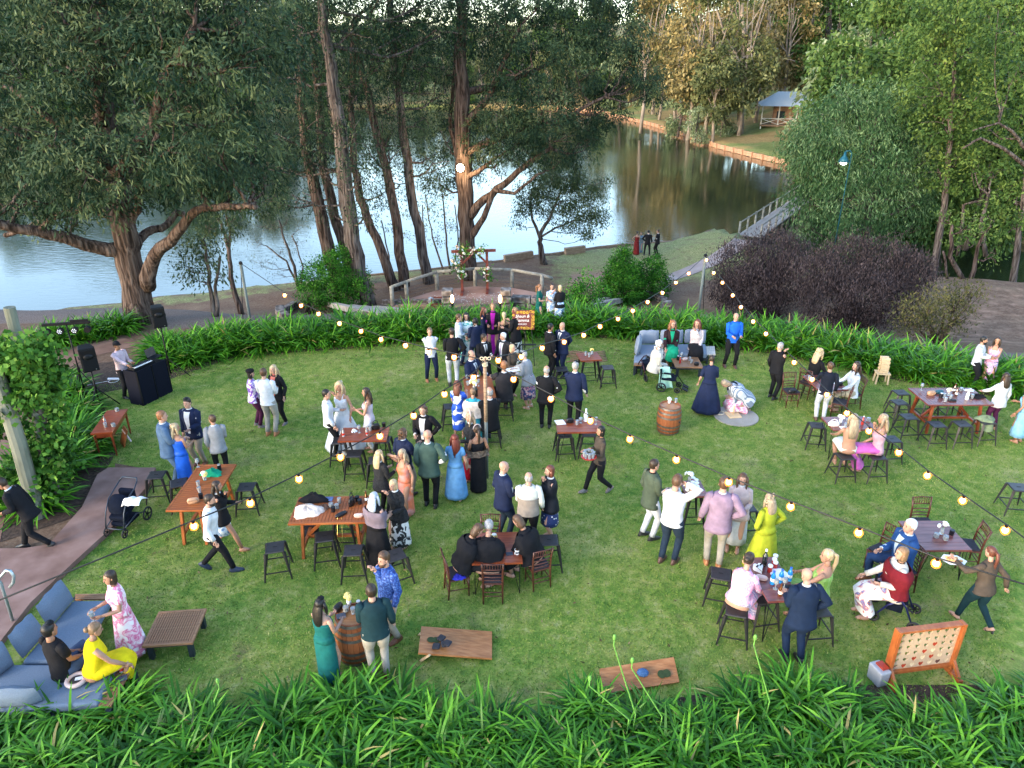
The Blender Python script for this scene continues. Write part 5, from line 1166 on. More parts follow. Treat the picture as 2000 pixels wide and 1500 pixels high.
        rr = [(0,0,-.03,.036,.115),(0,0,-.01,.042,.125),(0,-.01,.015,.036,.1),(0,-.045,.045,.03,.05)]
        body.rings(rr, 10, f0)
        if shoes != 'none':
            c_ = {'black': (.02,.02,.022), 'brown': (.16,.06,.03), 'tan': (.34,.14,.06), 'darkbrown': (.09,.045,.035), 'navy': (.02,.03,.06), 'white': (.75,.73,.7), 'nude': (.5,.3,.22), 'grey': (.12,.12,.13)}[shoes]
            smb = MB(); q = .9 if F_ else 1.08
            if F_ and shoes in ('nude','white','tan','black') : # open sandals with heel
                smb.rings([(0,0,-.04,.04*q,.125*q),(0,0,-.028,.04*q,.125*q)], 12, f0); smb.rings([(0,.05,-.03,.044,.018),(0,.05,.012,.038,.016)], 10, f0); smb.box((an.x,an.y-.04,max(.012,an.z-.075)),(.03,.03,.05)); smb.rings([(0,-.05,.05,.037,.04),(0,-.05,.062,.037,.04)], 10, f0)
            else:
                smb.rings([(0,.005,-.042,.043*q,.135*q),(0,.005,-.02,.048*q,.142*q),(0,-.005,.01,.044*q,.12*q),(0,-.05,.045,.04*q,.062*q),(0,-.055,.06,.036*q,.05*q)], 12, f0)
            fin(smb).build('shoe', M('shoe_'+shoes, c_, .4, var=.1), root, True)
    fin(body).build('body', [sk, eye_m, lip_m], root, True)
    # bottoms
    def legs_cloth(mat, r0, r1, endt=.97, nm='trousers'):
        mb = MB(); mb.rings([(0,y,z,rx*bw+.008,ry*bw+.008) for z, rx, ry, y in TT[:3]], 14, MU)
        mb.rings([(0,0,hz-.1,.12*bw,.09*bw),(0,0,hz-.03,.168*bw,.122*bw),(0,0,hz+.03,.165*bw,.12*bw)], 14)
        for s, h0_, kn, an in legs:
            e = kn.lerp(an, endt); jj = lambda: Vector((random.uniform(-.004,.004),random.uniform(-.004,.004),0))
            mb.tube([h0_+Vector((0,0,.03)), h0_.lerp(kn,.35)+jj(), h0_.lerp(kn,.75)+jj(), kn, kn.lerp(an,.25)+jj(), kn.lerp(an,.5)+jj(), kn.lerp(an,.75)+jj(), e], [.1*bw,.1*bw*r0,.078*bw*r0,.07*r0,.066*r0,.06*r1,.057*r1,.054*r1], 12)
        fin(mb).build(nm, mat, root, True)
    if bottom is not None:
        legs_cloth(bottom, 1.0, 1.0 if not F_ else .95)
    if skirt is not None:
        mb = MB(); ph = random.uniform(0, 6); kf = random.choice((7, 8, 9)); full = flare
        if sit or crouch:
            kc = (legs[0][2]+legs[1][2])/2; ac = (legs[0][3]+legs[1][3])/2; 
            if lpose == 'crossed': ac = legs[0][3]
            pts = [(-.08,hz-.04,.15,.08),(0,hz,.19*bw,.125*bw),(kc.y*.5,(hz+kc.z)/2+.01,.19*bw,.105),(kc.y,kc.z+.01,.17+full*.15,.1)]
            if hem < .45:
                t = (kc.z-max(hem,.06))/max(.05, kc.z-ac.z+.04); t = min(1, t); pts += [(kc.y+.05,kc.z-.06,.17+full*.2,.1), (kc.y+(ac.y-kc.y)*t*.6+.02, kc.z+(ac.z-kc.z)*t*.6,.16+full*.3,.11),(kc.y+(ac.y-kc.y)*t, max(.04,kc.z+(ac.z-kc.z)*t),.15+full*.45,.13)]
            vs = []; n = 18
            for i, (y, z, w_, t_) in enumerate(pts):
                a_ = Vector((0,*pts[max(i-1,0)][:2])); b_ = Vector((0,*pts[min(i+1,len(pts)-1)][:2])); dn = (b_-a_).normalized(); nn = Vector((0,-dn.z,dn.y))
                for q in range(n): aa = 2*pi*q/n; rp = 1+fold*1.2*sin(kf*aa+ph)*(i/len(pts)); vs.append(Vector((0,y,z))+Vector((1,0,0))*w_*cos(aa)*rp+nn*t_*sin(aa)*rp)
            mb.add(vs, [(i*n+q, i*n+(q+1)%n, (i+1)*n+(q+1)%n, (i+1)*n+q) for i in range(len(pts)-1) for q in range(n)]+[tuple(range(n))[::-1]])
        else:
            z0 = 1.06; zz = [z0, .98, .9, .8, .68, .52, .36, .2, .1]; zz = [z for z in zz if z > hem+.03]+[hem]; rings_ = []
            for z in zz:
                if z >= .9: r_ = np.interp(z, [t[0] for t in TT], [t[1] for t in TT])*bw+.008; q_ = np.interp(z, [t[0] for t in TT], [t[2] for t in TT])*bw+.01; f = None
                else:
                    t = (.9-z)/(.9-.05); r_ = (.178+(full-.178)*t**.85)*bw if full > .178 else (.178+(full-.178)*t)*bw; q_ = r_*(.74+.16*t); amp = fold*min(1, t*1.8)
                    f = (lambda amp: lambda a: 1+amp*sin(kf*a+ph)+amp*.5*sin(2*kf*a+1.3*ph))(amp)
                rings_.append((0, -.003*(1 if z > .9 else 1), z, r_, q_, f))
            mb.rings(rings_[::-1], 40)
        fin(mb).build('skirt', skirt, root, True)
    # top
    def top_shell(mat, off, z_lo, sl, nm, flr=0.0, slr=1.0, zhi=9, lo_drop=0, neck=True):
        mb = MB(); rr = [(z, rx*bw+off, ry*bw+off, y) for z, rx, ry, y in TT if z >= z_lo and z < zhi]
        if lo_drop: rr = [(TT[0][0]-lo_drop, TT[0][1]*bw+off+flr, TT[0][2]*bw+off+flr, 0), (TT[0][0]-lo_drop*.4, TT[0][1]*bw+off+flr*.6, TT[0][2]*bw+off+flr*.6, 0)]+rr
        ph = random.uniform(0, 6); wf = lambda a: 1+.012*sin(5*a+ph)+.008*sin(9*a)
        mb.rings([(0, y, z, rx, ry, wf) for z, rx, ry, y in rr], 20, MU)
        if sl != 'none':
            tmax = {'long': .97, 'short': .0, 'elbow': .0, '34': .5}[sl]
            for s, S_, e, w, pose in armj:
                inner = MU @ Vector((s*shx*.72, 0, shz+.01))
                if sl in ('short', 'elbow'):
                    e2 = S_.lerp(e, .55 if sl == 'short' else .95); mb.tube([inner, S_, S_.lerp(e2,.5), e2], [.06*am*slr,.063*am*slr,.062*am*slr,.06*am*slr], 12)
                else:
                    w2 = e.lerp(w, tmax); j = lambda: Vector((random.uniform(-.005,.005),)*3)
                    mb.tube([inner, S_+(e-S_)*.02, S_.lerp(e,.45)+j(), S_.lerp(e,.8)+j(), e, e.lerp(w2,.3)+j(), e.lerp(w2,.65)+j(), w2], [.06*am*slr,.062*am*slr,.058*am*slr,.053*am*slr,.053*am*slr,.05*am*slr,.045*am*slr,.04*am*slr], 12)
        o_ = fin(mb).build(nm, mat, root, True); return rr
    dress = skirt is not None and top is skirt
    if top is not None:
        top_shell(top, .012, .86 if not dress else .93, sleeve if jacket is None else ('none' if sleeve == 'none' else 'long'), 'dress_top' if dress else 'shirt', zhi=(9 if jacket is None else 1.46) if not strap else 1.36, lo_drop=.0 if (dress or strap) else .03, flr=.01)
        if strap:
            mb = MB()
            for s in (-1, 1): mb.tube([up((s*.085,.105*bw,1.3)), up((s*.09,.03,1.44)), up((s*.085,-.075*bw,1.3))], .012, 5)
            fin(mb).build('strap', top, root, True)
    if jacket is not None:
        top_shell(jacket, .026, .86, 'long', 'jacket', flr=.022, slr=1.1, lo_drop=.1)
        # shirt front (V between the lapels), collar and tie
        shirt = top if top is not None else cl('white_shirt', (.72,.73,.75))
        def vfront(mat, w_of, z0_, z1_, off, nm):
            rows = 9; vs = []; cols = 4
            for i in range(rows+1):
                z = z0_+(z1_-z0_)*i/rows; rx = np.interp(z, [t[0] for t in TT], [t[1] for t in TT])*bw+off; ry = np.interp(z, [t[0] for t in TT], [t[2] for t in TT])*bw+off; cy = np.interp(z, [t[0] for t in TT], [t[3] for t in TT]); w_ = w_of((z-z0_)/(z1_-z0_))
                for c in range(cols+1): x = w_*(c/cols*2-1); vs.append(up((x, cy+ry*math.sqrt(max(.05, 1-(x/rx)**2)), z)))
            fs = [(i*(cols+1)+c, i*(cols+1)+c+1, (i+1)*(cols+1)+c+1, (i+1)*(cols+1)+c) for i in range(rows) for c in range(cols)]
            mb = MB().add(vs, fs); fin(mb).build(nm, mat, root, True)
        if openj > 0:
            zb = .93 if openj > 1 else 1.12
            vfront(shirt, lambda t: (.03+.045*t) if openj > 1 else (.004+.062*t), zb, 1.455, .034, 'shirt_front')
            if tie is not None: vfront(tie, lambda t: .028-.012*t, 1.1, 1.44, .042, 'tie')
        mb = MB()
        mb.rings([(0,-.004,1.48,.07,.07),(0,.0,1.512,.058,.058)], 14, MU, caps=False); fin(mb).build('collar', shirt, root, True)
    elif top is not None and sleeve == 'long' and not F_:
        mb = MB(); mb.rings([(0,-.002,1.46,.075,.07),(0,.0,1.5,.06,.06)], 14, MU, caps=False); fin(mb).build('collar', top, root, True)
    if bottom is not None and jacket is None and not F_:
        mb = MB(); mb.rings([(0,0,.955,.168*bw+.02,.12*bw+.02),(0,0,.985,.166*bw+.02,.118*bw+.02)], 18, MU, caps=False)
    # hair
    style, hc = hair
    if style != 'bald':
        mb = MB(); hm = hairmat(hc); s_ = hs
        cap = [(0,-.04,-.05,.062,.056),(0,-.034,-.02,.08,.072),(0,-.024,.03,.086,.09),(0,-.018,.065,.085,.096),(0,-.014,.095,.076,.09),(0,-.012,.122,.055,.066),(0,-.012,.138,.03,.035),(0,-.012,.143,.008,.01)]
        if style == 'balding': cap = [(0,-.035,-.05,.066,.058),(0,-.032,-.01,.081,.07),(0,-.03,.03,.083,.076),(0,-.03,.06,.078,.072),(0,-.03,.075,.06,.058)]
        ph = random.uniform(0, 6); wf = lambda a: 1+.02*sin(6*a+ph)
        if style == 'bob': cap = [(0,-.03,-.14,.075,.055),(0,-.028,-.1,.092,.075),(0,-.026,-.05,.094,.08)]+cap[2:]
        if style == 'quiff': cap = [(x,y+(.012 if z > .08 else 0),z*(1.12 if z > .08 else 1),rx,ry) for x,y,z,rx,ry in cap]
        mb.rings([tuple(q*s_ for q in r_)+(wf,) for r_ in cap], 16, HM)
        hp = lambda v: HM @ Vector(v)
        if style in ('long', 'wavy', 'pony', 'verylong'):
            Ld = {'long': .3, 'wavy': .3, 'pony': .36, 'verylong': .42}[style]
            if style == 'pony':
                pts = [(0,-.09,.06),(0,-.14,.02),(0,-.15,-.1),(0,-.13,-.2),(0,-.12,-Ld)]; mb.tube([hp(p_) for p_ in pts], [.025,.034,.032,.028,.008], 8)
            else:
                back = [(0,-.05,.03),(0,-.085,-.06),(0,-.1,-.15),(0,-.115,-.22),(0,-.12,-Ld)]
                vs = []; n = 12; ws = [.085,.1,.105,.1,.07]; ts = [.05,.05,.045,.04,.02]
                for (x, y, z), w_, t_ in zip(back, ws, ts):
                    q_ = 1+.06*random.uniform(-1, 1)*(style == 'wavy')
                    for i in range(n): a = 2*pi*i/n; vs.append(hp((w_*q_*cos(a)*(1+.06*sin(5*a+ph+z*40)), y+t_*sin(a), z)))
                mb.add(vs, [(i*n+q, i*n+(q+1)%n, (i+1)*n+(q+1)%n, (i+1)*n+q) for i in range(4) for q in range(n)]+[tuple(range(4*n,5*n))])
                for s in (-1, 1): mb.tube([hp((s*.07,0,.06)), hp((s*.088,.01,-.03)), hp((s*.09,.02,-.12)), hp((s*.08,.035,-.2 if style != 'long' else -.24))], [.028,.03,.026,.01], 7)
        if style in ('curly', 'wavy', 'shaggy'):
            for i in range(26):
                a = random.uniform(pi*.95, 2.05*pi); z = random.uniform(-.16 if style != 'shaggy' else -.12, .12); r_ = .088 if z < .06 else .06
                c = hp((r_*cos(a), -.02+r_*1.02*sin(a), z)); mb.ell(c, (.028,.028,.026), 6, 4)
        if style == 'bun': mb.ell(hp((0,-.115,.03)), (.045,.04,.045), 10, 6)
        if style == 'beard' or 'beard' in extra: 
            mb.rings([(0,.05,-.135,.02,.02),(0,.045,-.115,.046,.042),(0,.03,-.08,.058,.062),(0,.02,-.05,.064,.073)], 12, HM, caps=True)
        fin(mb).build('hair', hm, root, True)
    ex = lambda nm, mb, mat: fin(mb).build(nm, mat, root, True)
    if 'cap' in extra:
        mb = MB(); mb.rings([(0,-.012,.03,.092,.104),(0,-.012,.075,.09,.1),(0,-.012,.115,.07,.08),(0,-.012,.15,.03,.03)], 16, HM); mb.rings([(0,.085,.04,.07,.06),(0,.085,.05,.07,.06)], 14, HM); ex('cap', mb, cl('black_cap', (.012,.012,.015)))
    if 'beret' in extra: mb = MB(); mb.rings([(0,-.01,.05,.09,.1),(0,-.012,.09,.115,.12),(.0,-.012,.125,.1,.105),(0,-.012,.145,.04,.04)], 16, HM); ex('beret', mb, cl('black_beret', (.012,.01,.012)))
    if 'glasses' in extra:
        mb = MB()
        for s in (-1, 1): mb.tube([HM @ Vector((s*.032+.022*cos(a), .1, .012+.018*sin(a))) for a in np.linspace(0, 2*pi, 9)], .003, 4)
        ex('glasses', mb, blk)
    if 'shades' in extra: mb = MB(); mb.rings([(0,.02,.118,.06,.06),(0,.02,.135,.05,.05)], 12, HM); ex('sunglasses', mb, blk)
    if 'headband' in extra: mb = MB(); mb.tube([HM @ Vector((.09*cos(a), -.0, .03+.115*sin(a))) for a in np.linspace(0, pi, 12)], .012, 6); ex('headband', mb, cl('headband_pale', (.6,.5,.5)))
    if 'veil' in extra:
        vs = []; n, m_ = 14, 12
        for i in range(n+1):
            for j in range(m_+1):
                v = i/n; u = j/m_*2-1; w_ = .06+.32*v**1.3; vs.append(up((w_*u+.15*v, -.1-.12*v**1.2+.05*abs(u)*(1-v)+.012*sin(9*u), 1.74-1.5*v)))
        ex('veil', MB().add(vs, [(i*(m_+1)+j,i*(m_+1)+j+1,(i+1)*(m_+1)+j+1,(i+1)*(m_+1)+j) for i in range(n) for j in range(m_)]), veil_m)
    if 'shawl' in extra or 'stole' in extra or 'cape' in extra:
        m_ = SHAWL.get(label_key) if False else None
    root['_w'] = 0; del root['_w']
    return root, dict(MU=MU, K=K, HM=HM, arm=armj, fin=fin, up=up, legs=legs, TT=TT, bw=bw, hz=hz, M=Matrix.Translation(base) @ Matrix.Rotation(-R(face), 4, 'Z') @ K)
veil_m = bpy.data.materials.new('veil_tulle'); t, b, n, l = nodes(veil_m); b.inputs['Base Color'].default_value = (.85,.85,.87,1); b.inputs['Alpha'].default_value = .45; b.inputs['Roughness'].default_value = .8
def wrap(r, mat, z0=1.05, z1=1.42, off=.04, nm='shawl', arm=.07, amp=.03, seed=1):
    """a shawl, stole or cape lying round shoulders and upper arms"""
    root, q = r; TT, bw, up = q['TT'], q['bw'], q['up']; mb = MB(); rr = []; random.seed(seed)
    for i in range(8):
        z = z0+(z1-z0)*i/7; rx = np.interp(z, [t[0] for t in TT], [t[1] for t in TT])*bw; ry = np.interp(z, [t[0] for t in TT], [t[2] for t in TT])*bw; arm_ = arm*sstep(1.48, 1.3, z)
        rr.append((0, -.005, z, rx+off+arm_, ry+off, (lambda p, a_: lambda a: 1+a_*sin(6*a+p)+a_*.6*sin(11*a-p))(i*.5+seed, amp)))
    mb.rings(rr, 36, q['MU'], caps=False); q['fin'](mb).build(nm, mat, root, True)
def held(r, side, kind, lab):
    """a drink or thing resting in that person's hand; top-level, standing upright"""
    q = r[1]; s, S_, e, w, pose = q['arm'][0 if side < 0 else 1]; d = (w-e).normalized(); p = q['M'] @ (w+d*.12)
    return item(kind, p-Vector((0,0,.05)), lab)
glassm = M('clear_glass', (.75,.8,.82), .05, var=0, trans=.7, spec=.6); ambg = M('amber_glass', (.09,.03,.008), .12, var=0, spec=.6); redl = M('red_drink', (.45,.03,.02), .1, var=0); ojm = M('orange_juice', (.85,.4,.05), .2, var=0); whm = M('white_ceramic', (.8,.8,.8), .25, var=0); bluem = M('blue_bottle', (.02,.25,.65), .1, var=0, trans=.2); labm = M('white_label', (.7,.72,.72), .6, var=0); winem = M('dark_bottle', (.012,.015,.012), .1, var=0, spec=.6)
beer = M('beer_amber', (.6,.32,.06), .1, var=0); candle = M('candle_wax', (.78,.74,.64), .4, var=0); canm = M('can_black', (.02,.02,.025), .3, .5, var=0)
PROTO = {}
def item(kind, p, lab, rz=0.0, s=1.0, cat=None, group=None):
    """small table-top things; every kind is built once and copied"""
    if kind not in PROTO:
        nm, ct, parts = {
        'glass': ('drinking_glass', 'glass', [('bowl', glassm, [(0,.028),(.1,.036)]), ('ice', whm, [(.03,.022),(.05,.02)])]),
        'redglass': ('drinking_glass', 'glass', [('bowl', glassm, [(0,.03),(.11,.038)]), ('drink', redl, [(.004,.026),(.07,.031)])]),
        'wine': ('wine_glass', 'glass', [('foot', glassm, [(0,.034),(.006,.034),(.01,.006),(.08,.005)]), ('bowl', glassm, [(.08,.012),(.11,.036),(.17,.03)]), ('drink', beer, [(.085,.01),(.11,.032),(.12,.032)])]),
        'redwine': ('wine_glass', 'glass', [('foot', glassm, [(0,.034),(.006,.034),(.01,.006),(.08,.005)]), ('bowl', glassm, [(.08,.012),(.11,.038),(.18,.03)]), ('drink', M('red_wine', (.1,.005,.01), .1, var=0), [(.085,.01),(.11,.034),(.135,.034)])]),
        'bottle': ('beer_bottle', 'bottle', [('bottle', ambg, [(0,.03),(.12,.03),(.17,.013),(.21,.012),(.22,.014)]), ('label', labm, [(.04,.031),(.09,.031)])]),
        'clearbottle': ('small_bottle', 'bottle', [('bottle', glassm, [(0,.028),(.1,.028),(.15,.012),(.19,.012)]), ('label', redl, [(.03,.029),(.075,.029)])]),
        'cola': ('small_bottle', 'bottle', [('bottle', redl, [(0,.027),(.1,.027),(.14,.012),(.18,.012)]), ('cap', whm, [(.18,.014),(.195,.014)])]),
        'water': ('water_bottle', 'bottle', [('bottle', bluem, [(0,.036),(.13,.036),(.16,.03),(.19,.016),(.21,.016)]), ('label', labm, [(.06,.0375),(.11,.0375)]), ('cap', M('cap_blue', (.02,.1,.5), var=0), [(.21,.018),(.23,.018)])]),
        'winebottle': ('wine_bottle', 'bottle', [('bottle', winem, [(0,.038),(.18,.038),(.23,.015),(.29,.015)]), ('foil', whm, [(.26,.017),(.295,.017)])]),
        'whitebottle': ('white_bottle', 'bottle', [('bottle', whm, [(0,.045),(.16,.045),(.22,.018),(.27,.018)]), ('cap', whm, [(.27,.02),(.285,.02)])]),
        'mug': ('cup', 'cup', [('cup', whm, [(0,.03),(.09,.042)]), ('coffee', M('coffee', (.06,.025,.01), .3, var=0), [(.088,.036),(.0905,.036)]), ('print', M('print_blue', (.02,.03,.08), var=0), [(.03,.0355),(.06,.0385)])]),
        'can': ('can_cooler', 'can', [('cooler', canm, [(0,.038),(.11,.038)]), ('can_top', M('can_silver', (.6,.6,.62), .3, .8, var=0), [(.11,.03),(.125,.028)])]),
        'jar': ('candle_jar', 'candle jar', [('jar', glassm, [(0,.04),(.075,.042)]), ('wax', candle, [(.01,.035),(.045,.036)])]),
        'juice': ('glass_of_juice', 'glass', [('bowl', glassm, [(0,.03),(.006,.03),(.03,.01),(.06,.035),(.12,.04)]), ('juice', ojm, [(.035,.012),(.06,.032),(.115,.036)])]),
        'redjar': ('preserve_jar', 'jar', [('jar', redl, [(0,.035),(.09,.035)]), ('lid', whm, [(.09,.037),(.115,.037)])]),
        'phone': ('phone', 'phone', []), 'pot': ('black_cup', 'cup', [('cup', canm, [(0,.035),(.09,.04)])])}[kind]
        r = thing(nm, '', ct)
        for pn, m_, prof in parts: MB().rings([(0,0,z,q,q) for z, q in prof], 12).build(pn, m_, r, smooth=False)
        if kind == 'mug': MB().tube([(.036,0,.07),(.065,0,.07),(.07,0,.04),(.036,0,.02)],.006,5).build('handle', whm, r, True)
        if kind == 'phone': MB().box((0,0,.004),(.07,.14,.008)).build('case', bplas_, r)
        PROTO[kind] = r
    o = place(PROTO[kind], p, rz, lab, group, s)
    if cat: o['category'] = cat
    return o
bplas_ = M('phone_black', (.01,.01,.012), .15, var=0)
# ---- cloth
navy = cl('navy', (.014,.022,.06)); black = cl('black', (.012,.012,.015)); white = cl('white', (.72,.73,.76)); bluesuit = cl('blue_suit', (.085,.15,.26)); royal = cl('royal_satin', (.02,.12,.62), .4); lgrey = cl('light_grey', (.3,.31,.335)); beige = cl('beige', (.36,.31,.25)); stone_c = cl('stone_trousers', (.36,.33,.28)); green_j = cl('green_blazer', (.055,.1,.085)); teal_d = cl('teal_dress', (.012,.14,.13)); lilac = cl('lilac_blazer', (.3,.215,.31)); pinkish = cl('pale_pink', (.6,.46,.51)); chart = cl('chartreuse', (.38,.44,.03)); skyb = cl('sky_blue', (.13,.33,.62)); yellow = cl('yellow', (.82,.62,.01)); magenta = cl('magenta', (.36,.015,.3)); dgreen = cl('dark_green_shirt', (.012,.04,.05)); burg = cl('burgundy', (.17,.012,.02)); brownsh = cl('brown_shirt', (.085,.065,.05)); wht2 = cl('white_trousers', (.62,.63,.67)); cobalt = cl('cobalt_shirt', (.015,.13,.62)); emerald = cl('emerald', (.01,.3,.16)); cream = cl('cream', (.66,.6,.52)); tie_l = cl('lilac_tie', (.35,.3,.5)); wine_c = cl('wine', (.075,.015,.05)); taupe = cl('taupe', (.33,.28,.24)); ltblue = cl('light_blue_shirt', (.5,.6,.72)); darkred = cl('dark_red', (.2,.02,.02)); gblue = cl('grey_blue_dress', (.2,.28,.34)); salmon = cl('salmon', (.55,.17,.14)); satin = cl('pink_satin', (.55,.12,.42), .3); purp_l = cl('purple_grey_shawl', (.2,.16,.2)); denim = cl('denim', (.06,.09,.16)); fur_b = ramp_mat('fur_brown', [(.3,(.05,.035,.025)),(.6,(.17,.12,.09)),(.8,(.34,.27,.21))], scale=22, bump=.8, rough=1); fur_k = ramp_mat('fur_black', [(.3,(.006,.006,.007)),(.8,(.03,.03,.033))], scale=30, bump=.8, rough=1); fur_c = ramp_mat('fur_cream', [(.3,(.5,.4,.34)),(.8,(.75,.66,.6))], scale=25, bump=.8, rough=1)
pf = ramp_mat('print_purple', [(.35,(.12,.04,.3)),(.48,(.25,.12,.45)),(.52,(.7,.62,.75)),(.7,(.75,.7,.8))], scale=7, dist=1.5); fl_pink = ramp_mat('print_pink_floral', [(.38,(.75,.7,.72)),(.47,(.78,.6,.66)),(.53,(.6,.1,.25)),(.6,(.7,.35,.45)),(.7,(.72,.66,.68))], scale=8, dist=1.2)
fl_blue = ramp_mat('print_blue_floral', [(.4,(.01,.06,.42)),(.52,(.015,.09,.5)),(.56,(.75,.72,.65)),(.75,(.8,.78,.7))], scale=5, dist=.8); fl_green = ramp_mat('print_green_white', [(.35,(.03,.22,.2)),(.45,(.15,.45,.4)),(.5,(.7,.78,.74)),(.7,(.75,.8,.78))], scale=9, dist=1); fl_bw = ramp_mat('print_black_white', [(.4,(.015,.015,.02)),(.5,(.02,.02,.02)),(.53,(.7,.68,.65)),(.7,(.72,.7,.68))], scale=8, dist=1.2); fl_spot = ramp_mat('print_navy_spots', [(.0,(.75,.75,.75)),(.2,(.75,.75,.75)),(.24,(.015,.03,.12)),(1,(.015,.03,.12))], 'voronoi', scale=16)
fl_bs = ramp_mat('print_blue_splash', [(.4,(.65,.7,.76)),(.5,(.5,.62,.75)),(.55,(.05,.15,.4)),(.7,(.6,.68,.75))], scale=9, dist=1.4); fl_multi = ramp_mat('print_dark_multi', [(.38,(.02,.03,.1)),(.48,(.05,.08,.2)),(.53,(.5,.1,.15)),(.6,(.6,.55,.5)),(.7,(.08,.2,.25))], scale=12, dist=1.2); fl_or = ramp_mat('print_orange_rose', [(.35,(.55,.3,.3)),(.5,(.62,.16,.07)),(.65,(.72,.25,.15))], scale=3); fl_pinkd = ramp_mat('print_pink_bold', [(.36,(.7,.55,.62)),(.46,(.78,.2,.42)),(.52,(.65,.45,.55)),(.58,(.2,.2,.4)),(.68,(.75,.6,.68))], scale=9, dist=1.2)
fl_dia = ramp_mat('print_grey_diamond', [(.3,(.13,.17,.23)),(.5,(.18,.23,.3)),(.56,(.5,.52,.56)),(.7,(.5,.52,.56))], 'wave', scale=5, dist=3); fl_check = ramp_mat('print_blue_speckle', [(.4,(.01,.03,.16)),(.55,(.02,.08,.32)),(.65,(.12,.2,.45))], scale=35); fl_wf = ramp_mat('print_white_floral', [(.4,(.78,.74,.7)),(.5,(.75,.72,.7)),(.55,(.65,.2,.12)),(.6,(.08,.12,.35)),(.7,(.78,.75,.72))], scale=7, dist=1); stripe_g = ramp_mat('print_pale_stripe', [(.3,(.6,.6,.5)),(.5,(.7,.7,.66)),(.7,(.5,.56,.5))], 'wave', scale=8, dist=2); palm_g = ramp_mat('print_palm_green', [(.45,(.2,.36,.06)),(.5,(.02,.05,.02)),(.6,(.25,.4,.1))], 'wave', scale=5, dist=6)
def P(px, py, ph, face, label, z=0.0, hmin=1.4, hmax=1.98, **kw):
    b_ = G(px, py, z) if z == 0 else T(px, py)
    return person(b_, min(hmax, max(hmin, hgt(px, ph, b_))), face, label, **kw)
def S(px, py, seat, H_, face, label, stance='sit', **kw):      # px,py: middle of the seat as seen; seat: its height
    b_ = G(px, py, seat); b_.z = 0; return person(b_, H_, face, label, stance=stance, seat=seat, **kw)
# ---- left side
b_ = G(262,757); person(G(252,776), hgt(245,668,G(252,776)), 110, 'man in pale pink shirt and black cap playing behind the black booth', top=pinkish, bottom=black, hair=('short','black'), extra=('cap',), arms=('hold','far'), skin='t')
P(78,1072,928,262,'man in dark suit hurrying left along the concrete path', jacket=black, top=ltblue, bottom=black, stance='walk', lean=22, arms=('hold','down'), skin='t', hair=('short','dark'), openj=1)
P(505,833,723,70,'woman in purple and white print blouse, black beret and wine trousers', g='f', b=1.2, top=pf, bottom=wine_c, hair=('bob','black'), extra=('beret','glasses'), arms=('front','front'), shoes='grey')
P(533,848,721,5,'man in white shirt and beige trousers seen from behind, talking beside the purple blouse', top=white, bottom=stone_c, hair=('short','brown'), arms=('hold','hold'), shoes='tan')
P(551,828,713,200,'woman with very long blonde hair, black jacket and red top behind the white shirt', g='f', jacket=black, top=salmon, bottom=black, hair=('verylong','blond'), openj=1.5, arms=('slight','pocket'), shoes='grey')
P(392,908,778,190,'tall man in navy blazer and open white shirt facing the camera', jacket=navy, top=white, bottom=beige, hair=('quiff','black'), openj=1.6, arms=('hold','down'), b=1.06, extra=('shades',), shoes='brown')
P(345,948,804,62,'red-haired man in light blue suit seen from the side', jacket=bluesuit, top=white, bottom=bluesuit, hair=('short','ginger'), arms=('slight','hold'), b=1.15, shoes='brown')
P(366,950,828,20,'blonde woman in bright blue strappy dress seen from behind', g='f', skirt=royal, top=royal, sleeve='none', strap=True, hair=('wavy','blond'), hem=.1, flare=.17, arms=('hold','hold'), b=1.12, fold=.01, skin='m', hturn=40)
P(437,932,812,-25,'man in pale grey blazer and black trousers seen from behind', jacket=lgrey, top=white, bottom=black, hair=('short','brown'), arms=('pocket','hold'), openj=0, shoes='darkbrown', hturn=-35, skin='m')
P(447,1075,945,80,'woman in black leather jacket and blue splashed skirt walking with a drink', g='f', jacket=black, skirt=fl_bs, hem=.5, flare=.2, stance='walk', hair=('long','dark'), arms=('hold','mouth'), shoes='tan', openj=0, skin='m')
P(428,1115,968,78,'bearded man in white shirt and black trousers striding right', top=white, bottom=black, stance='walk', hair=('short','dark'), extra=('beard',), arms=('down','slight'), lean=6, shoes='navy', b=1.05)
r = P(262,1280,1116,225,'woman in white and pink frilled floral dress holding a wine glass by the blue sofa', g='f', skirt=fl_pink, top=fl_pink, sleeve='short', hem=.14, flare=.26, hair=('bob','dark'), arms=('hold','hold'), shoes='nude', fold=.06, skin='m', b=1.05); held(r, -1, 'wine', 'wine glass in the hand of the woman in frilled floral dress')
S(124,1318,.34,1.62,25,'person with black hair and black t-shirt seated on the blue sofa, back to camera', top=black, sleeve='short', bottom=denim, hair=('short','black'), extra=('shades',), arms=('lap','lap'), skin='t')
S(186,1318,.34,1.55,55,'woman in yellow seated on the blue sofa with hair tied in a scrunchie', g='f', b=1.15, top=yellow, sleeve='none', skirt=yellow, hem=.2, flare=.12, hair=('bun','light'), arms=('lap','table'), skin='m', shoes='nude', lean=12)
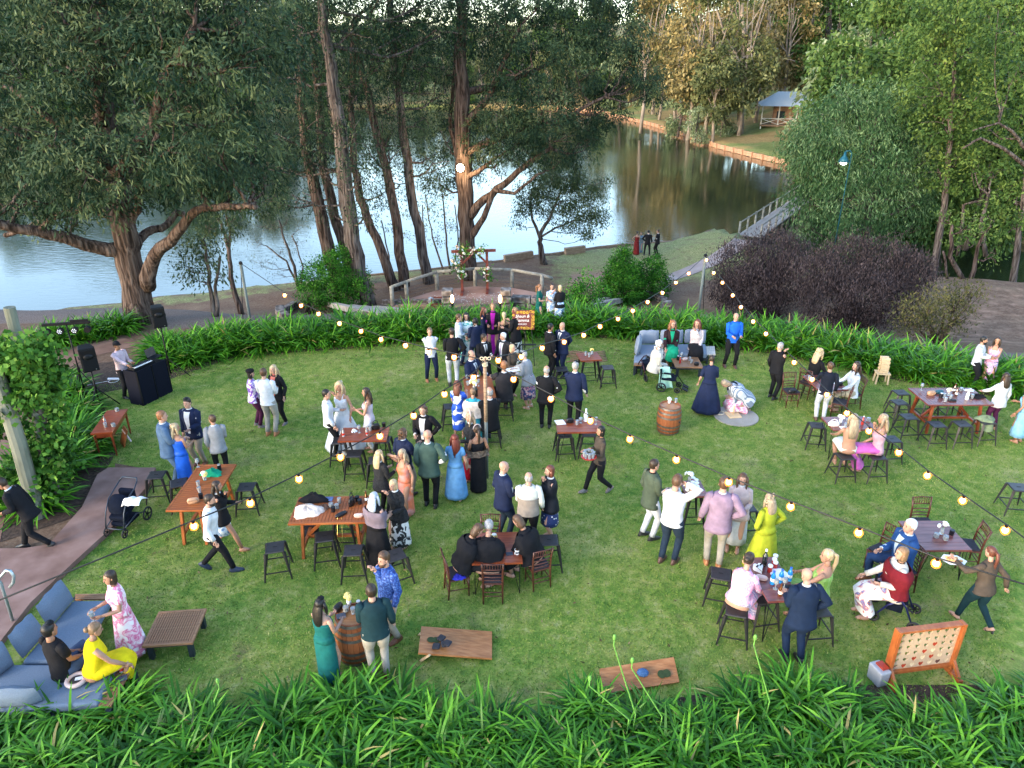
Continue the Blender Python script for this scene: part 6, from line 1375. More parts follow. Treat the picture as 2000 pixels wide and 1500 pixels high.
# ---- bride's group
P(650,888,762,72,'waiter in white shirt and black trousers with a green bottle, left of the bride', top=white, bottom=black, hair=('short','black'), arms=('hold','slight'), shoes='black', hturn=15)
P(676,872,745,200,'bride in strapless white tulle gown with long veil, hand to her face', g='f', top=cl('bridal_white', (.78,.79,.82), .8), skirt=cl('bridal_tulle', (.74,.76,.8), .9, .04), hem=.01, flare=.5, fold=.03, sleeve='none', strap=True, hair=('long','blond'), arms=('slight','mouth'), extra=('veil',), shoes='none', skin='m')
P(727,880,758,262,'dark-haired woman in white trousers and lavender top facing the bride', g='f', top=cl('lavender_top', (.6,.52,.58)), sleeve='none', strap=True, bottom=wht2, hair=('long','dark'), arms=('holdup','hold'), shoes='nude', skin='m')
# ---- middle cluster
P(833,917,792,190,'long-haired man in open black blazer and white shirt facing the camera', jacket=black, top=white, bottom=black, hair=('shaggy','brown'), openj=2, arms=('hip','hold'), b=1.12)
P(795,968,838,40,'curly-haired man in navy blazer and beige trousers gesturing', jacket=navy, top=ltblue, bottom=beige, hair=('shaggy','brown'), arms=('slight','holdup'), openj=0, b=1.05)
P(842,988,842,4,'bald man in dark green blazer seen from behind', jacket=green_j, top=white, bottom=black, hair=('bald','dark'), arms=('pocket','hip'), openj=0, b=1.1, hturn=10)
P(795,1005,878,215,'smiling woman in orange and pink halter dress, hand in her hair', g='f', skirt=fl_or, top=fl_or, sleeve='none', strap=True, hem=.08, flare=.2, hair=('long','ash'), arms=('down','hair'), skin='m', shoes='nude')
P(750,1008,892,40,'woman with long straight blonde hair in a fluffy black jacket, seen from behind', g='f', jacket=fur_k, bottom=black, hair=('verylong','blond'), arms=('hold','hold'), openj=0, b=1.05)
P(783,1068,943,215,'blonde woman in long black fur coat over a black and white skirt', g='f', jacket=fur_k, skirt=fl_bw, hem=.15, flare=.24, hair=('bob','blond'), arms=('hold','mouth'), openj=.0, b=1.12, lean=5)
r = P(742,1100,965,30,'grey-haired woman with mauve shawl and long black skirt seen from behind', g='f', b=1.2, top=black, sleeve='none', skirt=black, hem=.05, flare=.26, hair=('long','silver'), arms=('down','hold'), fold=.05); wrap(r, purp_l, 1.02, 1.38, .03, 'shawl', seed=2)
P(892,975,850,5,'woman with dark red hair in a sky blue puff-sleeve dress, seen from behind', g='f', skirt=skyb, top=skyb, sleeve='short', hem=.12, flare=.26, hair=('verylong','red'), arms=('holdup','slight'), shoes='white', b=1.08, hturn=-30)
r = P(935,958,832,-20,'woman in backless black gown with brown fur stole on her arm', g='f', skirt=black, top=black, sleeve='none', hem=.04, flare=.2, hair=('pony','dark'), extra=('headband',), arms=('hold','slight'), skin='t', strap=True); wrap(r, fur_b, 1.0, 1.17, .06, 'fur_stole', amp=.06, seed=5)
P(922,935,805,250,'woman in black fur jacket and red skirt, just behind the brown fur stole', g='f', jacket=fur_k, skirt=cl('scarlet', (.55,.01,.03)), hem=.1, flare=.26, hair=('long','ash'), arms=('hold','down'), openj=0, extra=('headband',))
P(897,855,752,15,'woman with auburn hair in cobalt and white floral dress at the long table', g='f', skirt=fl_blue, top=fl_blue, sleeve='short', hem=.3, flare=.16, hair=('wavy','auburn'), arms=('hold','holdup'), b=1.05, fold=.01, shoes='nude')
r = P(926,872,783,5,'woman wrapped in a cream furry shawl, seen from behind', g='f', skirt=cl('turquoise', (.05,.4,.5)), top=cl('turquoise', (.05,.4,.5)), hem=.12, flare=.22, hair=('bun','light'), arms=('hold','hold'), b=1.12); wrap(r, fur_c, .95, 1.42, .05, 'shawl', amp=.04, seed=9)
S(957,832,.53,1.72,-25,'grey-haired man in black suit seated beside the central pole', 'high', jacket=black, top=white, bottom=black, hair=('balding','grey'), arms=('table','lap'), openj=0, b=1.12)
S(921,752,.5,1.72,120,'balding man in navy suit seated at the far left of the long table', 'high', jacket=navy, top=white, tie=navy, bottom=navy, hair=('balding','dark'), arms=('table','lap'), openj=1, b=1.08)
S(985,776,.53,1.72,-12,'man in charcoal suit seated on a stool leaning over the long table, back to camera', 'high', jacket=cl('charcoal', (.03,.028,.032)), top=white, bottom=black, hair=('short','ginger'), arms=('far','lap'), openj=0, b=1.12)
P(946,755,653,150,'man in black suit and black tie with a buttonhole, standing behind the long table', jacket=black, top=white, tie=black, bottom=black, hair=('short','dark'), arms=('hold','hold'), openj=1, skin='t', hturn=-60)
P(984,748,652,215,'white-haired man in dark suit with lilac tie', jacket=cl('charcoal', (.03,.028,.032)), top=white, tie=tie_l, bottom=black, hair=('short','white'), arms=('slight','slight'), openj=1.2, b=1.12, hturn=40)
P(1000,775,673,130,'platinum blonde woman in brown shirt offering a platter', g='f', top=brownsh, bottom=black, hair=('bob','blond'), arms=('far','hold'), b=1.05)
P(1031,796,687,-60,'grey-haired woman in long pale grey cardigan over a dark floral skirt', g='f', jacket=lgrey, skirt=fl_multi, hem=.35, flare=.22, hair=('short','grey'), arms=('hold','far'), openj=0, b=1.25, lean=10, shoes='white')
P(1065,836,716,8,'bald man in black suit seen from behind, right of the grey cardigan', jacket=black, top=white, bottom=black, hair=('balding','grey'), arms=('hold','hip'), openj=0, b=1.15)
P(1119,832,708,15,'man in navy jacket with sunglasses on his head, hands in front, seen from behind', jacket=navy, top=white, bottom=black, hair=('short','grey'), extra=('shades',), arms=('front','slight'), openj=0, b=1.12, hturn=15)
P(1072,736,633,60,'dark-haired man in black suit talking with a bald man near the rear hedge', jacket=black, top=white, bottom=black, hair=('short','black'), arms=('front','down'), openj=0, skin='t')
P(1096,734,630,225,'bald man in navy suit and tie near the rear hedge', jacket=navy, top=white, tie=navy, bottom=navy, hair=('bald','grey'), arms=('behind','pocket'), openj=1, b=1.12)
P(844,744,641,165,'smiling man in white shirt and navy trousers with folded arms and a drink', top=white, bottom=navy, hair=('short','light'), arms=('cross','cross'), shoes='tan', foot_dx=.05)
P(886,753,642,-10,'man in black shirt and white trousers seen from behind', top=black, bottom=wht2, hair=('short','dark'), arms=('hold','hip'), shoes='black', b=1.05)
P(898,712,614,80,'man in light blue shirt with a drink, behind the black shirt', top=ltblue, bottom=navy, hair=('short','brown'), arms=('hold','hold'), sleeve='34')
P(913,708,611,175,'dark-haired woman in white dress with green leaf print', g='f', skirt=fl_green, top=fl_green, hem=.1, flare=.25, hair=('wavy','black'), arms=('front','front'), b=1.08)
P(930,716,622,-30,'man with black hair in navy suit seen from behind among the group by the hedge', jacket=navy, bottom=navy, hair=('shaggy','black'), arms=('hold','hold'), openj=0)
P(946,690,603,110,'woman in dark navy top with hand at her chin', g='f', top=navy, bottom=navy, hair=('long','auburn'), arms=('hold','mouth'))
P(964,693,592,185,'woman in magenta one-shoulder gown and black wrap, tallest of the group by the hedge', g='f', skirt=magenta, top=magenta, jacket=black, openj=2.0, hem=.03, flare=.24, hair=('short','light'), arms=('hold','hold'), fold=.04, skin='m')
P(985,702,612,-5,'blonde woman in low-backed black dress with a ponytail, seen from behind', g='f', skirt=black, top=black, sleeve='none', strap=True, hem=.1, flare=.2, hair=('pony','blond'), arms=('hold','hold'), skin='m')
P(1007,712,601,-60,'woman in long black cardigan and black and white skirt beside the easel', g='f', jacket=black, skirt=fl_bw, hem=.12, flare=.28, hair=('short','light'), arms=('hold','holdup'), openj=0)
# ---- behind the hedge and by the lake
def PB(px, py, ph, face, label, H_=None, **kw):
    b_ = T(px, py); return person(b_, min(1.95, max(1.35, H_ or hgt(px, ph, b_))), face, label, **kw)
PB(1052,636,567,100,'woman with strawberry blonde ponytail in emerald velvet top beyond the hedge', g='f', top=cl('emerald_velvet', (.01,.12,.1)), sleeve='short', skirt=cl('emerald_velvet', (.01,.12,.1)), hair=('pony','ginger'), arms=('hold','hold'), hem=.3)
PB(1076,634,561,170,'woman in white and turquoise print dress beyond the hedge', g='f', skirt=fl_bs, top=fl_bs, sleeve='short', hair=('short','dark'), arms=('mouth','hold'), hem=.2, b=1.1)
PB(1092,638,566,-20,'blonde woman in black top and print skirt seen from behind beyond the hedge', g='f', top=black, skirt=fl_bs, hair=('bob','blond'), arms=('hold','hold'), hem=.2, b=1.15)
PB(1242,497,452,20,'woman in long rust red dress on the lakeside lawn', g='f', skirt=darkred, top=darkred, sleeve='none', strap=True, hair=('bun','dark'), arms=('hip','hold'), hem=.02, flare=.24, skin='m')
PB(1250,494,456,200,'woman in grey-blue dress almost hidden behind the rust red dress', g='f', skirt=gblue, top=gblue, hair=('short','brown'), arms=('hold','mouth'), hem=.05, flare=.2)
PB(1263,499,450,10,'man in black suit standing with legs apart by the lake, left of two', jacket=black, bottom=black, hair=('short','black'), arms=('hip','slight'), openj=0, foot_dx=.08)
PB(1282,498,449,-60,'slim man in black suit by the lake, right of two', jacket=black, top=white, bottom=black, hair=('short','dark'), arms=('front','front'), openj=0)
# ---- rear sofa and right
S(1276,724,.4,1.6,75,'elderly woman with white hair and cream jacket, hand to her mouth, by the grey sofa', g='f', b=1.25, top=cream, bottom=cream, hair=('curly','white'), arms=('mouth','lap'), lean=8, shoes='grey')
S(1309,684,.34,1.68,185,'woman in black jacket and emerald skirt seated in the middle of the grey sofa', g='f', jacket=cl('brown_black_fur', (.03,.015,.018)), top=emerald, skirt=emerald, hem=.2, flare=.06, hair=('wavy','ginger'), extra=('glasses',), arms=('lap','table'), openj=1, b=1.08, shoes='nude', hturn=-15)
S(1357,682,.34,1.68,190,'woman in pale pink jumper and black skirt seated at the right of the grey sofa', g='f', top=cl('pale_pink_top', (.68,.58,.58)), skirt=black, hem=.15, flare=.2, hair=('long','auburn'), arms=('lap','mouth'), b=1.1, hturn=30)
P(1424,716,612,178,'balding man in bright blue shirt holding a drink in front of the rear hedge', top=cobalt, bottom=black, hair=('bald','grey'), arms=('hold','hold'), shoes='darkbrown', b=1.08, sleeve='long', foot_dx=.05)
P(1378,806,697,12,'woman in long navy dress with wide sleeves seen from behind', g='f', skirt=navy, top=navy, sleeve='elbow', hem=.1, flare=.34, hair=('short','dark'), arms=('slight','hold'), b=1.2, lean=8, fold=.05)
b0_ = G(1449,800); r = person(b0_, 1.62, 262, 'woman in grey diamond-patterned shawl crouching over the ring game', g='f', b=1.25, top=fl_dia, skirt=fl_pink, hem=.05, flare=.5, hair=('bob','ash'), arms=('floor','floor'), stance='crouch', lean=48, nod=20); wrap(r, fl_dia, .8, 1.42, .06, 'shawl', amp=.04, seed=3)
P(1507,778,670,55,'man in black jacket and trousers with his hand at his mouth', top=black, bottom=black, hair=('short','grey'), arms=('slight','mouth'), b=1.18, extra=('glasses',))
S(1583,745,.37,1.66,60,'woman with curly blonde hair in black seated at the left end of the plum table', g='f', top=black, bottom=black, hair=('wavy','blond'), arms=('table','table'), lean=12, b=1.1)
P(1601,822,709,8,'man in dark shirt and white trousers standing at the plum table, back to camera', top=cl('ink_shirt', (.012,.016,.03)), bottom=wht2, hair=('short','brown'), arms=('table','slight'), shoes='darkbrown')
S(1662,772,.37,1.66,268,'woman in white jumper with dark brown hair seated at the plum table', g='f', top=cl('white_jumper', (.74,.75,.76)), bottom=cl('cream_trousers', (.55,.45,.3)), hair=('long','dark'), arms=('table','table'), b=1.05)
P(1893,758,658,130,'man in white shirt and black trousers embracing a woman in front of the rear hedge', top=cl('offwhite_shirt', (.62,.64,.68)), bottom=black, hair=('short','black'), arms=('hug','hug'), b=1.08, hturn=-10, skin='m', extra=('beard',))
P(1921,757,669,215,'woman in strapless pink floral dress embraced by the man in white shirt', g='f', skirt=fl_pinkd, top=fl_pinkd, sleeve='none', hem=.08, flare=.2, hair=('long','dark'), arms=('hug','hug'), skin='m', strap=True, b=1.05)
P(1934,838,737,-10,'dark-haired woman in white blazer and plum trousers at the end of the trestle table', g='f', jacket=cl('white_blazer', (.72,.73,.75)), bottom=cl('plum_trousers', (.1,.02,.07)), hair=('verylong','dark'), arms=('table','down'), openj=0, b=1.05)
P(1983,862,752,-30,'woman in light blue two-piece outfit at the right edge', g='f', top=cl('baby_blue', (.25,.52,.75)), sleeve='none', strap=True, skirt=cl('baby_blue', (.25,.52,.75)), hem=.2, flare=.24, hair=('long','black'), arms=('slight','hold'), skin='t', shoes='nude', lean=8)
S(1654,884,.53,1.64,8,'long-haired blonde woman with bare back seated on a stool', 'high', g='f', skirt=stripe_g, hem=.46, flare=.2, hair=('verylong','ash'), arms=('table','mouth'), skin='m', shoes='nude', b=1.05, top=None)
S(1711,884,.53,1.64,285,'woman in pink satin skirt with a white strap bag seated on a stool', 'high', g='f', skirt=satin, hem=.2, flare=.24, hair=('long','ash'), arms=('mouth','lap'), skin='m', shoes='nude', top=cl('pink_back', (.6,.35,.42)), sleeve='none', strap=True)
r = P(1168,962,833,255,'waiter in brown shirt carrying glasses across the lawn', g='f', top=brownsh, sleeve='34', bottom=black, hair=('bob','black'), stance='walk', arms=('hold','hold'), b=.95, shoes='grey', skin='m')
P(983,1052,903,60,'bald man in navy suit holding a beer bottle', jacket=navy, top=ltblue, bottom=cl('dark_jeans', (.02,.035,.06)), hair=('bald','grey'), arms=('slight','hold'), openj=.0, b=1.12, hturn=15)
r = P(1031,1068,925,2,'grey-haired man in white and taupe jacket seen from behind', top=cl('cream_jacket', (.68,.68,.62)), bottom=black, hair=('balding','grey'), arms=('hold','slight'), b=1.22, shoes='black'); wrap(r, taupe, .84, 1.24, .022, 'jacket_lower', arm=0, amp=.008, seed=4)
P(1072,1052,910,255,'woman with red-brown bob in black puffer jacket and navy spotted skirt, hand at mouth', g='f', jacket=cl('puffer_black', (.012,.014,.022), .5), skirt=fl_spot, hem=.42, flare=.2, hair=('bob','auburn'), arms=('mouth','hold'), openj=0, b=1.15)
for px, py, f, lab, hr in ((903,1110,75,'person in black shawl with brown hair seated at the left of the square table','brown'),(952,1118,5,'person in black with cropped grey hair seated nearest on the square table','grey'),(1040,1096,-62,'person in black jacket with brown hair seated at the right of the square table','brown')):
    r = S(px, py, .38, 1.62, f, lab, g='f', b=1.22, top=black, skirt=black, hem=.2, flare=.2, hair=('short',hr) if hr == 'grey' else ('bob',hr), arms=('table','table'), lean=20, nod=15); wrap(r, black, .92, 1.43, .04, 'shawl', amp=.03, seed=px)
P(1263,1050,899,70,'man in green blazer, black shirt and white trousers at the flower table', jacket=cl('sage_blazer', (.075,.1,.07)), top=black, bottom=wht2, hair=('short','dark'), arms=('slight','hold'), openj=1, shoes='black', b=1.02)
P(1303,1098,932,40,'man in white shirt and dark jeans raising both hands to his face', top=white, bottom=cl('dark_jeans', (.02,.035,.06)), hair=('quiff','brown'), arms=('mouth','hair'), shoes='darkbrown', b=1.1, nod=12)
P(1391,1105,935,12,'tall man in lilac blazer and stone trousers seen from behind', jacket=lilac, bottom=stone_c, hair=('short','brown'), arms=('slight','hip'), openj=0, shoes='tan', b=1.1)
P(1430,1070,925,200,'woman in fluffy pale pink jacket and white skirt behind the lilac blazer', g='f', jacket=cl('fluffy_pink', (.62,.48,.46)), skirt=cl('white_skirt', (.66,.68,.72)), hem=.2, flare=.22, hair=('long','brown'), arms=('hold','hold'), openj=0, shoes='nude', b=1.1)
P(1483,1112,968,335,'woman in chartreuse wrap dress with hands on hips, seen from behind', g='f', skirt=chart, top=chart, sleeve='long', hem=.06, flare=.3, hair=('wavy','ash'), arms=('hip','hip'), b=1.2, fold=.05, lean=3)
S(1440,1183,.53,1.62,40,'woman in pink floral puff-sleeve outfit seated on a stool, hair in a low bun', 'high', g='f', b=1.15, top=fl_pinkd, skirt=fl_pinkd, hem=.12, flare=.2, hair=('bun','dark'), arms=('mouth','table'), lean=14)
S(1600,1168,.53,1.64,300,'blonde woman with tattooed shoulder seated at the bottles table', 'high', g='f', b=1.08, top=palm_g, sleeve='none', strap=True, skirt=palm_g, hem=.5, flare=.18, hair=('pony','blond'), arms=('table','table'), skin='m', hturn=-20)
P(1548,1290,1120,-8,'bald man in dark navy suit seen from behind at the bottles table', jacket=cl('ink_navy', (.01,.022,.055)), top=white, bottom=cl('ink_navy', (.01,.022,.055)), hair=('bald','grey'), arms=('hold','hip'), openj=0, b=1.2, lean=6)
S(1757,1108,.38,1.72,265,'white-haired man in blue suit and brown shoes seated with crossed legs', jacket=cl('blue_jacket', (.02,.07,.22)), top=ltblue, bottom=cl('blue_trousers', (.025,.055,.14)), hair=('short','white'), arms=('lap','hold'), openj=1, b=1.12, shoes='brown', foot_dx=.12)
r = S(1742,1160,.43,1.62,275,'woman in burgundy shawl and white floral skirt seated on the navy walker', g='f', b=1.28, top=cream, skirt=fl_wf, hem=.15, flare=.28, hair=('bob','light'), arms=('hold','table'), shoes='tan'); wrap(r, burg, .95, 1.42, .05, 'shawl', amp=.03, seed=11)
P(1897,1222,1080,-20,'waitress in dark brown shirt with long auburn ponytail carrying a platter, seen from behind', g='f', top=brownsh, bottom=cl('dark_teal_jeans', (.01,.035,.045)), hair=('pony','auburn'), arms=((.28,.42,1.3),'back'), stance='walk2', b=1.18, lean=6, shoes='black')
# ---- around the near barrel
P(766,1248,1080,225,'bearded man in patterned deep blue shirt, hand at his brow', top=fl_check, bottom=beige, hair=('quiff','brown'), extra=('beard',), arms=('slight','mouth'), shoes='brown', b=1.12)
P(742,1318,1145,-18,'man in dark green shirt and beige trousers leaning on the barrel, back to camera', top=dgreen, bottom=stone_c, hair=('short','dark'), arms=('hold','slight'), shoes='brown', b=1.2, toe=-.12)
P(645,1328,1175,28,'woman with long black hair in long teal dress seen from behind', g='f', skirt=teal_d, top=teal_d, sleeve='none', strap=True, hem=.04, flare=.17, hair=('verylong','black'), extra=('shades',), arms=('hold','hold'), skin='l', fold=.01, b=1.1)
# ================================================================== games
def board(P, lab, hole_px, feet=None):
    """tilted cornhole board from its four corners (world points, first two are the raised end's far and near)"""
    c = sum(P, Vector())/4; r = thing('cornhole_board', lab, 'cornhole board', c)
    u = (P[1]-P[0]); v = (P[3]-P[0]); up = u.cross(v).normalized(); up = up if up.z > 0 else -up
    n = 8
    for i in range(n):
        a, b = i/n+.002, (i+1)/n-.002
        q = [P[0]+v*a-c, P[1]+(P[2]-P[1])*a-c, P[1]+(P[2]-P[1])*b-c, P[0]+v*b-c]
        vs = [x for x in q]+[x-up*.03 for x in q]; MB().add(vs, [(0,1,2,3),(7,6,5,4),(0,4,5,1),(1,5,6,2),(2,6,7,3),(3,7,4,0)]).build('plank', wood_c, r)
    h = hole_px-c; e1 = u.normalized(); e2 = up.cross(e1)
    for s in (-1, 1):
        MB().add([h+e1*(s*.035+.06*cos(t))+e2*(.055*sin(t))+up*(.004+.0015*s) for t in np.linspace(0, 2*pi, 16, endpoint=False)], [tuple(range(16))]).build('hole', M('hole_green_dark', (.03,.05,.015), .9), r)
    return r, up
P1 = [G(823,1223,.24),G(961,1233,.06),G(961,1286,.06),G(817,1275,.24)]
b1_, up1 = board(P1, 'wooden bean bag toss board with four black bags on it, left one', G(847,1250,.215))
for q in ((822,1290),(818,1240)): p = G(*q); MB().bar(p-b1_.location, G(q[0]+18,q[1]-12,.2)-b1_.location, .05,.03).build('leg', wood_l, b1_)
bagm = M('black_bean_bag', (.02,.022,.03), .9)
for (x, y, z, rz, lab) in ((862,1246,.23,.2,'farthest black bean bag, beside the hole of the left board'),(852,1262,.23,.7,'black bean bag at the lower left on the board'),(869,1257,.24,1.1,'black bean bag in the middle, under another'),(874,1256,.265,.3,'topmost black bean bag on the board')):
    p = G(x, y, z); mb = MB().ell((0,0,0),(.075,.075,.022),4,5); mb = MB().rings([(0,0,-.018,.06,.06),(0,0,0,.085,.085),(0,0,.018,.06,.06)],4); tag(mb.build('bean_bag', bagm, bevel=.012, loc=p), lab, 'bean bag').rotation_euler = (0,-.1,rz)
P2 = [G(1171,1306,.2),G(1316,1283,.2),G(1327,1332,.06),G(1175,1356,.06)]
b2_, up2 = board(P2, 'wooden bean bag toss board with a blue bag, half hidden by the front plants', G(1297,1316,.13))
tag(MB().ell((0,0,.03),(.085,.07,.05),8,6).build('bean_bag', M('blue_bean_bag', (.04,.1,.22), .9), loc=G(1255,1317,.15)), 'crumpled blue bean bag on the half hidden board', 'bean bag')
# giant four-in-a-row with heart holes
gA, gB = G(1726,1326), G(1853,1309); gd = gB-gA; gW = gd.length; gH = hgt(1873, 1216, gB)
fr = thing('giant_connect_game', 'giant four in a row game with heart-shaped holes in an orange wooden frame', 'garden game', gA, math.atan2(gd.y, gd.x))
orw = ramp_mat('varnished_orange_wood', [(.3,(.24,.06,.015)),(.6,(.33,.1,.028)),(.8,(.4,.15,.05))], scale=4, stretch=(4,4,1), rough=.35)
z0 = .16; lean = .0
for x in (.02, gW-.02): MB().box((x,0,(gH+.02)/2),(.05,.11,gH)).build('frame_post', orw, fr, bevel=.004)
MB().box((gW/2,0,gH-.01),(gW,.1,.03)).build('top_rail', orw, fr, bevel=.004); MB().box((gW/2,0,z0-.02),(gW-.06,.1,.05)).build('bottom_rail', orw, fr, bevel=.004)
for x in (.02, gW-.02): MB().box((x,0,.03),(.07,.5,.06)).build('foot', orw, fr, bevel=.004); MB().bar((x,-.2,.06),(x,-.03,.24),.04,.04).build('brace', orw, fr)
def heart(t, s):
    return s*.8*(16*sin(t)**3)/16, s*(13*cos(t)-5*cos(2*t)-2*cos(3*t)-cos(4*t))/16
cw, chh = (gW-.09)/7, (gH-z0-.04)/6; NH = 24
mb = MB()
def sqp(t):
    c, s = sin(t), cos(t); k = 1/max(abs(c), abs(s)); return c*k, s*k
for i in range(7):
    for j in range(6):
        cx = .045+cw*(i+.5); cz = z0+chh*(j+.5); ts = [2*pi*k/NH for k in range(NH)]
        o_ = len(mb.v); vs = []
        for yy_ in (-.008, .008):
            vs += [(cx+sqp(t)[0]*cw/2, yy_, cz+sqp(t)[1]*chh/2) for t in ts]; vs += [(cx+heart(t, chh*.4)[0], yy_, cz+heart(t, chh*.4)[1]) for t in ts]
        fs = []
        for k in range(NH):
            k2 = (k+1) % NH
            fs += [(k,k2,NH+k2,NH+k),(2*NH+k2,2*NH+k,3*NH+k,3*NH+k2),(NH+k,NH+k2,3*NH+k2,3*NH+k)]
        mb.add(vs, fs)
mb.build('panel', ramp_mat('pale_ply', [(.3,(.36,.24,.15)),(.7,(.45,.33,.22))], scale=2, detail=8, rough=.55), fr)
redt = M('red_token', (.3,.03,.012), .4); palt = M('pale_token', (.55,.43,.27), .5); dkt = M('dark_token', (.08,.035,.03), .5)
def token(i, j, m_):
    cx = .045+cw*(i+.5); cz = z0+chh*(j+.5); ts = [2*pi*k/NH for k in range(NH)]
    vs = [(cx+heart(t, chh*.41)[0], y, cz+heart(t, chh*.41)[1]) for y in (-.006,.006) for t in ts]
    MB().add(vs, [tuple(range(NH)), tuple(range(2*NH-1,NH-1,-1))]+[(k,(k+1)%NH,NH+(k+1)%NH,NH+k) for k in range(NH)]).build('heart_token', m_, fr)
for i, j, m_ in ((1,0,redt),(2,0,palt),(3,0,redt),(4,0,palt),(5,0,dkt),(6,0,palt),(2,1,redt),(3,1,palt),(4,1,redt),(5,1,palt),(3,2,redt),(4,2,palt),(4,3,redt)): token(i, j, m_)
tb = thing('token_box', 'white plastic tub of red tokens at the left foot of the connect game', 'box', G(1712,1330), .3); MB().box((0,0,.13),(.16,.22,.26),taper=1.1).build('tub', M('grey_plastic', (.28,.29,.32), .4, var=.03), tb, bevel=.02); MB().box((0.03,0,.27),(.1,.14,.03)).build('tokens', redt, tb)
# tumbling tower
jp = G(1719,748); jn = thing('tumbling_tower', 'giant wooden block tower on a small pine stand by the rear hedge', 'block tower', jp, R(-10))
MB().box((0,0,.3),(.34,.28,.035)).build('stand_top', wood_l, jn, bevel=.004)
for a in (-1,1):
    for b in (-1,1): MB().bar((a*.15,b*.11,0),(a*.13,b*.1,.29),.035).build('leg', wood_l, jn)
blm = MB().box((0,0,0),(.2,.062,.048)).mesh('block', wood_l); ztop = hgt(1722, 696, jp); nl_ = int((ztop-.32)/.052)
for k in range(nl_):
    for i in range(3):
        if random.random() < .12 and k > 2 and i == 1: continue
        o = obj('block', blm, jn); a = 0 if k % 2 else pi/2; off = (i-1)*.066; sh = random.uniform(-.02,.02)
        o.location = ((sh if k % 2 else off)+.012*sin(k*.9), (off if k % 2 else sh), .343+.052*k); o.rotation_euler = (0,0,a+random.uniform(-.03,.03))
# ring toss on a concrete disc
dp = G(1437,814); ds = MB().rings([(0,0,-.02,.52,.52),(0,0,.03,.52,.52)], 40).build('stone_disc', ramp_mat('pale_stone', [(.3,(.26,.235,.2)),(.7,(.34,.31,.28))], scale=3, detail=8, rough=.9), loc=dp); tag(ds, 'round pale stone disc set on the lawn under the peg game', 'stone disc')
pg = thing('ring_toss_peg', 'square wooden base with an upright peg, standing on the stone disc', 'ring toss', G(1432,811,.03), R(8)); MB().box((0,0,.015),(.3,.3,.03)).build('base', wood_l, pg, bevel=.003); MB().tube([(0,0,.03),(.0,0,.26)],.02,10).build('peg', wood_l, pg, True); MB().ell((0,0,.27),(.03,.03,.02)).build('cap', M('white_paint', (.8,.8,.8)), pg)
def torus(R_, r, n=24, m=6):
    mb = MB(); mb.tube([(R_*cos(2*pi*k/n), R_*sin(2*pi*k/n), 0) for k in range(n+1)], r, m); return mb
tag(torus(.1,.012).build('rope_ring', M('rope_pale', (.55,.48,.36)), smooth=True, loc=G(1406,806,.045)), 'pale rope ring held flat on the stone disc by the crouching woman', 'ring')
# ================================================================== audio gear
bplas = M('black_plastic', (.006,.007,.009), .5, var=.2, scale=40, spec=.2); bgrill = M('speaker_grille', (.008,.009,.011), .7, var=.4, scale=200, spec=.1)
def tripod(root, h, spread=.42, m_=blk, z1=.55, a0=.3):
    MB().tube([(0,0,.12),(0,0,h)],.018,8).build('pole', m_, root, True); MB().rings([(0,0,z1-.03,.032,.032),(0,0,z1+.05,.032,.032)],10).build('collar', m_, root)
    for k in range(3):
        a = a0+2*pi*k/3; MB().tube([(0,0,z1),(spread*cos(a),spread*sin(a),.015)],.013,6).build('leg', m_, root, True); MB().tube([(0,0,.2),(spread*.6*cos(a),spread*.6*sin(a),.24)],.009,5).build('brace', m_, root)
def speaker(loc, rz, lab, s=1.0):
    sp = thing('loudspeaker', lab, 'speaker', loc, rz); w, d, h = .36*s, .34*s, .6*s
    vs = [(-w/2,-d/2,0),(w/2,-d/2,0),(w*.38,d/2,0),(-w*.38,d/2,0)]; MB().add(vs+[(x*.98,y,h) for x,y,_ in vs],[(3,2,1,0),(4,5,6,7),(0,1,5,4),(1,2,6,5),(2,3,7,6),(3,0,4,7)]).build('cabinet', bplas, sp, bevel=.02)
    MB().box((0,-d/2-.006,h*.3),(w*.84,.02,h*.5)).build('grille', bgrill, sp, bevel=.02); MB().box((0,-d/2-.004,h*.78),(w*.84,.012,h*.3)).build('horn', M('horn_black', (.006,.006,.008), .3), sp, bevel=.004); MB().ell((0,-d/2-.02,h*.64),(w*.3,.03,h*.12),10,6).build('horn_lip', bplas, sp, True)  # horn in even near-black
    MB().box((w*.28,-d/2-.018,h*.09),(.02,.006,.012)).build('badge', M('badge_silver', (.6,.6,.6), .3, .8), sp)
    for s_ in (-1,1): MB().box((s_*w/2,0,h*.55),(.02,.12,.05)).build('handle', bplas, sp)
def stand(px, py, ph, lab, a0=.3):
    p = G(px, py); s_ = thing('speaker_stand', lab, 'speaker stand', p); h = hgt(px, ph, p); tripod(s_, h, a0=a0); return p, h
p, h = stand(197,797,722,'black tripod stand under the nearer loudspeaker by the small red table', .5); speaker(p+Vector((0,0,h)), R(38), 'black loudspeaker on a stand nearest the small red table')
h0 = G(335,737); hp = h0; st2 = thing('speaker_stand', 'black tripod stand under the loudspeaker behind the booth', 'speaker stand', hp); hh = hgt(327, 637, hp); tripod(st2, hh, .5, a0=.1); speaker(hp+Vector((0,0,hh)), R(30), 'black loudspeaker raised high on a stand in front of the great eucalypt', .92)
lb0 = G(168,775); lh = hgt(130, 632, lb0); lbs = thing('lighting_stand', 'tall black tripod with a bar of stage lights at the far left', 'lighting stand', lb0); tripod(lbs, lh, .38, z1=.75); 
lb = thing('light_bar', 'black bar carrying four small round stage lights on top of the tall tripod', 'stage lights', lb0+Vector((0,0,lh)), R(12)); MB().box((0,0,0),(1.05,.07,.06)).build('bar', blk, lb, bevel=.004); MB().box((.3,.0,.06),(.4,.05,.04)).build('light_strip', blk, lb)
gl = M('led_pale', (.7,.75,.8), .2, var=0)
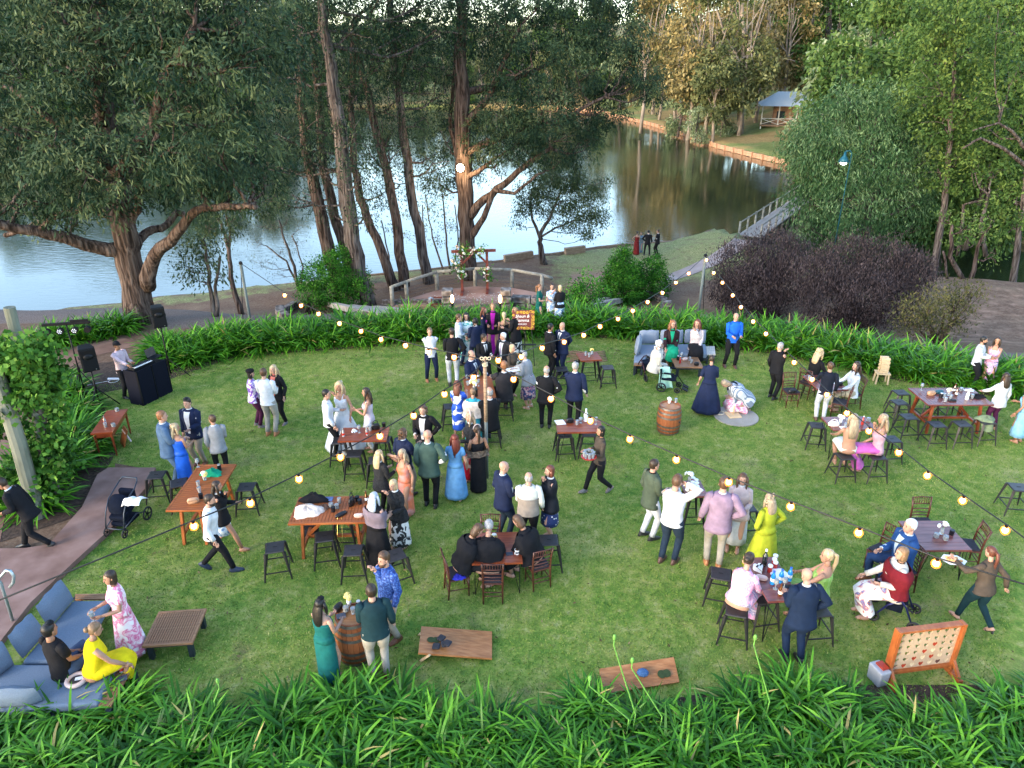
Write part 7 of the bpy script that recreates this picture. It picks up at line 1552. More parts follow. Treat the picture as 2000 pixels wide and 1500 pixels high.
for k, x in enumerate((-.45,-.16,.16,.45)):
    MB().bar((x,0,-.03),(x,0,-.1),.012).build('yoke', blk, lb); q = MB().tube([(0,.05,0),(0,-.06,0)],.075,12).build('lamp_head', blk, lb, loc=(x,-.02,-.17))
    if k in (1,2):
        for j in range(7):
            a = j*pi/3; rr = 0 if j == 6 else .042; MB().ell((x+rr*cos(a),-.083,-.17+rr*sin(a)),(.014,.006,.014),6,4).build('led', gl, lb)
# booth
q0 = [G(255,788),G(281,793),G(337,765)]; q0.append(q0[2]+q0[0]-q0[1]); DH = hgt(266,727,q0[1]); dj = thing('dj_booth', 'black folding fabric booth with three front panels', 'booth', q0[1])
fab = M('black_stretch_fabric', (.004,.005,.012), .7, var=.1, spec=.1)
mid = q0[1].lerp(q0[2], .5)
for a, b in ((q0[0],q0[1]),(q0[1],mid),(mid,q0[2])):
    a = a-q0[1]; b = b-q0[1]; dn = (b-a).normalized(); MB().bar(a+dn*.02+Vector((0,0,DH/2)), b-dn*.02+Vector((0,0,DH/2)), .02,DH,up=(0,0,1)).build('panel', fab, dj)
    MB().bar(b+Vector((0,0,0)), b+Vector((0,0,DH+.01)), .025).build('frame_tube', blk, dj)
bk = [p-q0[1] for p in (q0[0],q0[1],q0[2],q0[3])]
MB().poly([(p.x*.97,p.y*.97+.03) for p in bk], DH-.06, DH-.03).build('table_top', blk, dj)
ct = sum(bk, Vector())/4; ang = math.atan2((q0[2]-q0[1]).y,(q0[2]-q0[1]).x)
kb = thing('keyboard', 'music keyboard with white keys lying on the black booth', 'keyboard', q0[1]+ct*.9+Vector((-.05,.0,DH-.03)), ang); MB().box((0,0,.03),(.62,.22,.06)).build('case', bplas, kb, bevel=.006); MB().box((0,-.05,.064),(.52,.08,.008)).build('white_keys', M('key_white', (.75,.75,.72), .3, var=0), kb)
for k in range(12): MB().box((-.24+.042*k,-.03,.073),(.014,.05,.012)).build('black_key', blk, kb)
lt = thing('laptop', 'open dark laptop on a riser at the right end of the booth', 'laptop', q0[2]+(q0[3]-q0[2])*.35+Vector((-.12,-.04,DH-.03)), ang+.1); MB().box((0,0,.09),(.3,.22,.015)).build('base', bplas, lt); MB().box((.0,.12,.2),(.3,.012,.2),(-.25,0,0)).build('screen', M('screen_dark', (.02,.02,.03), .2, var=0), lt); MB().bar((-.1,0,0),(-.1,0,.09),.012).build('riser_leg', blk, lt); MB().bar((.1,0,0),(.1,0,.09),.012).build('riser_leg', blk, lt)
cable = thing('power_board', 'white power board with looped white cable on the grass left of the booth', 'power board', G(222,742)); MB().box((0,0,.03),(.3,.05,.04)).build('board', M('white_plastic', (.7,.72,.78), .4, var=.03), cable); torus(.12,.006,20,5).build('cable_loop', M('white_plastic', (.7,.72,.78)), cable, loc=(.05,-.1,.02)); MB().tube([(-.1,-.1,.01),(-.5,-.35,.01),(-.9,-.4,.01),(-1.1,-.3,.01)],.006,5).build('cable', M('white_plastic', (.7,.72,.78)), cable)
# chalkboard sign under the small table
sg = thing('sandwich_board', 'small wooden board sign with red and white stripes leaning by the small table', 'sign', G(246,868), R(40)); MB().box((0,0,.2),(.03,.3,.4),(0,.35,0)).build('panel', wood_o, sg); 
for k in range(4): MB().box((.022+.025*k*0,0,.1+.07*k),(.03,.26,.025),(0,.35,0)).build('stripe', M('stripe_cream', (.6,.5,.45)), sg, loc=(.07-.025*k*.9+.0,0,0))
# easel with the printed welcome sign
ep_ = G(1025, 712); ez = thing('easel', 'black wooden easel holding the welcome sign in front of the rear hedge', 'easel', ep_); ebk = M('easel_black', (.015,.015,.015), .6)
eh = hgt(1018, 583, ep_)
for s in (-1,1): MB().bar((s*.27,-.1,0),(s*.12,.1,eh-.25),.03,.02).build('leg', ebk, ez)
MB().bar((0,.5,0),(0,.12,eh-.1),.03,.02).build('leg', ebk, ez); MB().bar((0,.02,.5),(0,.1,eh),.035,.02).build('mast', ebk, ez); MB().box((0,-.06,.62),(.6,.06,.03)).build('ledge', ebk, ez)
sx = G(1017,712); zs0 = hgt(1017,640,ep_); zs1 = hgt(1017,606,ep_); sw = .5
wb_ = thing('welcome_sign', 'maroon welcome sign with yellow sunflower border and white script lettering', 'sign', ep_+Vector((-.05,-.08,(zs0+zs1)/2)), 0); wb_.rotation_euler = (-.12, 0, .03)
hs = (zs1-zs0)/2+.02
MB().box((0,0,0),(sw+.1,.015,2*hs)).build('board', M('sign_maroon', (.13,.025,.02), .5, var=.05), wb_)
yl = [M('sunflower_yellow', (.5,.3,.03), var=.1), M('sunflower_ochre', (.36,.17,.02), var=.1)]
for k in range(34):
    t = k/34*2*pi+.1; c, s = sqp(t)
    x = c*(sw/2+.0); zz = s*(hs-.05)
    if c < -.6 and random.random() < .35: continue
    mb = MB(); r_ = random.uniform(.028,.048)
    for j in range(9):
        a = 2*pi*j/9; mb.ell((cos(a)*r_*.6,0,sin(a)*r_*.6),(r_*.38,.004,r_*.38),6,4)
    mb.build('sunflower_print', yl[k % 2], wb_, loc=(x+random.uniform(-.02,.02),-.011,zz+random.uniform(-.015,.015)))
    MB().ell((0,0,0),(r_*.3,.005,r_*.3),6,4).build('sunflower_centre', M('sunflower_brown', (.06,.025,.01)), wb_, loc=(x,-.015,zz))
white_p = M('print_white', (.8,.78,.75), .5, var=0)
def text(s, size, loc, parent, rot=(pi/2,0,0), shear=.25, mat=None, name='lettering'):
    cu = bpy.data.curves.new(name, 'FONT'); cu.body = s; cu.size = size; cu.align_x = 'CENTER'; cu.extrude = .002; cu.shear = shear; cu.materials.append(mat or white_p)
    q_ = bpy.data.objects.new('t', cu); me_ = bpy.data.meshes.new_from_object(q_); bpy.data.objects.remove(q_); o = bpy.data.objects.new(name, me_); COL.objects.link(o); o.parent = parent; o.location = loc; o.rotation_euler = rot; return o
text('Shaun &', .115, (-.03,-.012,.07), wb_); text('Gemma', .12, (-.04,-.012,-.045), wb_); text('00.00.2023', .055, (-.03,-.012,-.13), wb_, shear=0)
# ================================================================== wheeled things
rub = M('rubber', (.02,.02,.022), .7, var=0)
def wheel(root, c, r, w=.035, ax='x', spokes=5, name='wheel'):
    o = bpy.data.objects.new(name, torus(r-.018,.018,20,6).mesh('tyre', rub, True)); COL.objects.link(o); o.parent = root; o.location = c
    o.rotation_euler = (0, pi/2, 0) if ax == 'x' else (pi/2, 0, 0)
    mb = MB()
    for k in range(spokes): a = 2*pi*k/spokes; mb.bar((0,0,0),((r-.02)*cos(a),(r-.02)*sin(a),0),.018,.01)
    mb.rings([(0,0,-.02,.025,.025),(0,0,.02,.025,.025)],8); mb.build('rim', blk, o); return o
stb = M('stroller_frame', (.04,.05,.07), .4, .5, var=0); stf = M('stroller_fabric', (.005,.008,.018), .9, var=.2, spec=.1)
sr = thing('baby_stroller', 'navy baby stroller with hood and a white cloth over it on the concrete path edge', 'stroller', G(248,1030), R(-8), None, .88)
for s in (-1,1):
    MB().tube([(s*.2,-.32,.2),(s*.2,-.22,.5),(s*.2,-.05,.72),(s*.21,.22,.82),(s*.19,.36,.9)],.014,7).build('frame_side', stb, sr, True)
    MB().tube([(s*.2,-.3,.2),(s*.22,.1,.3),(s*.26,.32,.2)],.014,7).build('frame_lower', stb, sr, True)
    wheel(sr, (s*.2,-.33,.1), .1, name='front_wheel'); wheel(sr, (s*.28,.33,.15), .15, name='rear_wheel')
MB().tube([(-.19,.36,.9),(-.16,.42,.95),(.16,.42,.95),(.19,.36,.9)],.018,7).build('handlebar', stb, sr, True); MB().tube([(-.2,-.3,.2),(-.12,-.34,.2),(.12,-.34,.2),(.2,-.3,.2)],.013,7).build('cross_tube', stb, sr, True)
vs = []; fs = []; n = 10; m = 8
for i in range(n+1):
    for j in range(m+1):
        a = pi*j/m; b = -.15+1.5*i/n; rx, rr = .21, .3; vs.append((rx*cos(a), -.02-rr*cos(b)*(.55+.45*sin(a))+.1, .52+rr*sin(b)*(.5+.5*sin(a))+.006*(i % 2)))
for i in range(n):
    for j in range(m): fs.append((i*(m+1)+j, i*(m+1)+j+1, (i+1)*(m+1)+j+1, (i+1)*(m+1)+j))
MB().add(vs, fs).build('hood', stf, sr, True); MB().box((0,.02,.42),(.34,.5,.12),(.35,0,0)).build('seat', stf, sr, bevel=.03); MB().box((0,.02,.2),(.36,.44,.1)).build('basket', stf, sr, bevel=.03); MB().box((0,.25,.66),(.34,.1,.26)).build('bag', stf, sr, bevel=.04)
def cloth(name, lab, cat, base, fn, nu, nv, mat, parent=None, thick=.006):
    vs = [fn(i/nu, j/nv) for i in range(nu+1) for j in range(nv+1)]; fs = [(i*(nv+1)+j,(i+1)*(nv+1)+j,(i+1)*(nv+1)+j+1,i*(nv+1)+j+1) for i in range(nu) for j in range(nv)]
    o = MB().add(vs, fs).build(name, mat, parent, True); o.location = base; so_ = o.modifiers.new('s','SOLIDIFY'); so_.thickness = thick
    if cat: tag(o, lab, cat)
    return o
cloth('muslin_cloth', 'white cloth draped over the hood of the baby stroller', 'cloth', G(262,975,.75), lambda u,v: (.3*(u-.5), .34*(v-.5)+.02*sin(9*u), .05-.28*abs(v-.4)**1.6-.1*(u-.5)**2+.012*sin(14*u+5*v)), 10, 10, M('white_cotton', (.78,.78,.8), .9, var=.04))
def rollator(px, py, rz, lab, col, seatcol):
    r = thing('rollator', lab, 'walker', G(px, py), rz); m_ = col
    for s in (-1,1):
        MB().tube([(s*.22,-.26,.1),(s*.22,-.12,.4),(s*.22,.1,.66),(s*.22,.24,.72)],.015,7).build('frame_side', m_, r, True); MB().tube([(s*.22,.26,.1),(s*.22,.12,.36),(s*.22,-.04,.5)],.015,7).build('frame_leg', m_, r, True)
        wheel(r, (s*.23,-.28,.1), .1, spokes=7); wheel(r, (s*.23,.28,.1), .1, spokes=7); MB().tube([(s*.22,.2,.71),(s*.22,.33,.72)],.02,7).build('handgrip', blk, r, True)
    MB().tube([(-.22,.24,.68),(-.12,.34,.66),(.12,.34,.66),(.22,.24,.68)],.02,7).build('backrest', blk, r, True); MB().box((0,0,.44),(.4,.28,.025)).build('seat', seatcol, r, bevel=.008); MB().box((0,.02,.32),(.34,.22,.18)).build('bag', seatcol, r, bevel=.02)
    return r
rollator(1742,1205,R(62), 'navy blue rollator walker on which the woman in the burgundy shawl sits', M('navy_paint', (.015,.02,.1), .3, .4, var=0), stf)
rollator(1265,735,R(-160), 'dark rollator walker between the grey sofa and the wheelchair', M('plum_paint', (.05,.015,.025), .3, .4, var=0), stf)
wc = thing('wheelchair', 'empty black wheelchair with a mint towel over its side, in front of the grey sofa', 'wheelchair', G(1305,760), R(-108))
for s in (-1,1):
    MB().tube([(s*.2,-.22,.62),(s*.2,-.2,.3),(s*.2,-.2,.12)],.012,6).build('frame_back', blk, wc, True); MB().tube([(s*.2,-.2,.5),(s*.2,.14,.5),(s*.2,.2,.32),(s*.2,.36,.1)],.012,6).build('frame_arm', blk, wc, True)
    MB().box((s*.2,0,.52),(.05,.26,.03)).build('armrest', stf, wc, bevel=.01); wheel(wc, (s*.24,-.16,.13), .13, spokes=6, name='rear_wheel'); wheel(wc, (s*.2,.24,.08), .08, spokes=5, name='front_wheel'); MB().box((s*.1,.42,.1),(.14,.16,.02),(-.4,0,0)).build('footplate', blk, wc)
MB().box((0,0,.33),(.38,.36,.035)).build('seat', stf, wc, bevel=.01); MB().box((0,-.2,.46),(.38,.03,.26)).build('back_panel', stf, wc, bevel=.01)
mint = M('mint_towel', (.36,.62,.5), .95, var=.06)
cloth('towel', 'mint green towel hanging from the wheelchair', 'towel', G(1295,738,.3), lambda u,v: (.24*(u-.45)*(1+.6*v)+.03*v, -.05-.1*v+.025*sin(10*u)*v, .3-.52*v+.03*(1-v)), 10, 10, mint)
# ================================================================== poles and festoon lights
polm = M('grey_pole', (.1,.12,.115), .6, var=.15)
cpB = G(951,935); ctop = hgt(948, 703, cpB)
wpole = thing('light_pole', 'weathered timber and steel pole in the middle of the lawn holding the light strings', 'pole', cpB)
MB().tube([(0,0,0),(0,0,ctop*.55)],.035,10).build('lower_tube', polm, wpole, True); MB().tube([(0,0,ctop*.5),(0,0,ctop)],.036,10).build('upper_post', tim, wpole, True)
for k in range(3): MB().tube([(.045*cos(a),.045*sin(a),ctop-.05-.03*k) for a in np.linspace(0,2*pi,12)],.012,5).build('rope_turn', M('rope_pale', (.55,.48,.36)), wpole, True)
for k in range(3): torus(.03,.008,14,5).build('rope_loop', M('rope_pale', (.55,.48,.36)), wpole, loc=(-.06+.07*k,0,ctop+.03)).rotation_euler = (pi/2,.3*k,0)
def pole(px, py, tx, ty, z, lab, stay):
    b = G(px, py, z); top = U(tx, ty, b.y+.05); r = thing('light_pole', lab, 'pole', b); t = top-b; MB().tube([(0,0,-.3), t],.05,8).build('post', polm, r, True)
    MB().tube([Vector(stay), t],.012,4).build('stay_wire', blk, r); MB().ell(t,(.07,.07,.07),6,4).build('cap', blk, r); return top
z3 = -1.3; pR = pole(1362,625,1378,499,-1.0,'tall grey pole with black stay wires right of the three bushes, holding two light strings',(.25,.2,0)); pL = pole(493,652,470,514,-.6,'slim grey pole behind the hedge on the left, holding a light string',(-.4,.3,0))
cT = cpB+Vector((0,0,ctop))
bulb_m = M('warm_bulb', (.2,.06,.01), var=0, emit=(1,.3,.03), estr=.32); bulb_m.node_tree.nodes['Principled BSDF'].inputs['Alpha'].default_value = .6; bulb_hot = M('bulb_core', (1,.9,.7), var=0, emit=(1,.66,.25), estr=14)
bcore = MB().ell((0,0,-.085),(.036,.036,.042),10,8).mesh('filament', bulb_hot, True); bglass = MB().ell((0,0,-.09),(.058,.058,.064),12,8).mesh('bulb', bulb_m, True); bsock = MB().tube([(0,0,-.045),(0,0,.0)],.022,8).mesh('socket', blk)
cabm = M('black_cable', (.015,.015,.015), .5, var=0)
def on_plane(A, B, px, py):
    n = Vector((-(B-A).y, (B-A).x, 0)); o = Vector((0,0,CAMZ)); d = rayd(px, py); t = n.dot(A-o)/n.dot(d); return o+d*t
def string(A, B, bulbs, lab, blab, start=None, end=None):
    pts = [A]
    for x, y in bulbs: pts.append(on_plane(A, B, x, y)+Vector((0,0,.09)))
    pts.append(B); w = [p-A for p in pts]
    c = thing('festoon_cable', lab, 'light string', A)
    mb = MB(); mb.tube(w, .011, 5); mb.build('cable', cabm, c, True)
    for i, p in enumerate(pts[1:-1]):
        b = thing('festoon_bulb', blab, 'light bulb', p, 0, 'lit festoon bulbs'); obj('bulb', bglass, b); obj('filament', bcore, b); obj('socket', bsock, b)
string(pL, cT, [(556,577),(588,597),(622,613),(663,632),(705,647),(744,663),(792,675),(838,688),(887,698)], 'black cable of bulbs from the slim left pole to the central pole', 'warm lit bulb on the string between the slim left pole and the central pole')
string(cT, pR, [(973,704),(1018,697),(1059,680),(1102,668),(1140,655),(1172,638),(1207,623),(1236,607),(1265,590),(1294,572),(1320,552),(1345,534)], 'black cable of bulbs from the central pole to the tall pole by the bushes', 'warm lit bulb on the string between the central pole and the tall rear pole')
string(pR, G(2080,1110,2.3), [(1380,508),(1394,533),(1411,552),(1431,577),(1447,600),(1471,628),(1496,652),(1522,680),(1551,708),(1586,741),(1615,771),(1654,807),(1697,842),(1755,884),(1811,929),(1880,978),(1963,1036)], 'black cable of bulbs running from the tall rear pole down to the right edge', 'warm lit bulb on the long string running to the right edge')
string(cT, G(-60,1196,2.3), [(925,737),(868,770),(808,812),(742,852),(665,893),(584,936),(489,983),(379,1028)], 'black cable of bulbs from the central pole to the lower left', 'warm lit bulb on the string running to the lower left')
string(cT, G(2070,1162,2.3), [(1003,741),(1076,779),(1153,822),(1230,858),(1321,898),(1423,942),(1544,990),(1677,1041),(1828,1101)], 'black cable of bulbs from the central pole to the lower right', 'warm lit bulb on the string running to the lower right')
# flood lamp on the main tree, and two candle lanterns on the piers
fl = U(899, 328, lamp_tree.location.y-.75); fr_ = thing('flood_lamp', 'bright flood lamp fixed to the trunk of the broad eucalypt', 'lamp', fl)
MB().ell((0,0,0),(.2,.12,.2),16,10).build('lens', M('flood_glow', (1,.9,.7), var=0, emit=(1,.75,.42), estr=12), fr_, True); MB().box((0,.16,0),(.3,.12,.3)).build('housing', blk, fr_, bevel=.02); pl_ = bpy.data.lights.new('flood_light', 'POINT'); pl_.energy = 60; pl_.color = (1,.68,.36); pl_.shadow_soft_size = .2; po_ = bpy.data.objects.new('flood_light', pl_); COL.objects.link(po_); po_.location = fl+Vector((0,-.5,0)); MB().bar((0,.2,0),(0,.6,0),.06).build('bracket', blk, fr_)
for px, py, lab in ((884,611,'tall candle lantern flame left of the platform opening'),(977,611,'tall candle lantern flame right of the platform opening')):
    p = T(px, py)+Vector((0,0,.35)); r = thing('lantern', lab, 'lantern', p); MB().tube([(0,0,-.35),(0,0,0)],.04,8).build('stake', blk, r); MB().ell((0,0,.14),(.06,.06,.15),10,8).build('flame', M('lantern_glow', (1,.9,.7), var=0, emit=(1,.6,.25), estr=2.5), r, True)
# handrail of the ramp at the lower left
hr = thing('handrail', 'galvanised tube handrail with hooked end beside the concrete path at lower left', 'handrail', G(28,1222)); gal = M('galvanised', (.35,.42,.46), .4, .7, var=.1)
HB = hr.location.copy(); tp = lambda x, y: U(x, y, HB.y)-HB
MB().tube([(0,0,0), tp(2,1140), tp(-25,1100)],.022,8).build('post', gal, hr, True); MB().tube([tp(-40,1150),tp(0,1128),tp(12,1114),tp(20,1115),tp(27,1125),tp(26,1138),tp(19,1147)],.022,8).build('rail', gal, hr, True)
# ================================================================== small things on tables, coats, bags, food
def bag(p, rz, s, mat, lab, nm='handbag', handle=True, cat='handbag'):
    b = thing(nm, lab, cat, p, rz); w, d, h = s; MB().rings([(0,0,0,w*.46,d*.5),(0,0,h*.5,w*.5,d*.5),(0,0,h*.9,w*.42,d*.3),(0,0,h,w*.36,d*.12)], 14).build('bag', mat, b, True)
    MB().box((0,-d*.42,h*.62),(w*.7,.012,h*.4),(.2,0,0)).build('flap', mat, b, bevel=.004)
    if handle: MB().tube([(-w*.33,0,h*.8),(-w*.25,0,h*1.35),(0,0,h*1.6),(w*.25,0,h*1.35),(w*.33,0,h*.8)],.009,6).build('handle', mat, b, True)
    return b
leather = M('black_leather', (.012,.012,.014), .35, var=.1); tanl = M('tan_leather', (.42,.24,.14), .5, var=.1); pinkl = M('blush_leather', (.62,.45,.4), .5, var=.05); whl = M('white_leather', (.75,.72,.7), .45, var=.05)
def heap(p, rx, ry, h, mat, lab, nm='coat', cat='coat', hang=None, seed=3):
    """a dropped coat: a lumpy folded heap"""
    rs = random.Random(seed); n, m = 22, 9; vs = []; ph = [rs.uniform(0, 6) for _ in range(6)]
    for i in range(m+1):
        t = i/m
        for k in range(n):
            a = 2*pi*k/n; rr = (1-t)**.55*(1+.13*sin(3*a+ph[0])+.09*sin(5*a+ph[1]+3*t)); z = h*(t**.8)*(1+.22*sin(2*a+ph[2])*t)+.015*sin(7*a+ph[3]+5*t)
            x, y = rx*rr*cos(a), ry*rr*sin(a)
            if hang and i <= 2: 
                if x*hang[0]+y*hang[1] > .55*max(rx, ry): z -= hang[2]*(3-i)/3
            vs.append((x, y, max(z, 0) if not hang else z))
    fs = [(i*n+k, i*n+(k+1)%n, (i+1)*n+(k+1)%n, (i+1)*n+k) for i in range(m) for k in range(n)]+[tuple(m*n+k for k in range(n))]
    return tag(MB().add(vs, fs).build(nm, mat, smooth=True, loc=p), lab, cat)
def vase(p, lab, fl, n=7, h=.12, r=.07, glass=True, group=None):
    v = thing('flower_vase', lab, 'flowers', p, random.uniform(0, 6)); MB().rings([(0,0,0,.03,.03),(0,0,h*.6,.035,.035),(0,0,h,.022,.022)], 12).build('vase', glassm if glass else whm, v, True)
    for i in range(n):
        d = Vector((random.gauss(0,1), random.gauss(0,1), abs(random.gauss(0,1))+.3)).normalized(); o = obj('flower', fl[i % len(fl)], v); o.location = Vector((0,0,h+.02))+d*r*random.uniform(.4,1); o.scale = (.33,)*3; o.rotation_euler = d.to_track_quat('Z','Y').to_euler()
    MB().tube([(0,0,.02),(.02,0,h+.03)],.006,5).build('stem', flw[4], v); return v
FW, FP, FY = FLM[0], FLM[1], FLM[2]
# table b
heap(on('b',414,926), .2, .13, .1, emerald, 'bright green cloth bundle lying on the orange slatted table', 'cloth_bundle', 'cloth', seed=5)
vase(on('b',400,938), 'yellow and white flowers in a small vase beside the green cloth', [FW, FY], 6, .1); item('can', on('b',429,918), 'black drink cooler behind the green cloth'); item('redwine', on('b',387,912), 'red wine glass at the far left corner of the slatted table')
for x, y, lab in ((388,949,'clear tumbler left of the flowers on the slatted table'),(390,961,'short glass on the middle of the slatted table')): item('glass', on('b',x,y), lab)
bag(on('b',378,982), .3, (.2,.1,.1), tanl, 'woven straw clutch at the near end of the slatted table', 'straw_clutch', False, 'clutch'); item('pot', on('b',393,973), 'small black cup near the straw clutch')
# table c
heap(on('c',600,1000), .27, .2, .13, fur_c, 'cream and tan fur coat heaped on the trestle table, hanging over its end', hang=(-1,0,.12), seed=8)
heap(on('c',614,977), .26, .12, .14, black, 'black coat heaped behind the cream fur coat', seed=12); heap(on('c',632,993), .1, .08, .07, M('brown_fur_cloth', (.14,.07,.045)), 'small brown scarf between the coats and the glasses', 'scarf', 'scarf', seed=2)
bag(on('c',687,985), 1.4, (.2,.09,.15), leather, 'upright black handbag in the middle of the trestle table'); bag(on('c',666,1006), .8, (.24,.1,.05), leather, 'flat black clutch with gold chain at the front edge of the table', 'clutch_bag', False, 'clutch')
MB_ = MB().tube([on('c',660,1012)+Vector((0,-.02,.02)), on('c',658,1016)+Vector((0,-.1,-.3)), on('c',665,1016)+Vector((0,-.1,-.42)), on('c',668,1016)+Vector((0,-.1,-.3)), on('c',668,1012)+Vector((0,-.02,.02))], .004, 5); tag(MB_.build('gold_chain', M('gold', (.6,.45,.15), .3, 1, var=0)), 'thin gold bag chain hanging off the front of the trestle table', 'chain')
bag(on('c',701,1009), .1, (.17,.08,.06), pinkl, 'pale pink clutch bag at the right front of the trestle table', 'clutch_bag', False, 'clutch'); item('bottle', on('c',716,980), 'brown beer bottle at the far right corner of the trestle table'); item('pot', on('c',651,999), 'black cup by the frosted glasses on the trestle table')
for x, y, k, lab in ((647,990,'jar','large candle jar right of the coats'),(658,992,'jar','small candle jar beside the large one'),(663,982,'glass','tall glass beside the candle jars'),(698,978,'pot','black cup behind the upright handbag'),(703,984,'pot','black mug beside the upright handbag')): item(k, on('c',x,y), lab)
p = on('c',641,976); tag(MB().box((0,0,.012),(.16,.12,.02)).build('book', M('book_blue', (.1,.14,.28)), loc=p), 'blue booklet at the back of the trestle table', 'booklet')
bag(G(607,1045), .2, (.32,.2,.34), ramp_mat('bag_stripe', [(.45,(.02,.02,.03)),(.52,(.7,.68,.66))], 'wave', scale=2.2, stretch=(0,0,1)), 'striped black and white bag standing on the grass under the trestle table', 'striped_bag')
# table d
item('clearbottle', on('d',671,852), 'clear bottle at the left end of the glossy red table'); heap(on('d',692,843), .06, .05, .05, whm, 'crumpled white napkin on the glossy red table', 'napkin', 'napkin', seed=4)
for x, y, k, lab in ((702,845,'wine','champagne glass by the napkin'),(717,850,'clearbottle','second clear bottle, in the middle of the glossy red table'),(723,841,'glass','tumbler behind the middle bottle'),(750,833,'pot','dark round pot at the right end of the glossy red table')): item(k, on('d',x,y), lab)
bag(on('d',734,838), .3, (.18,.1,.13), leather, 'black handbag with looped handle on the glossy red table')
# table e
vase(on('e',926,764), 'round bouquet of white roses in a clear vase on the long table', [FW, FY, FW], 20, .17, .11)
for x, y, k, lab in ((912,746,'redwine','dark drink in front of the seated man in navy'),(934,738,'bottle','bottle beside the seated man in navy'),(914,752,'glass','small tumbler left of the roses'),(935,754,'wine','wine glass behind the roses'),(930,774,'winebottle','dark wine bottle in front of the roses')): item(k, on('e',x,y), lab)
tr = thing('platter', 'white square platter of canapes held out by the woman in brown', 'platter', G(1003,722,.95)+Vector((0,0,0)), .4); MB().box((0,0,0),(.34,.24,.015)).build('plate', whm, tr, bevel=.005)
for k in range(5): MB().ell((-.08+.04*k,.02*sin(k),.02),(.02,.016,.014),6,4).build('canape', M('canape_brown', (.35,.18,.08)), tr)
# table f, g
p = on('f',1094,826); tag(MB().box((0,0,.008),(.2,.2,.008),(.04,.05,.3)).build('napkin', whm, loc=p+Vector((0,0,.005))), 'white paper napkin at the left of the red table with orange juice', 'napkin')
bag(on('f',1113,825), .1, (.17,.1,.1), leather, 'small black bag beside the white napkin on the red table', handle=False); item('juice', on('f',1134,826), 'glass of orange juice on the red table'); item('whitebottle', on('f',1144,822), 'tall white bottle on the red table'); item('glass', on('f',1127,829), 'clear glass beside the orange juice'); item('wine', on('f',1164,829), 'wine glass at the right end of the red table')
vase(on('g',1156,692), 'single yellow flower in a tiny vase on the small square red table', [FY], 2, .1, .03); item('redglass', on('g',1151,697), 'red tumbler on the small square red table'); item('glass', on('g',1144,694), 'clear tumbler on the small square red table')
mbw = MB()
for i in range(7):
    y = .12*i; mbw.tube([(-.55+.15*sin(i), y, .02), (-.2,y+.08,.025), (.1,y-.06,.02), (.5,y+.05,.02), (.62,y+.1,.02)], .018, 6)
tag(mbw.build('rope_coil', M('tan_rope', (.3,.17,.1)), smooth=True, loc=G(1142,700)+Vector((0,-.3,0))), 'loosely laid tan rope on the grass behind the small square red table', 'rope', kind='stuff')
# table h
vase(on('h',1345,949), 'tall white stocks flower in a clear vase on the tall plum table', [FW], 6, .2, .07); vase(on('h',1345,962), 'low bunch of yellow and white flowers at the front of the tall plum table', [FY, FW, FP], 9, .06, .09)
for i, (x, y) in enumerate(((1353,943),(1359,947),(1352,951),(1360,953),(1355,957),(1361,960),(1358,964))): item('redjar', on('h',x,y), 'preserve jar with red contents and white lid on the tall plum table', group='jars on the tall plum table')
# table i
hb = thing('heart_box', 'white heart-shaped box on the bottles table', 'box', on('i',1481,1113), .2)
hp_ = [heart(t, .09) for t in np.linspace(0, 2*pi, 28, endpoint=False)]; MB().poly([(x, y) for x, y in hp_], 0, .07).build('box', whm, hb)
sgl = thing('sunglasses', 'dark sunglasses on top of the white heart box', 'sunglasses', on('i',1481,1113)+Vector((0,0,.075)), .5)
for s in (-1,1): MB().ell((s*.035,0,.01),(.03,.006,.02),8,5).build('lens', blk, sgl); MB().bar((s*.065,0,.015),(s*.07,-.12,.01),.005).build('temple', M('tortoise', (.12,.05,.02), .3), sgl)
bag(on('i',1487,1131), -.4, (.18,.08,.07), pinkl, 'pale pink clutch with strap on the bottles table', 'clutch_bag', False, 'clutch'); item('winebottle', on('i',1492,1104), 'dark wine bottle at the far end of the bottles table')
for x, y, k, lab in ((1506,1122,'water','leftmost blue water bottle... '),): pass
for x, y, lab in ((1508,1140,'blue water bottle at the left of three'),(1524,1137,'blue water bottle in the middle of three'),(1541,1133,'blue water bottle at the right of three, tallest looking')): item('water', on('i',x,y), lab)
for i, (x, y) in enumerate(((1503,1116),(1511,1103),(1513,1096),(1513,1109))): item('redjar', on('i',x,y), ('squat jar nearest the pink clutch','middle jar of the row of jars beyond the clutch','farthest jar of the row at the table end','near jar of the row beside the white plate')[i])
tag(MB().rings([(0,0,0,.13,.13),(0,0,.012,.14,.14)],6).build('plate', whm, loc=on('i',1522,1122)), 'white six-sided plate behind the blue bottles', 'plate')
item('bottle', on('i',1523,1163), 'brown bottle in front of the blue bottles'); item('wine', on('i',1514,1150), 'wine glass in front of the left blue bottle'); item('wine', on('i',1531,1148), 'wine glass between two blue bottles'); tag(MB().box((0,0,.005),(.16,.08,.01)).build('phone', bplas_, loc=on('i',1541,1146)), 'black phone by the right blue bottle', 'phone')
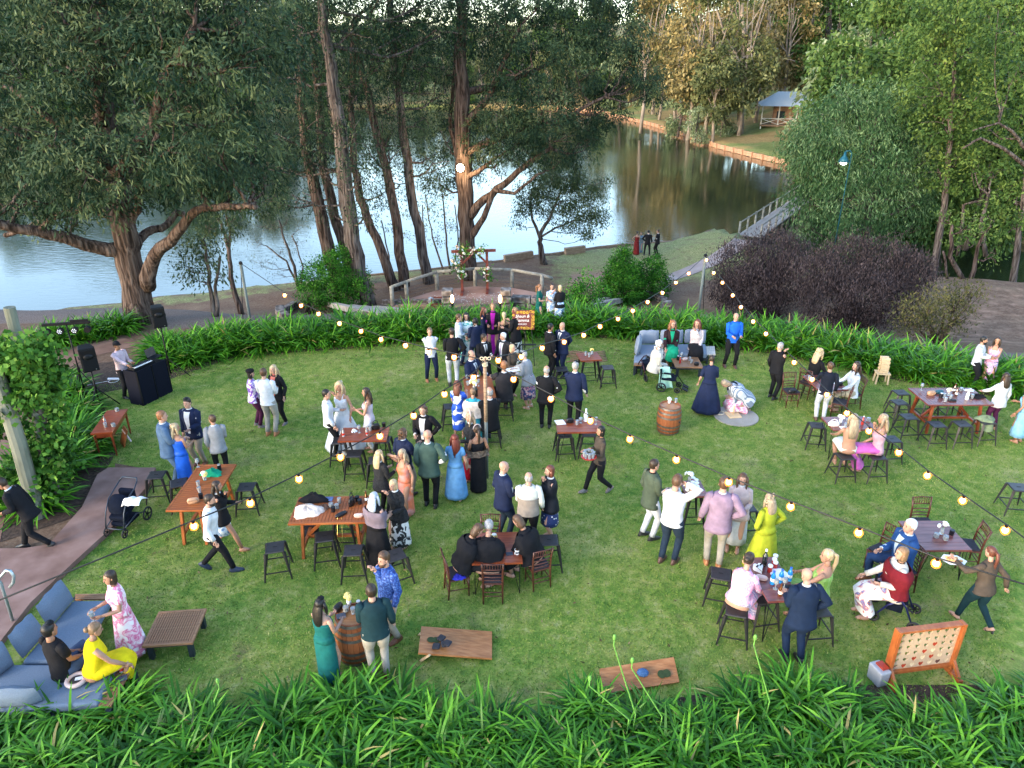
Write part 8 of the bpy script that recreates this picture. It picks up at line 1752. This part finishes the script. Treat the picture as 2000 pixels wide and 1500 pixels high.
# table j
vase(on('j',965,1060), 'yellow daffodils in a white vase on the square table', [FY, FY, FW], 5, .1, .05, False)
for x, y, lab in ((935,1068,'white cup at the left of the square table'),(958,1076,'white cup behind the grey-haired person'),(972,1092,'white cup in front of the black bag on the square table'),(1010,1082,'white cup at the right of the square table')): item('mug', on('j',x,y), lab, random.uniform(0,6))
item('pot', on('j',952,1064), 'black cup left of the daffodils'); bag(on('j',977,1079), .1, (.19,.12,.1), leather, 'black handbag in the middle of the square table', handle=False); item('jar', on('j',970,1066), 'glass candle jar right of the daffodils')
for i, (x, y) in enumerate(((943,1062),(995,1082),(934,1078))): tag(MB().box((0,0,.004),(.11,.08,.008),(0,0,.2*i)).build('coaster', M('slate_card', (.05,.06,.085)), loc=on('j',x,y)), ('slate card behind the left cup','slate card right of the black handbag','slate card under the left cup')[i], 'card')
heap(on('j',935,1092), .05,.05,.02, whm, 'white napkin at the left front corner of the square table', 'napkin', 'napkin', seed=6)
# table k, l
for x, y, k, lab in ((1580,742,'redglass','reddish glass at the left end of the plum table'),(1628,738,'glass','tall glass at the far end of the plum table'),(1634,742,'mug','white cup between the plates on the plum table'),(1622,744,'jar','candle jar on the plum table')): item(k, on('k',x,y), lab)
tag(MB().rings([(0,0,0,.09,.09),(0,0,.012,.1,.1)],18).build('plate', whm, loc=on('k',1630,748)), 'white plate in front of the woman in the white jumper', 'plate'); bag(on('k',1640,752), .2, (.15,.1,.08), leather, 'small black clutch near the white plate', handle=False)
bag(on('l',1628,831), -.1, (.24,.12,.09), whl, 'white handbag with a big loop handle on the left of the table'); vase(on('l',1641,828), 'dark bucket vase with sprigs in the middle of the bar table', [FW], 3, .14, .06, False)
for x, y, k, lab in ((1655,826,'glass','clear glass right of the bucket'),(1662,832,'clearbottle','clear bottle behind the backless woman'),(1684,829,'cola','red drink bottle at the right of the bar table'),(1651,835,'glass','short glass near the white napkin'),(1696,822,'jar','small candle jar at the far right corner')): item(k, on('l',x,y), lab)
tag(MB().box((0,0,.004),(.16,.1,.008)).build('napkin', whm, loc=on('l',1648,835)), 'flat white napkin beside the white handbag', 'napkin')
# table m
bag(on('m',1818,771), .2, (.2,.14,.1), tanl, 'tan leather clutch at the left of the long trestle table', handle=False); bag(on('m',1834,768), .1, (.2,.12,.08), M('teal_leather', (.02,.09,.12), .5), 'dark teal bag behind the tan clutch', handle=False)
vase(on('m',1852,773), 'orange and white flowers in a glass among the bottles of the trestle table', [FP, FW], 6, .1, .06)
for x, y, k, lab in ((1799,762,'wine','wine glass at the far left of the trestle table'),(1837,777,'can','dark can cooler in front of the teal bag'),(1843,776,'glass','clear tumbler left of the orange flowers'),(1856,779,'glass','clear tumbler right of the orange flowers'),(1867,773,'bottle','brown bottle right of the flowers'),(1877,763,'jar','candle jar at the back of the trestle table'),(1888,780,'whitebottle','small white bottle in front of the black coat'),(1898,778,'glass','tumbler by the black coat'),(1846,784,'glass','near clear tumbler on the trestle table'),(1863,766,'bottle','second brown bottle behind the first')): item(k, on('m',x,y), lab, s=.8 if k == 'whitebottle' else 1)
heap(on('m',1908,776), .2, .1, .07, black, 'black coat bundled on the right of the trestle table', seed=21); heap(on('m',1893,763), .12, .07, .04, whm, 'white cloth behind the black coat', 'cloth_bundle', 'cloth', seed=22); bag(on('m',1860,783), 0, (.2,.09,.04), leather, 'flat dark clutch at the front edge of the trestle table', 'clutch_bag', False, 'clutch')
heap(G(1926,820,.53), .2, .18, .09, M('olive_cloth', (.16,.2,.11), .9), 'olive green jacket thrown over the stool', 'jacket', 'jacket', hang=(0,-1,.2), seed=31)
# table n
vase(on('n',1838,1043), 'white flowers in a clear glass on the bare plum table', [FW], 7, .12, .08); item('jar', on('n',1828,1049), 'left of two candle jars on the bare plum table'); item('jar', on('n',1846,1054), 'right of two candle jars on the bare plum table'); item('pot', on('n',1858,1044), 'black cup right of the white flowers')
pt = thing('platter', 'pale platter of pastries carried by the waitress in brown', 'platter', G(1862,1095,.95), -.15); MB().rings([(0,0,0,.17,.12),(0,0,.012,.19,.14)],6).build('plate', whm, pt)
for k in range(9): MB().ell((-.09+.045*(k % 5),-.03+.06*(k//5),.03),(.028,.022,.02),8,5).build('pastry', M('pastry', (.6,.33,.13), .7), pt)
tg = thing('tray_of_glasses', 'bundle of empty glasses and red napkins carried by the waiter in brown', 'tray', G(1150,893,.95), 0); MB().rings([(0,0,0,.14,.14),(0,0,.015,.15,.15)],18).build('tray', redl, tg)
for k in range(8): a = k*pi/4; MB().rings([(.09*cos(a),.09*sin(a),.02,.025,.025),(.09*cos(a),.09*sin(a),.12,.032,.032)],10).build('glass', glassm, tg)
# coffee tables, sofas
item('clearbottle', G(238,1312,.31), 'clear bottle on the teak end ledge of the blue sofa'); tag(MB().box((0,0,.004),(.14,.1,.008),(0,0,.5)).build('menu_card', M('slate_card', (.05,.06,.085)), loc=G(237,1326,.31)), 'dark card with a white pen on the teak end ledge', 'card')
hat = thing('sun_hat', 'pale pink sun visor hat lying on the blue sofa', 'hat', G(150,1331,.35), .3); torus(.11,.03,24,8).build('brim', pinkl, hat, True, loc=(0,0,.03)); MB().rings([(0,0,.0,.1,.1),(0,0,.03,.1,.1)],18).build('crown', M('hat_lining', (.05,.04,.04)), hat); MB().box((.05,0,.045),(.12,.05,.01)).build('ribbon', whm, hat)
for x, y, k, lab in ((1324,703,'can','dark cooler at the left of the rear coffee table'),(1328,709,'cola','dark bottle in front on the rear coffee table'),(1347,704,'glass','tall clear glass on the rear coffee table'),(1350,709,'glass','front clear glass on the rear coffee table'),(1331,700,'wine','wine glass at the back of the rear coffee table')): item(k, G(x,y,.31), lab)
bag(G(1338,703,.31), .2, (.16,.1,.07), pinkl, 'blush clutch in the middle of the rear coffee table', handle=False); bag(G(1360,713,.31), 0, (.14,.1,.09), leather, 'black bag at the right of the rear coffee table', handle=False)
bag(G(1547,766,.42), .2, (.22,.12,.08), leather, 'black bag lying on the empty spindle-back chair', handle=False); heap(G(896,1128,.41), .1, .08, .03, M('blue_cloth', (.03,.03,.4)), 'bright blue cloth on the left spindle-back chair', 'cloth_bundle', 'cloth', seed=41)
# barrels
bt = bar2.location+Vector((0,0,.73)); b1t = bar1.location+Vector((0,0,hgt(1304,791,G(1304,842))-.02))
def ontop(px, py, z): return G(px, py, z)
bag(ontop(660,1190,.74), 1.1, (.18,.1,.09), leather, 'black clutch on the left of the barrel top', handle=False); vase(ontop(682,1182,.74), 'yellow daffodils in a white vase on the near barrel', [FY, FY], 8, .12, .05, False)
item('can', ontop(701,1187,.74), 'black drink cooler with a can on the near barrel'); item('jar', ontop(676,1193,.74), 'round candle jar beside the daffodils'); item('glass', ontop(690,1198,.74), 'clear glass in the middle of the near barrel'); tag(MB().box((0,0,.004),(.13,.1,.008),(0,0,.4)).build('menu_card', M('slate_card', (.05,.06,.085)), loc=ontop(666,1203,.74)), 'dark card with white pen on the near barrel', 'card')
vase(ontop(1307,787,b1t.z+.02), 'small white flowers in a low vase on the standing barrel', [FW], 4, .07, .04, False); item('glass', ontop(1320,786,b1t.z+.02), 'clear glass on the standing barrel')
item('redglass', on('a',207,834), 'tall pink drink on the small red-brown table'); item('clearbottle', on('a',206,828), 'clear bottle beside the pink drink'); item('jar', on('a',222,833), 'glass jar at the near corner of the small red-brown table'); item('jar', on('a',229,803), 'glass ashtray at the far corner of the small red-brown table')
# crate and glass jug on the platform
ct_ = G(858,597,PZ); cr = thing('crate', 'low dark wooden crate on the platform with a clear jug in front', 'crate', ct_)
for x in (-.35,.35): MB().box((x,0,.2),(.04,.3,.4)).build('side', redw, cr)
for z in (.05,.38): MB().box((0,.14,z),(.7,.03,.06)).build('slat', redw, cr); MB().box((0,-.14,z*.3),(.9,.03,.06)).build('slat', redw, cr)
item('glass', G(842,597,PZ), 'large clear glass jug beside the crate on the platform', s=4)
# petals scattered on the platform and round the arbour
rp = rng.uniform(0, 1, 170); pxx = A0.x+1+rng.normal(0, 1.5, 170); pyy = A0.y-1.2+rng.normal(0, .9, 170); k_ = (pyy > 33.2) & (pyy < 36.6); pxx = pxx[k_]; pyy = pyy[k_]; nq = len(pxx); a_ = rng.uniform(0, 6.28, nq)
tag(obj('petals', leaves_mesh('petals', np.stack([pxx, pyy, np.full(nq, PZ+.02)], 1), np.stack([np.cos(a_), np.sin(a_), np.zeros(nq)], 1), np.array([[0, 0, 1.]]*nq), rng.uniform(.05, .09, nq), rng.uniform(.04, .07, nq), flw[0])), 'white petals scattered on the platform in front of the arbour', 'petals', kind='stuff')
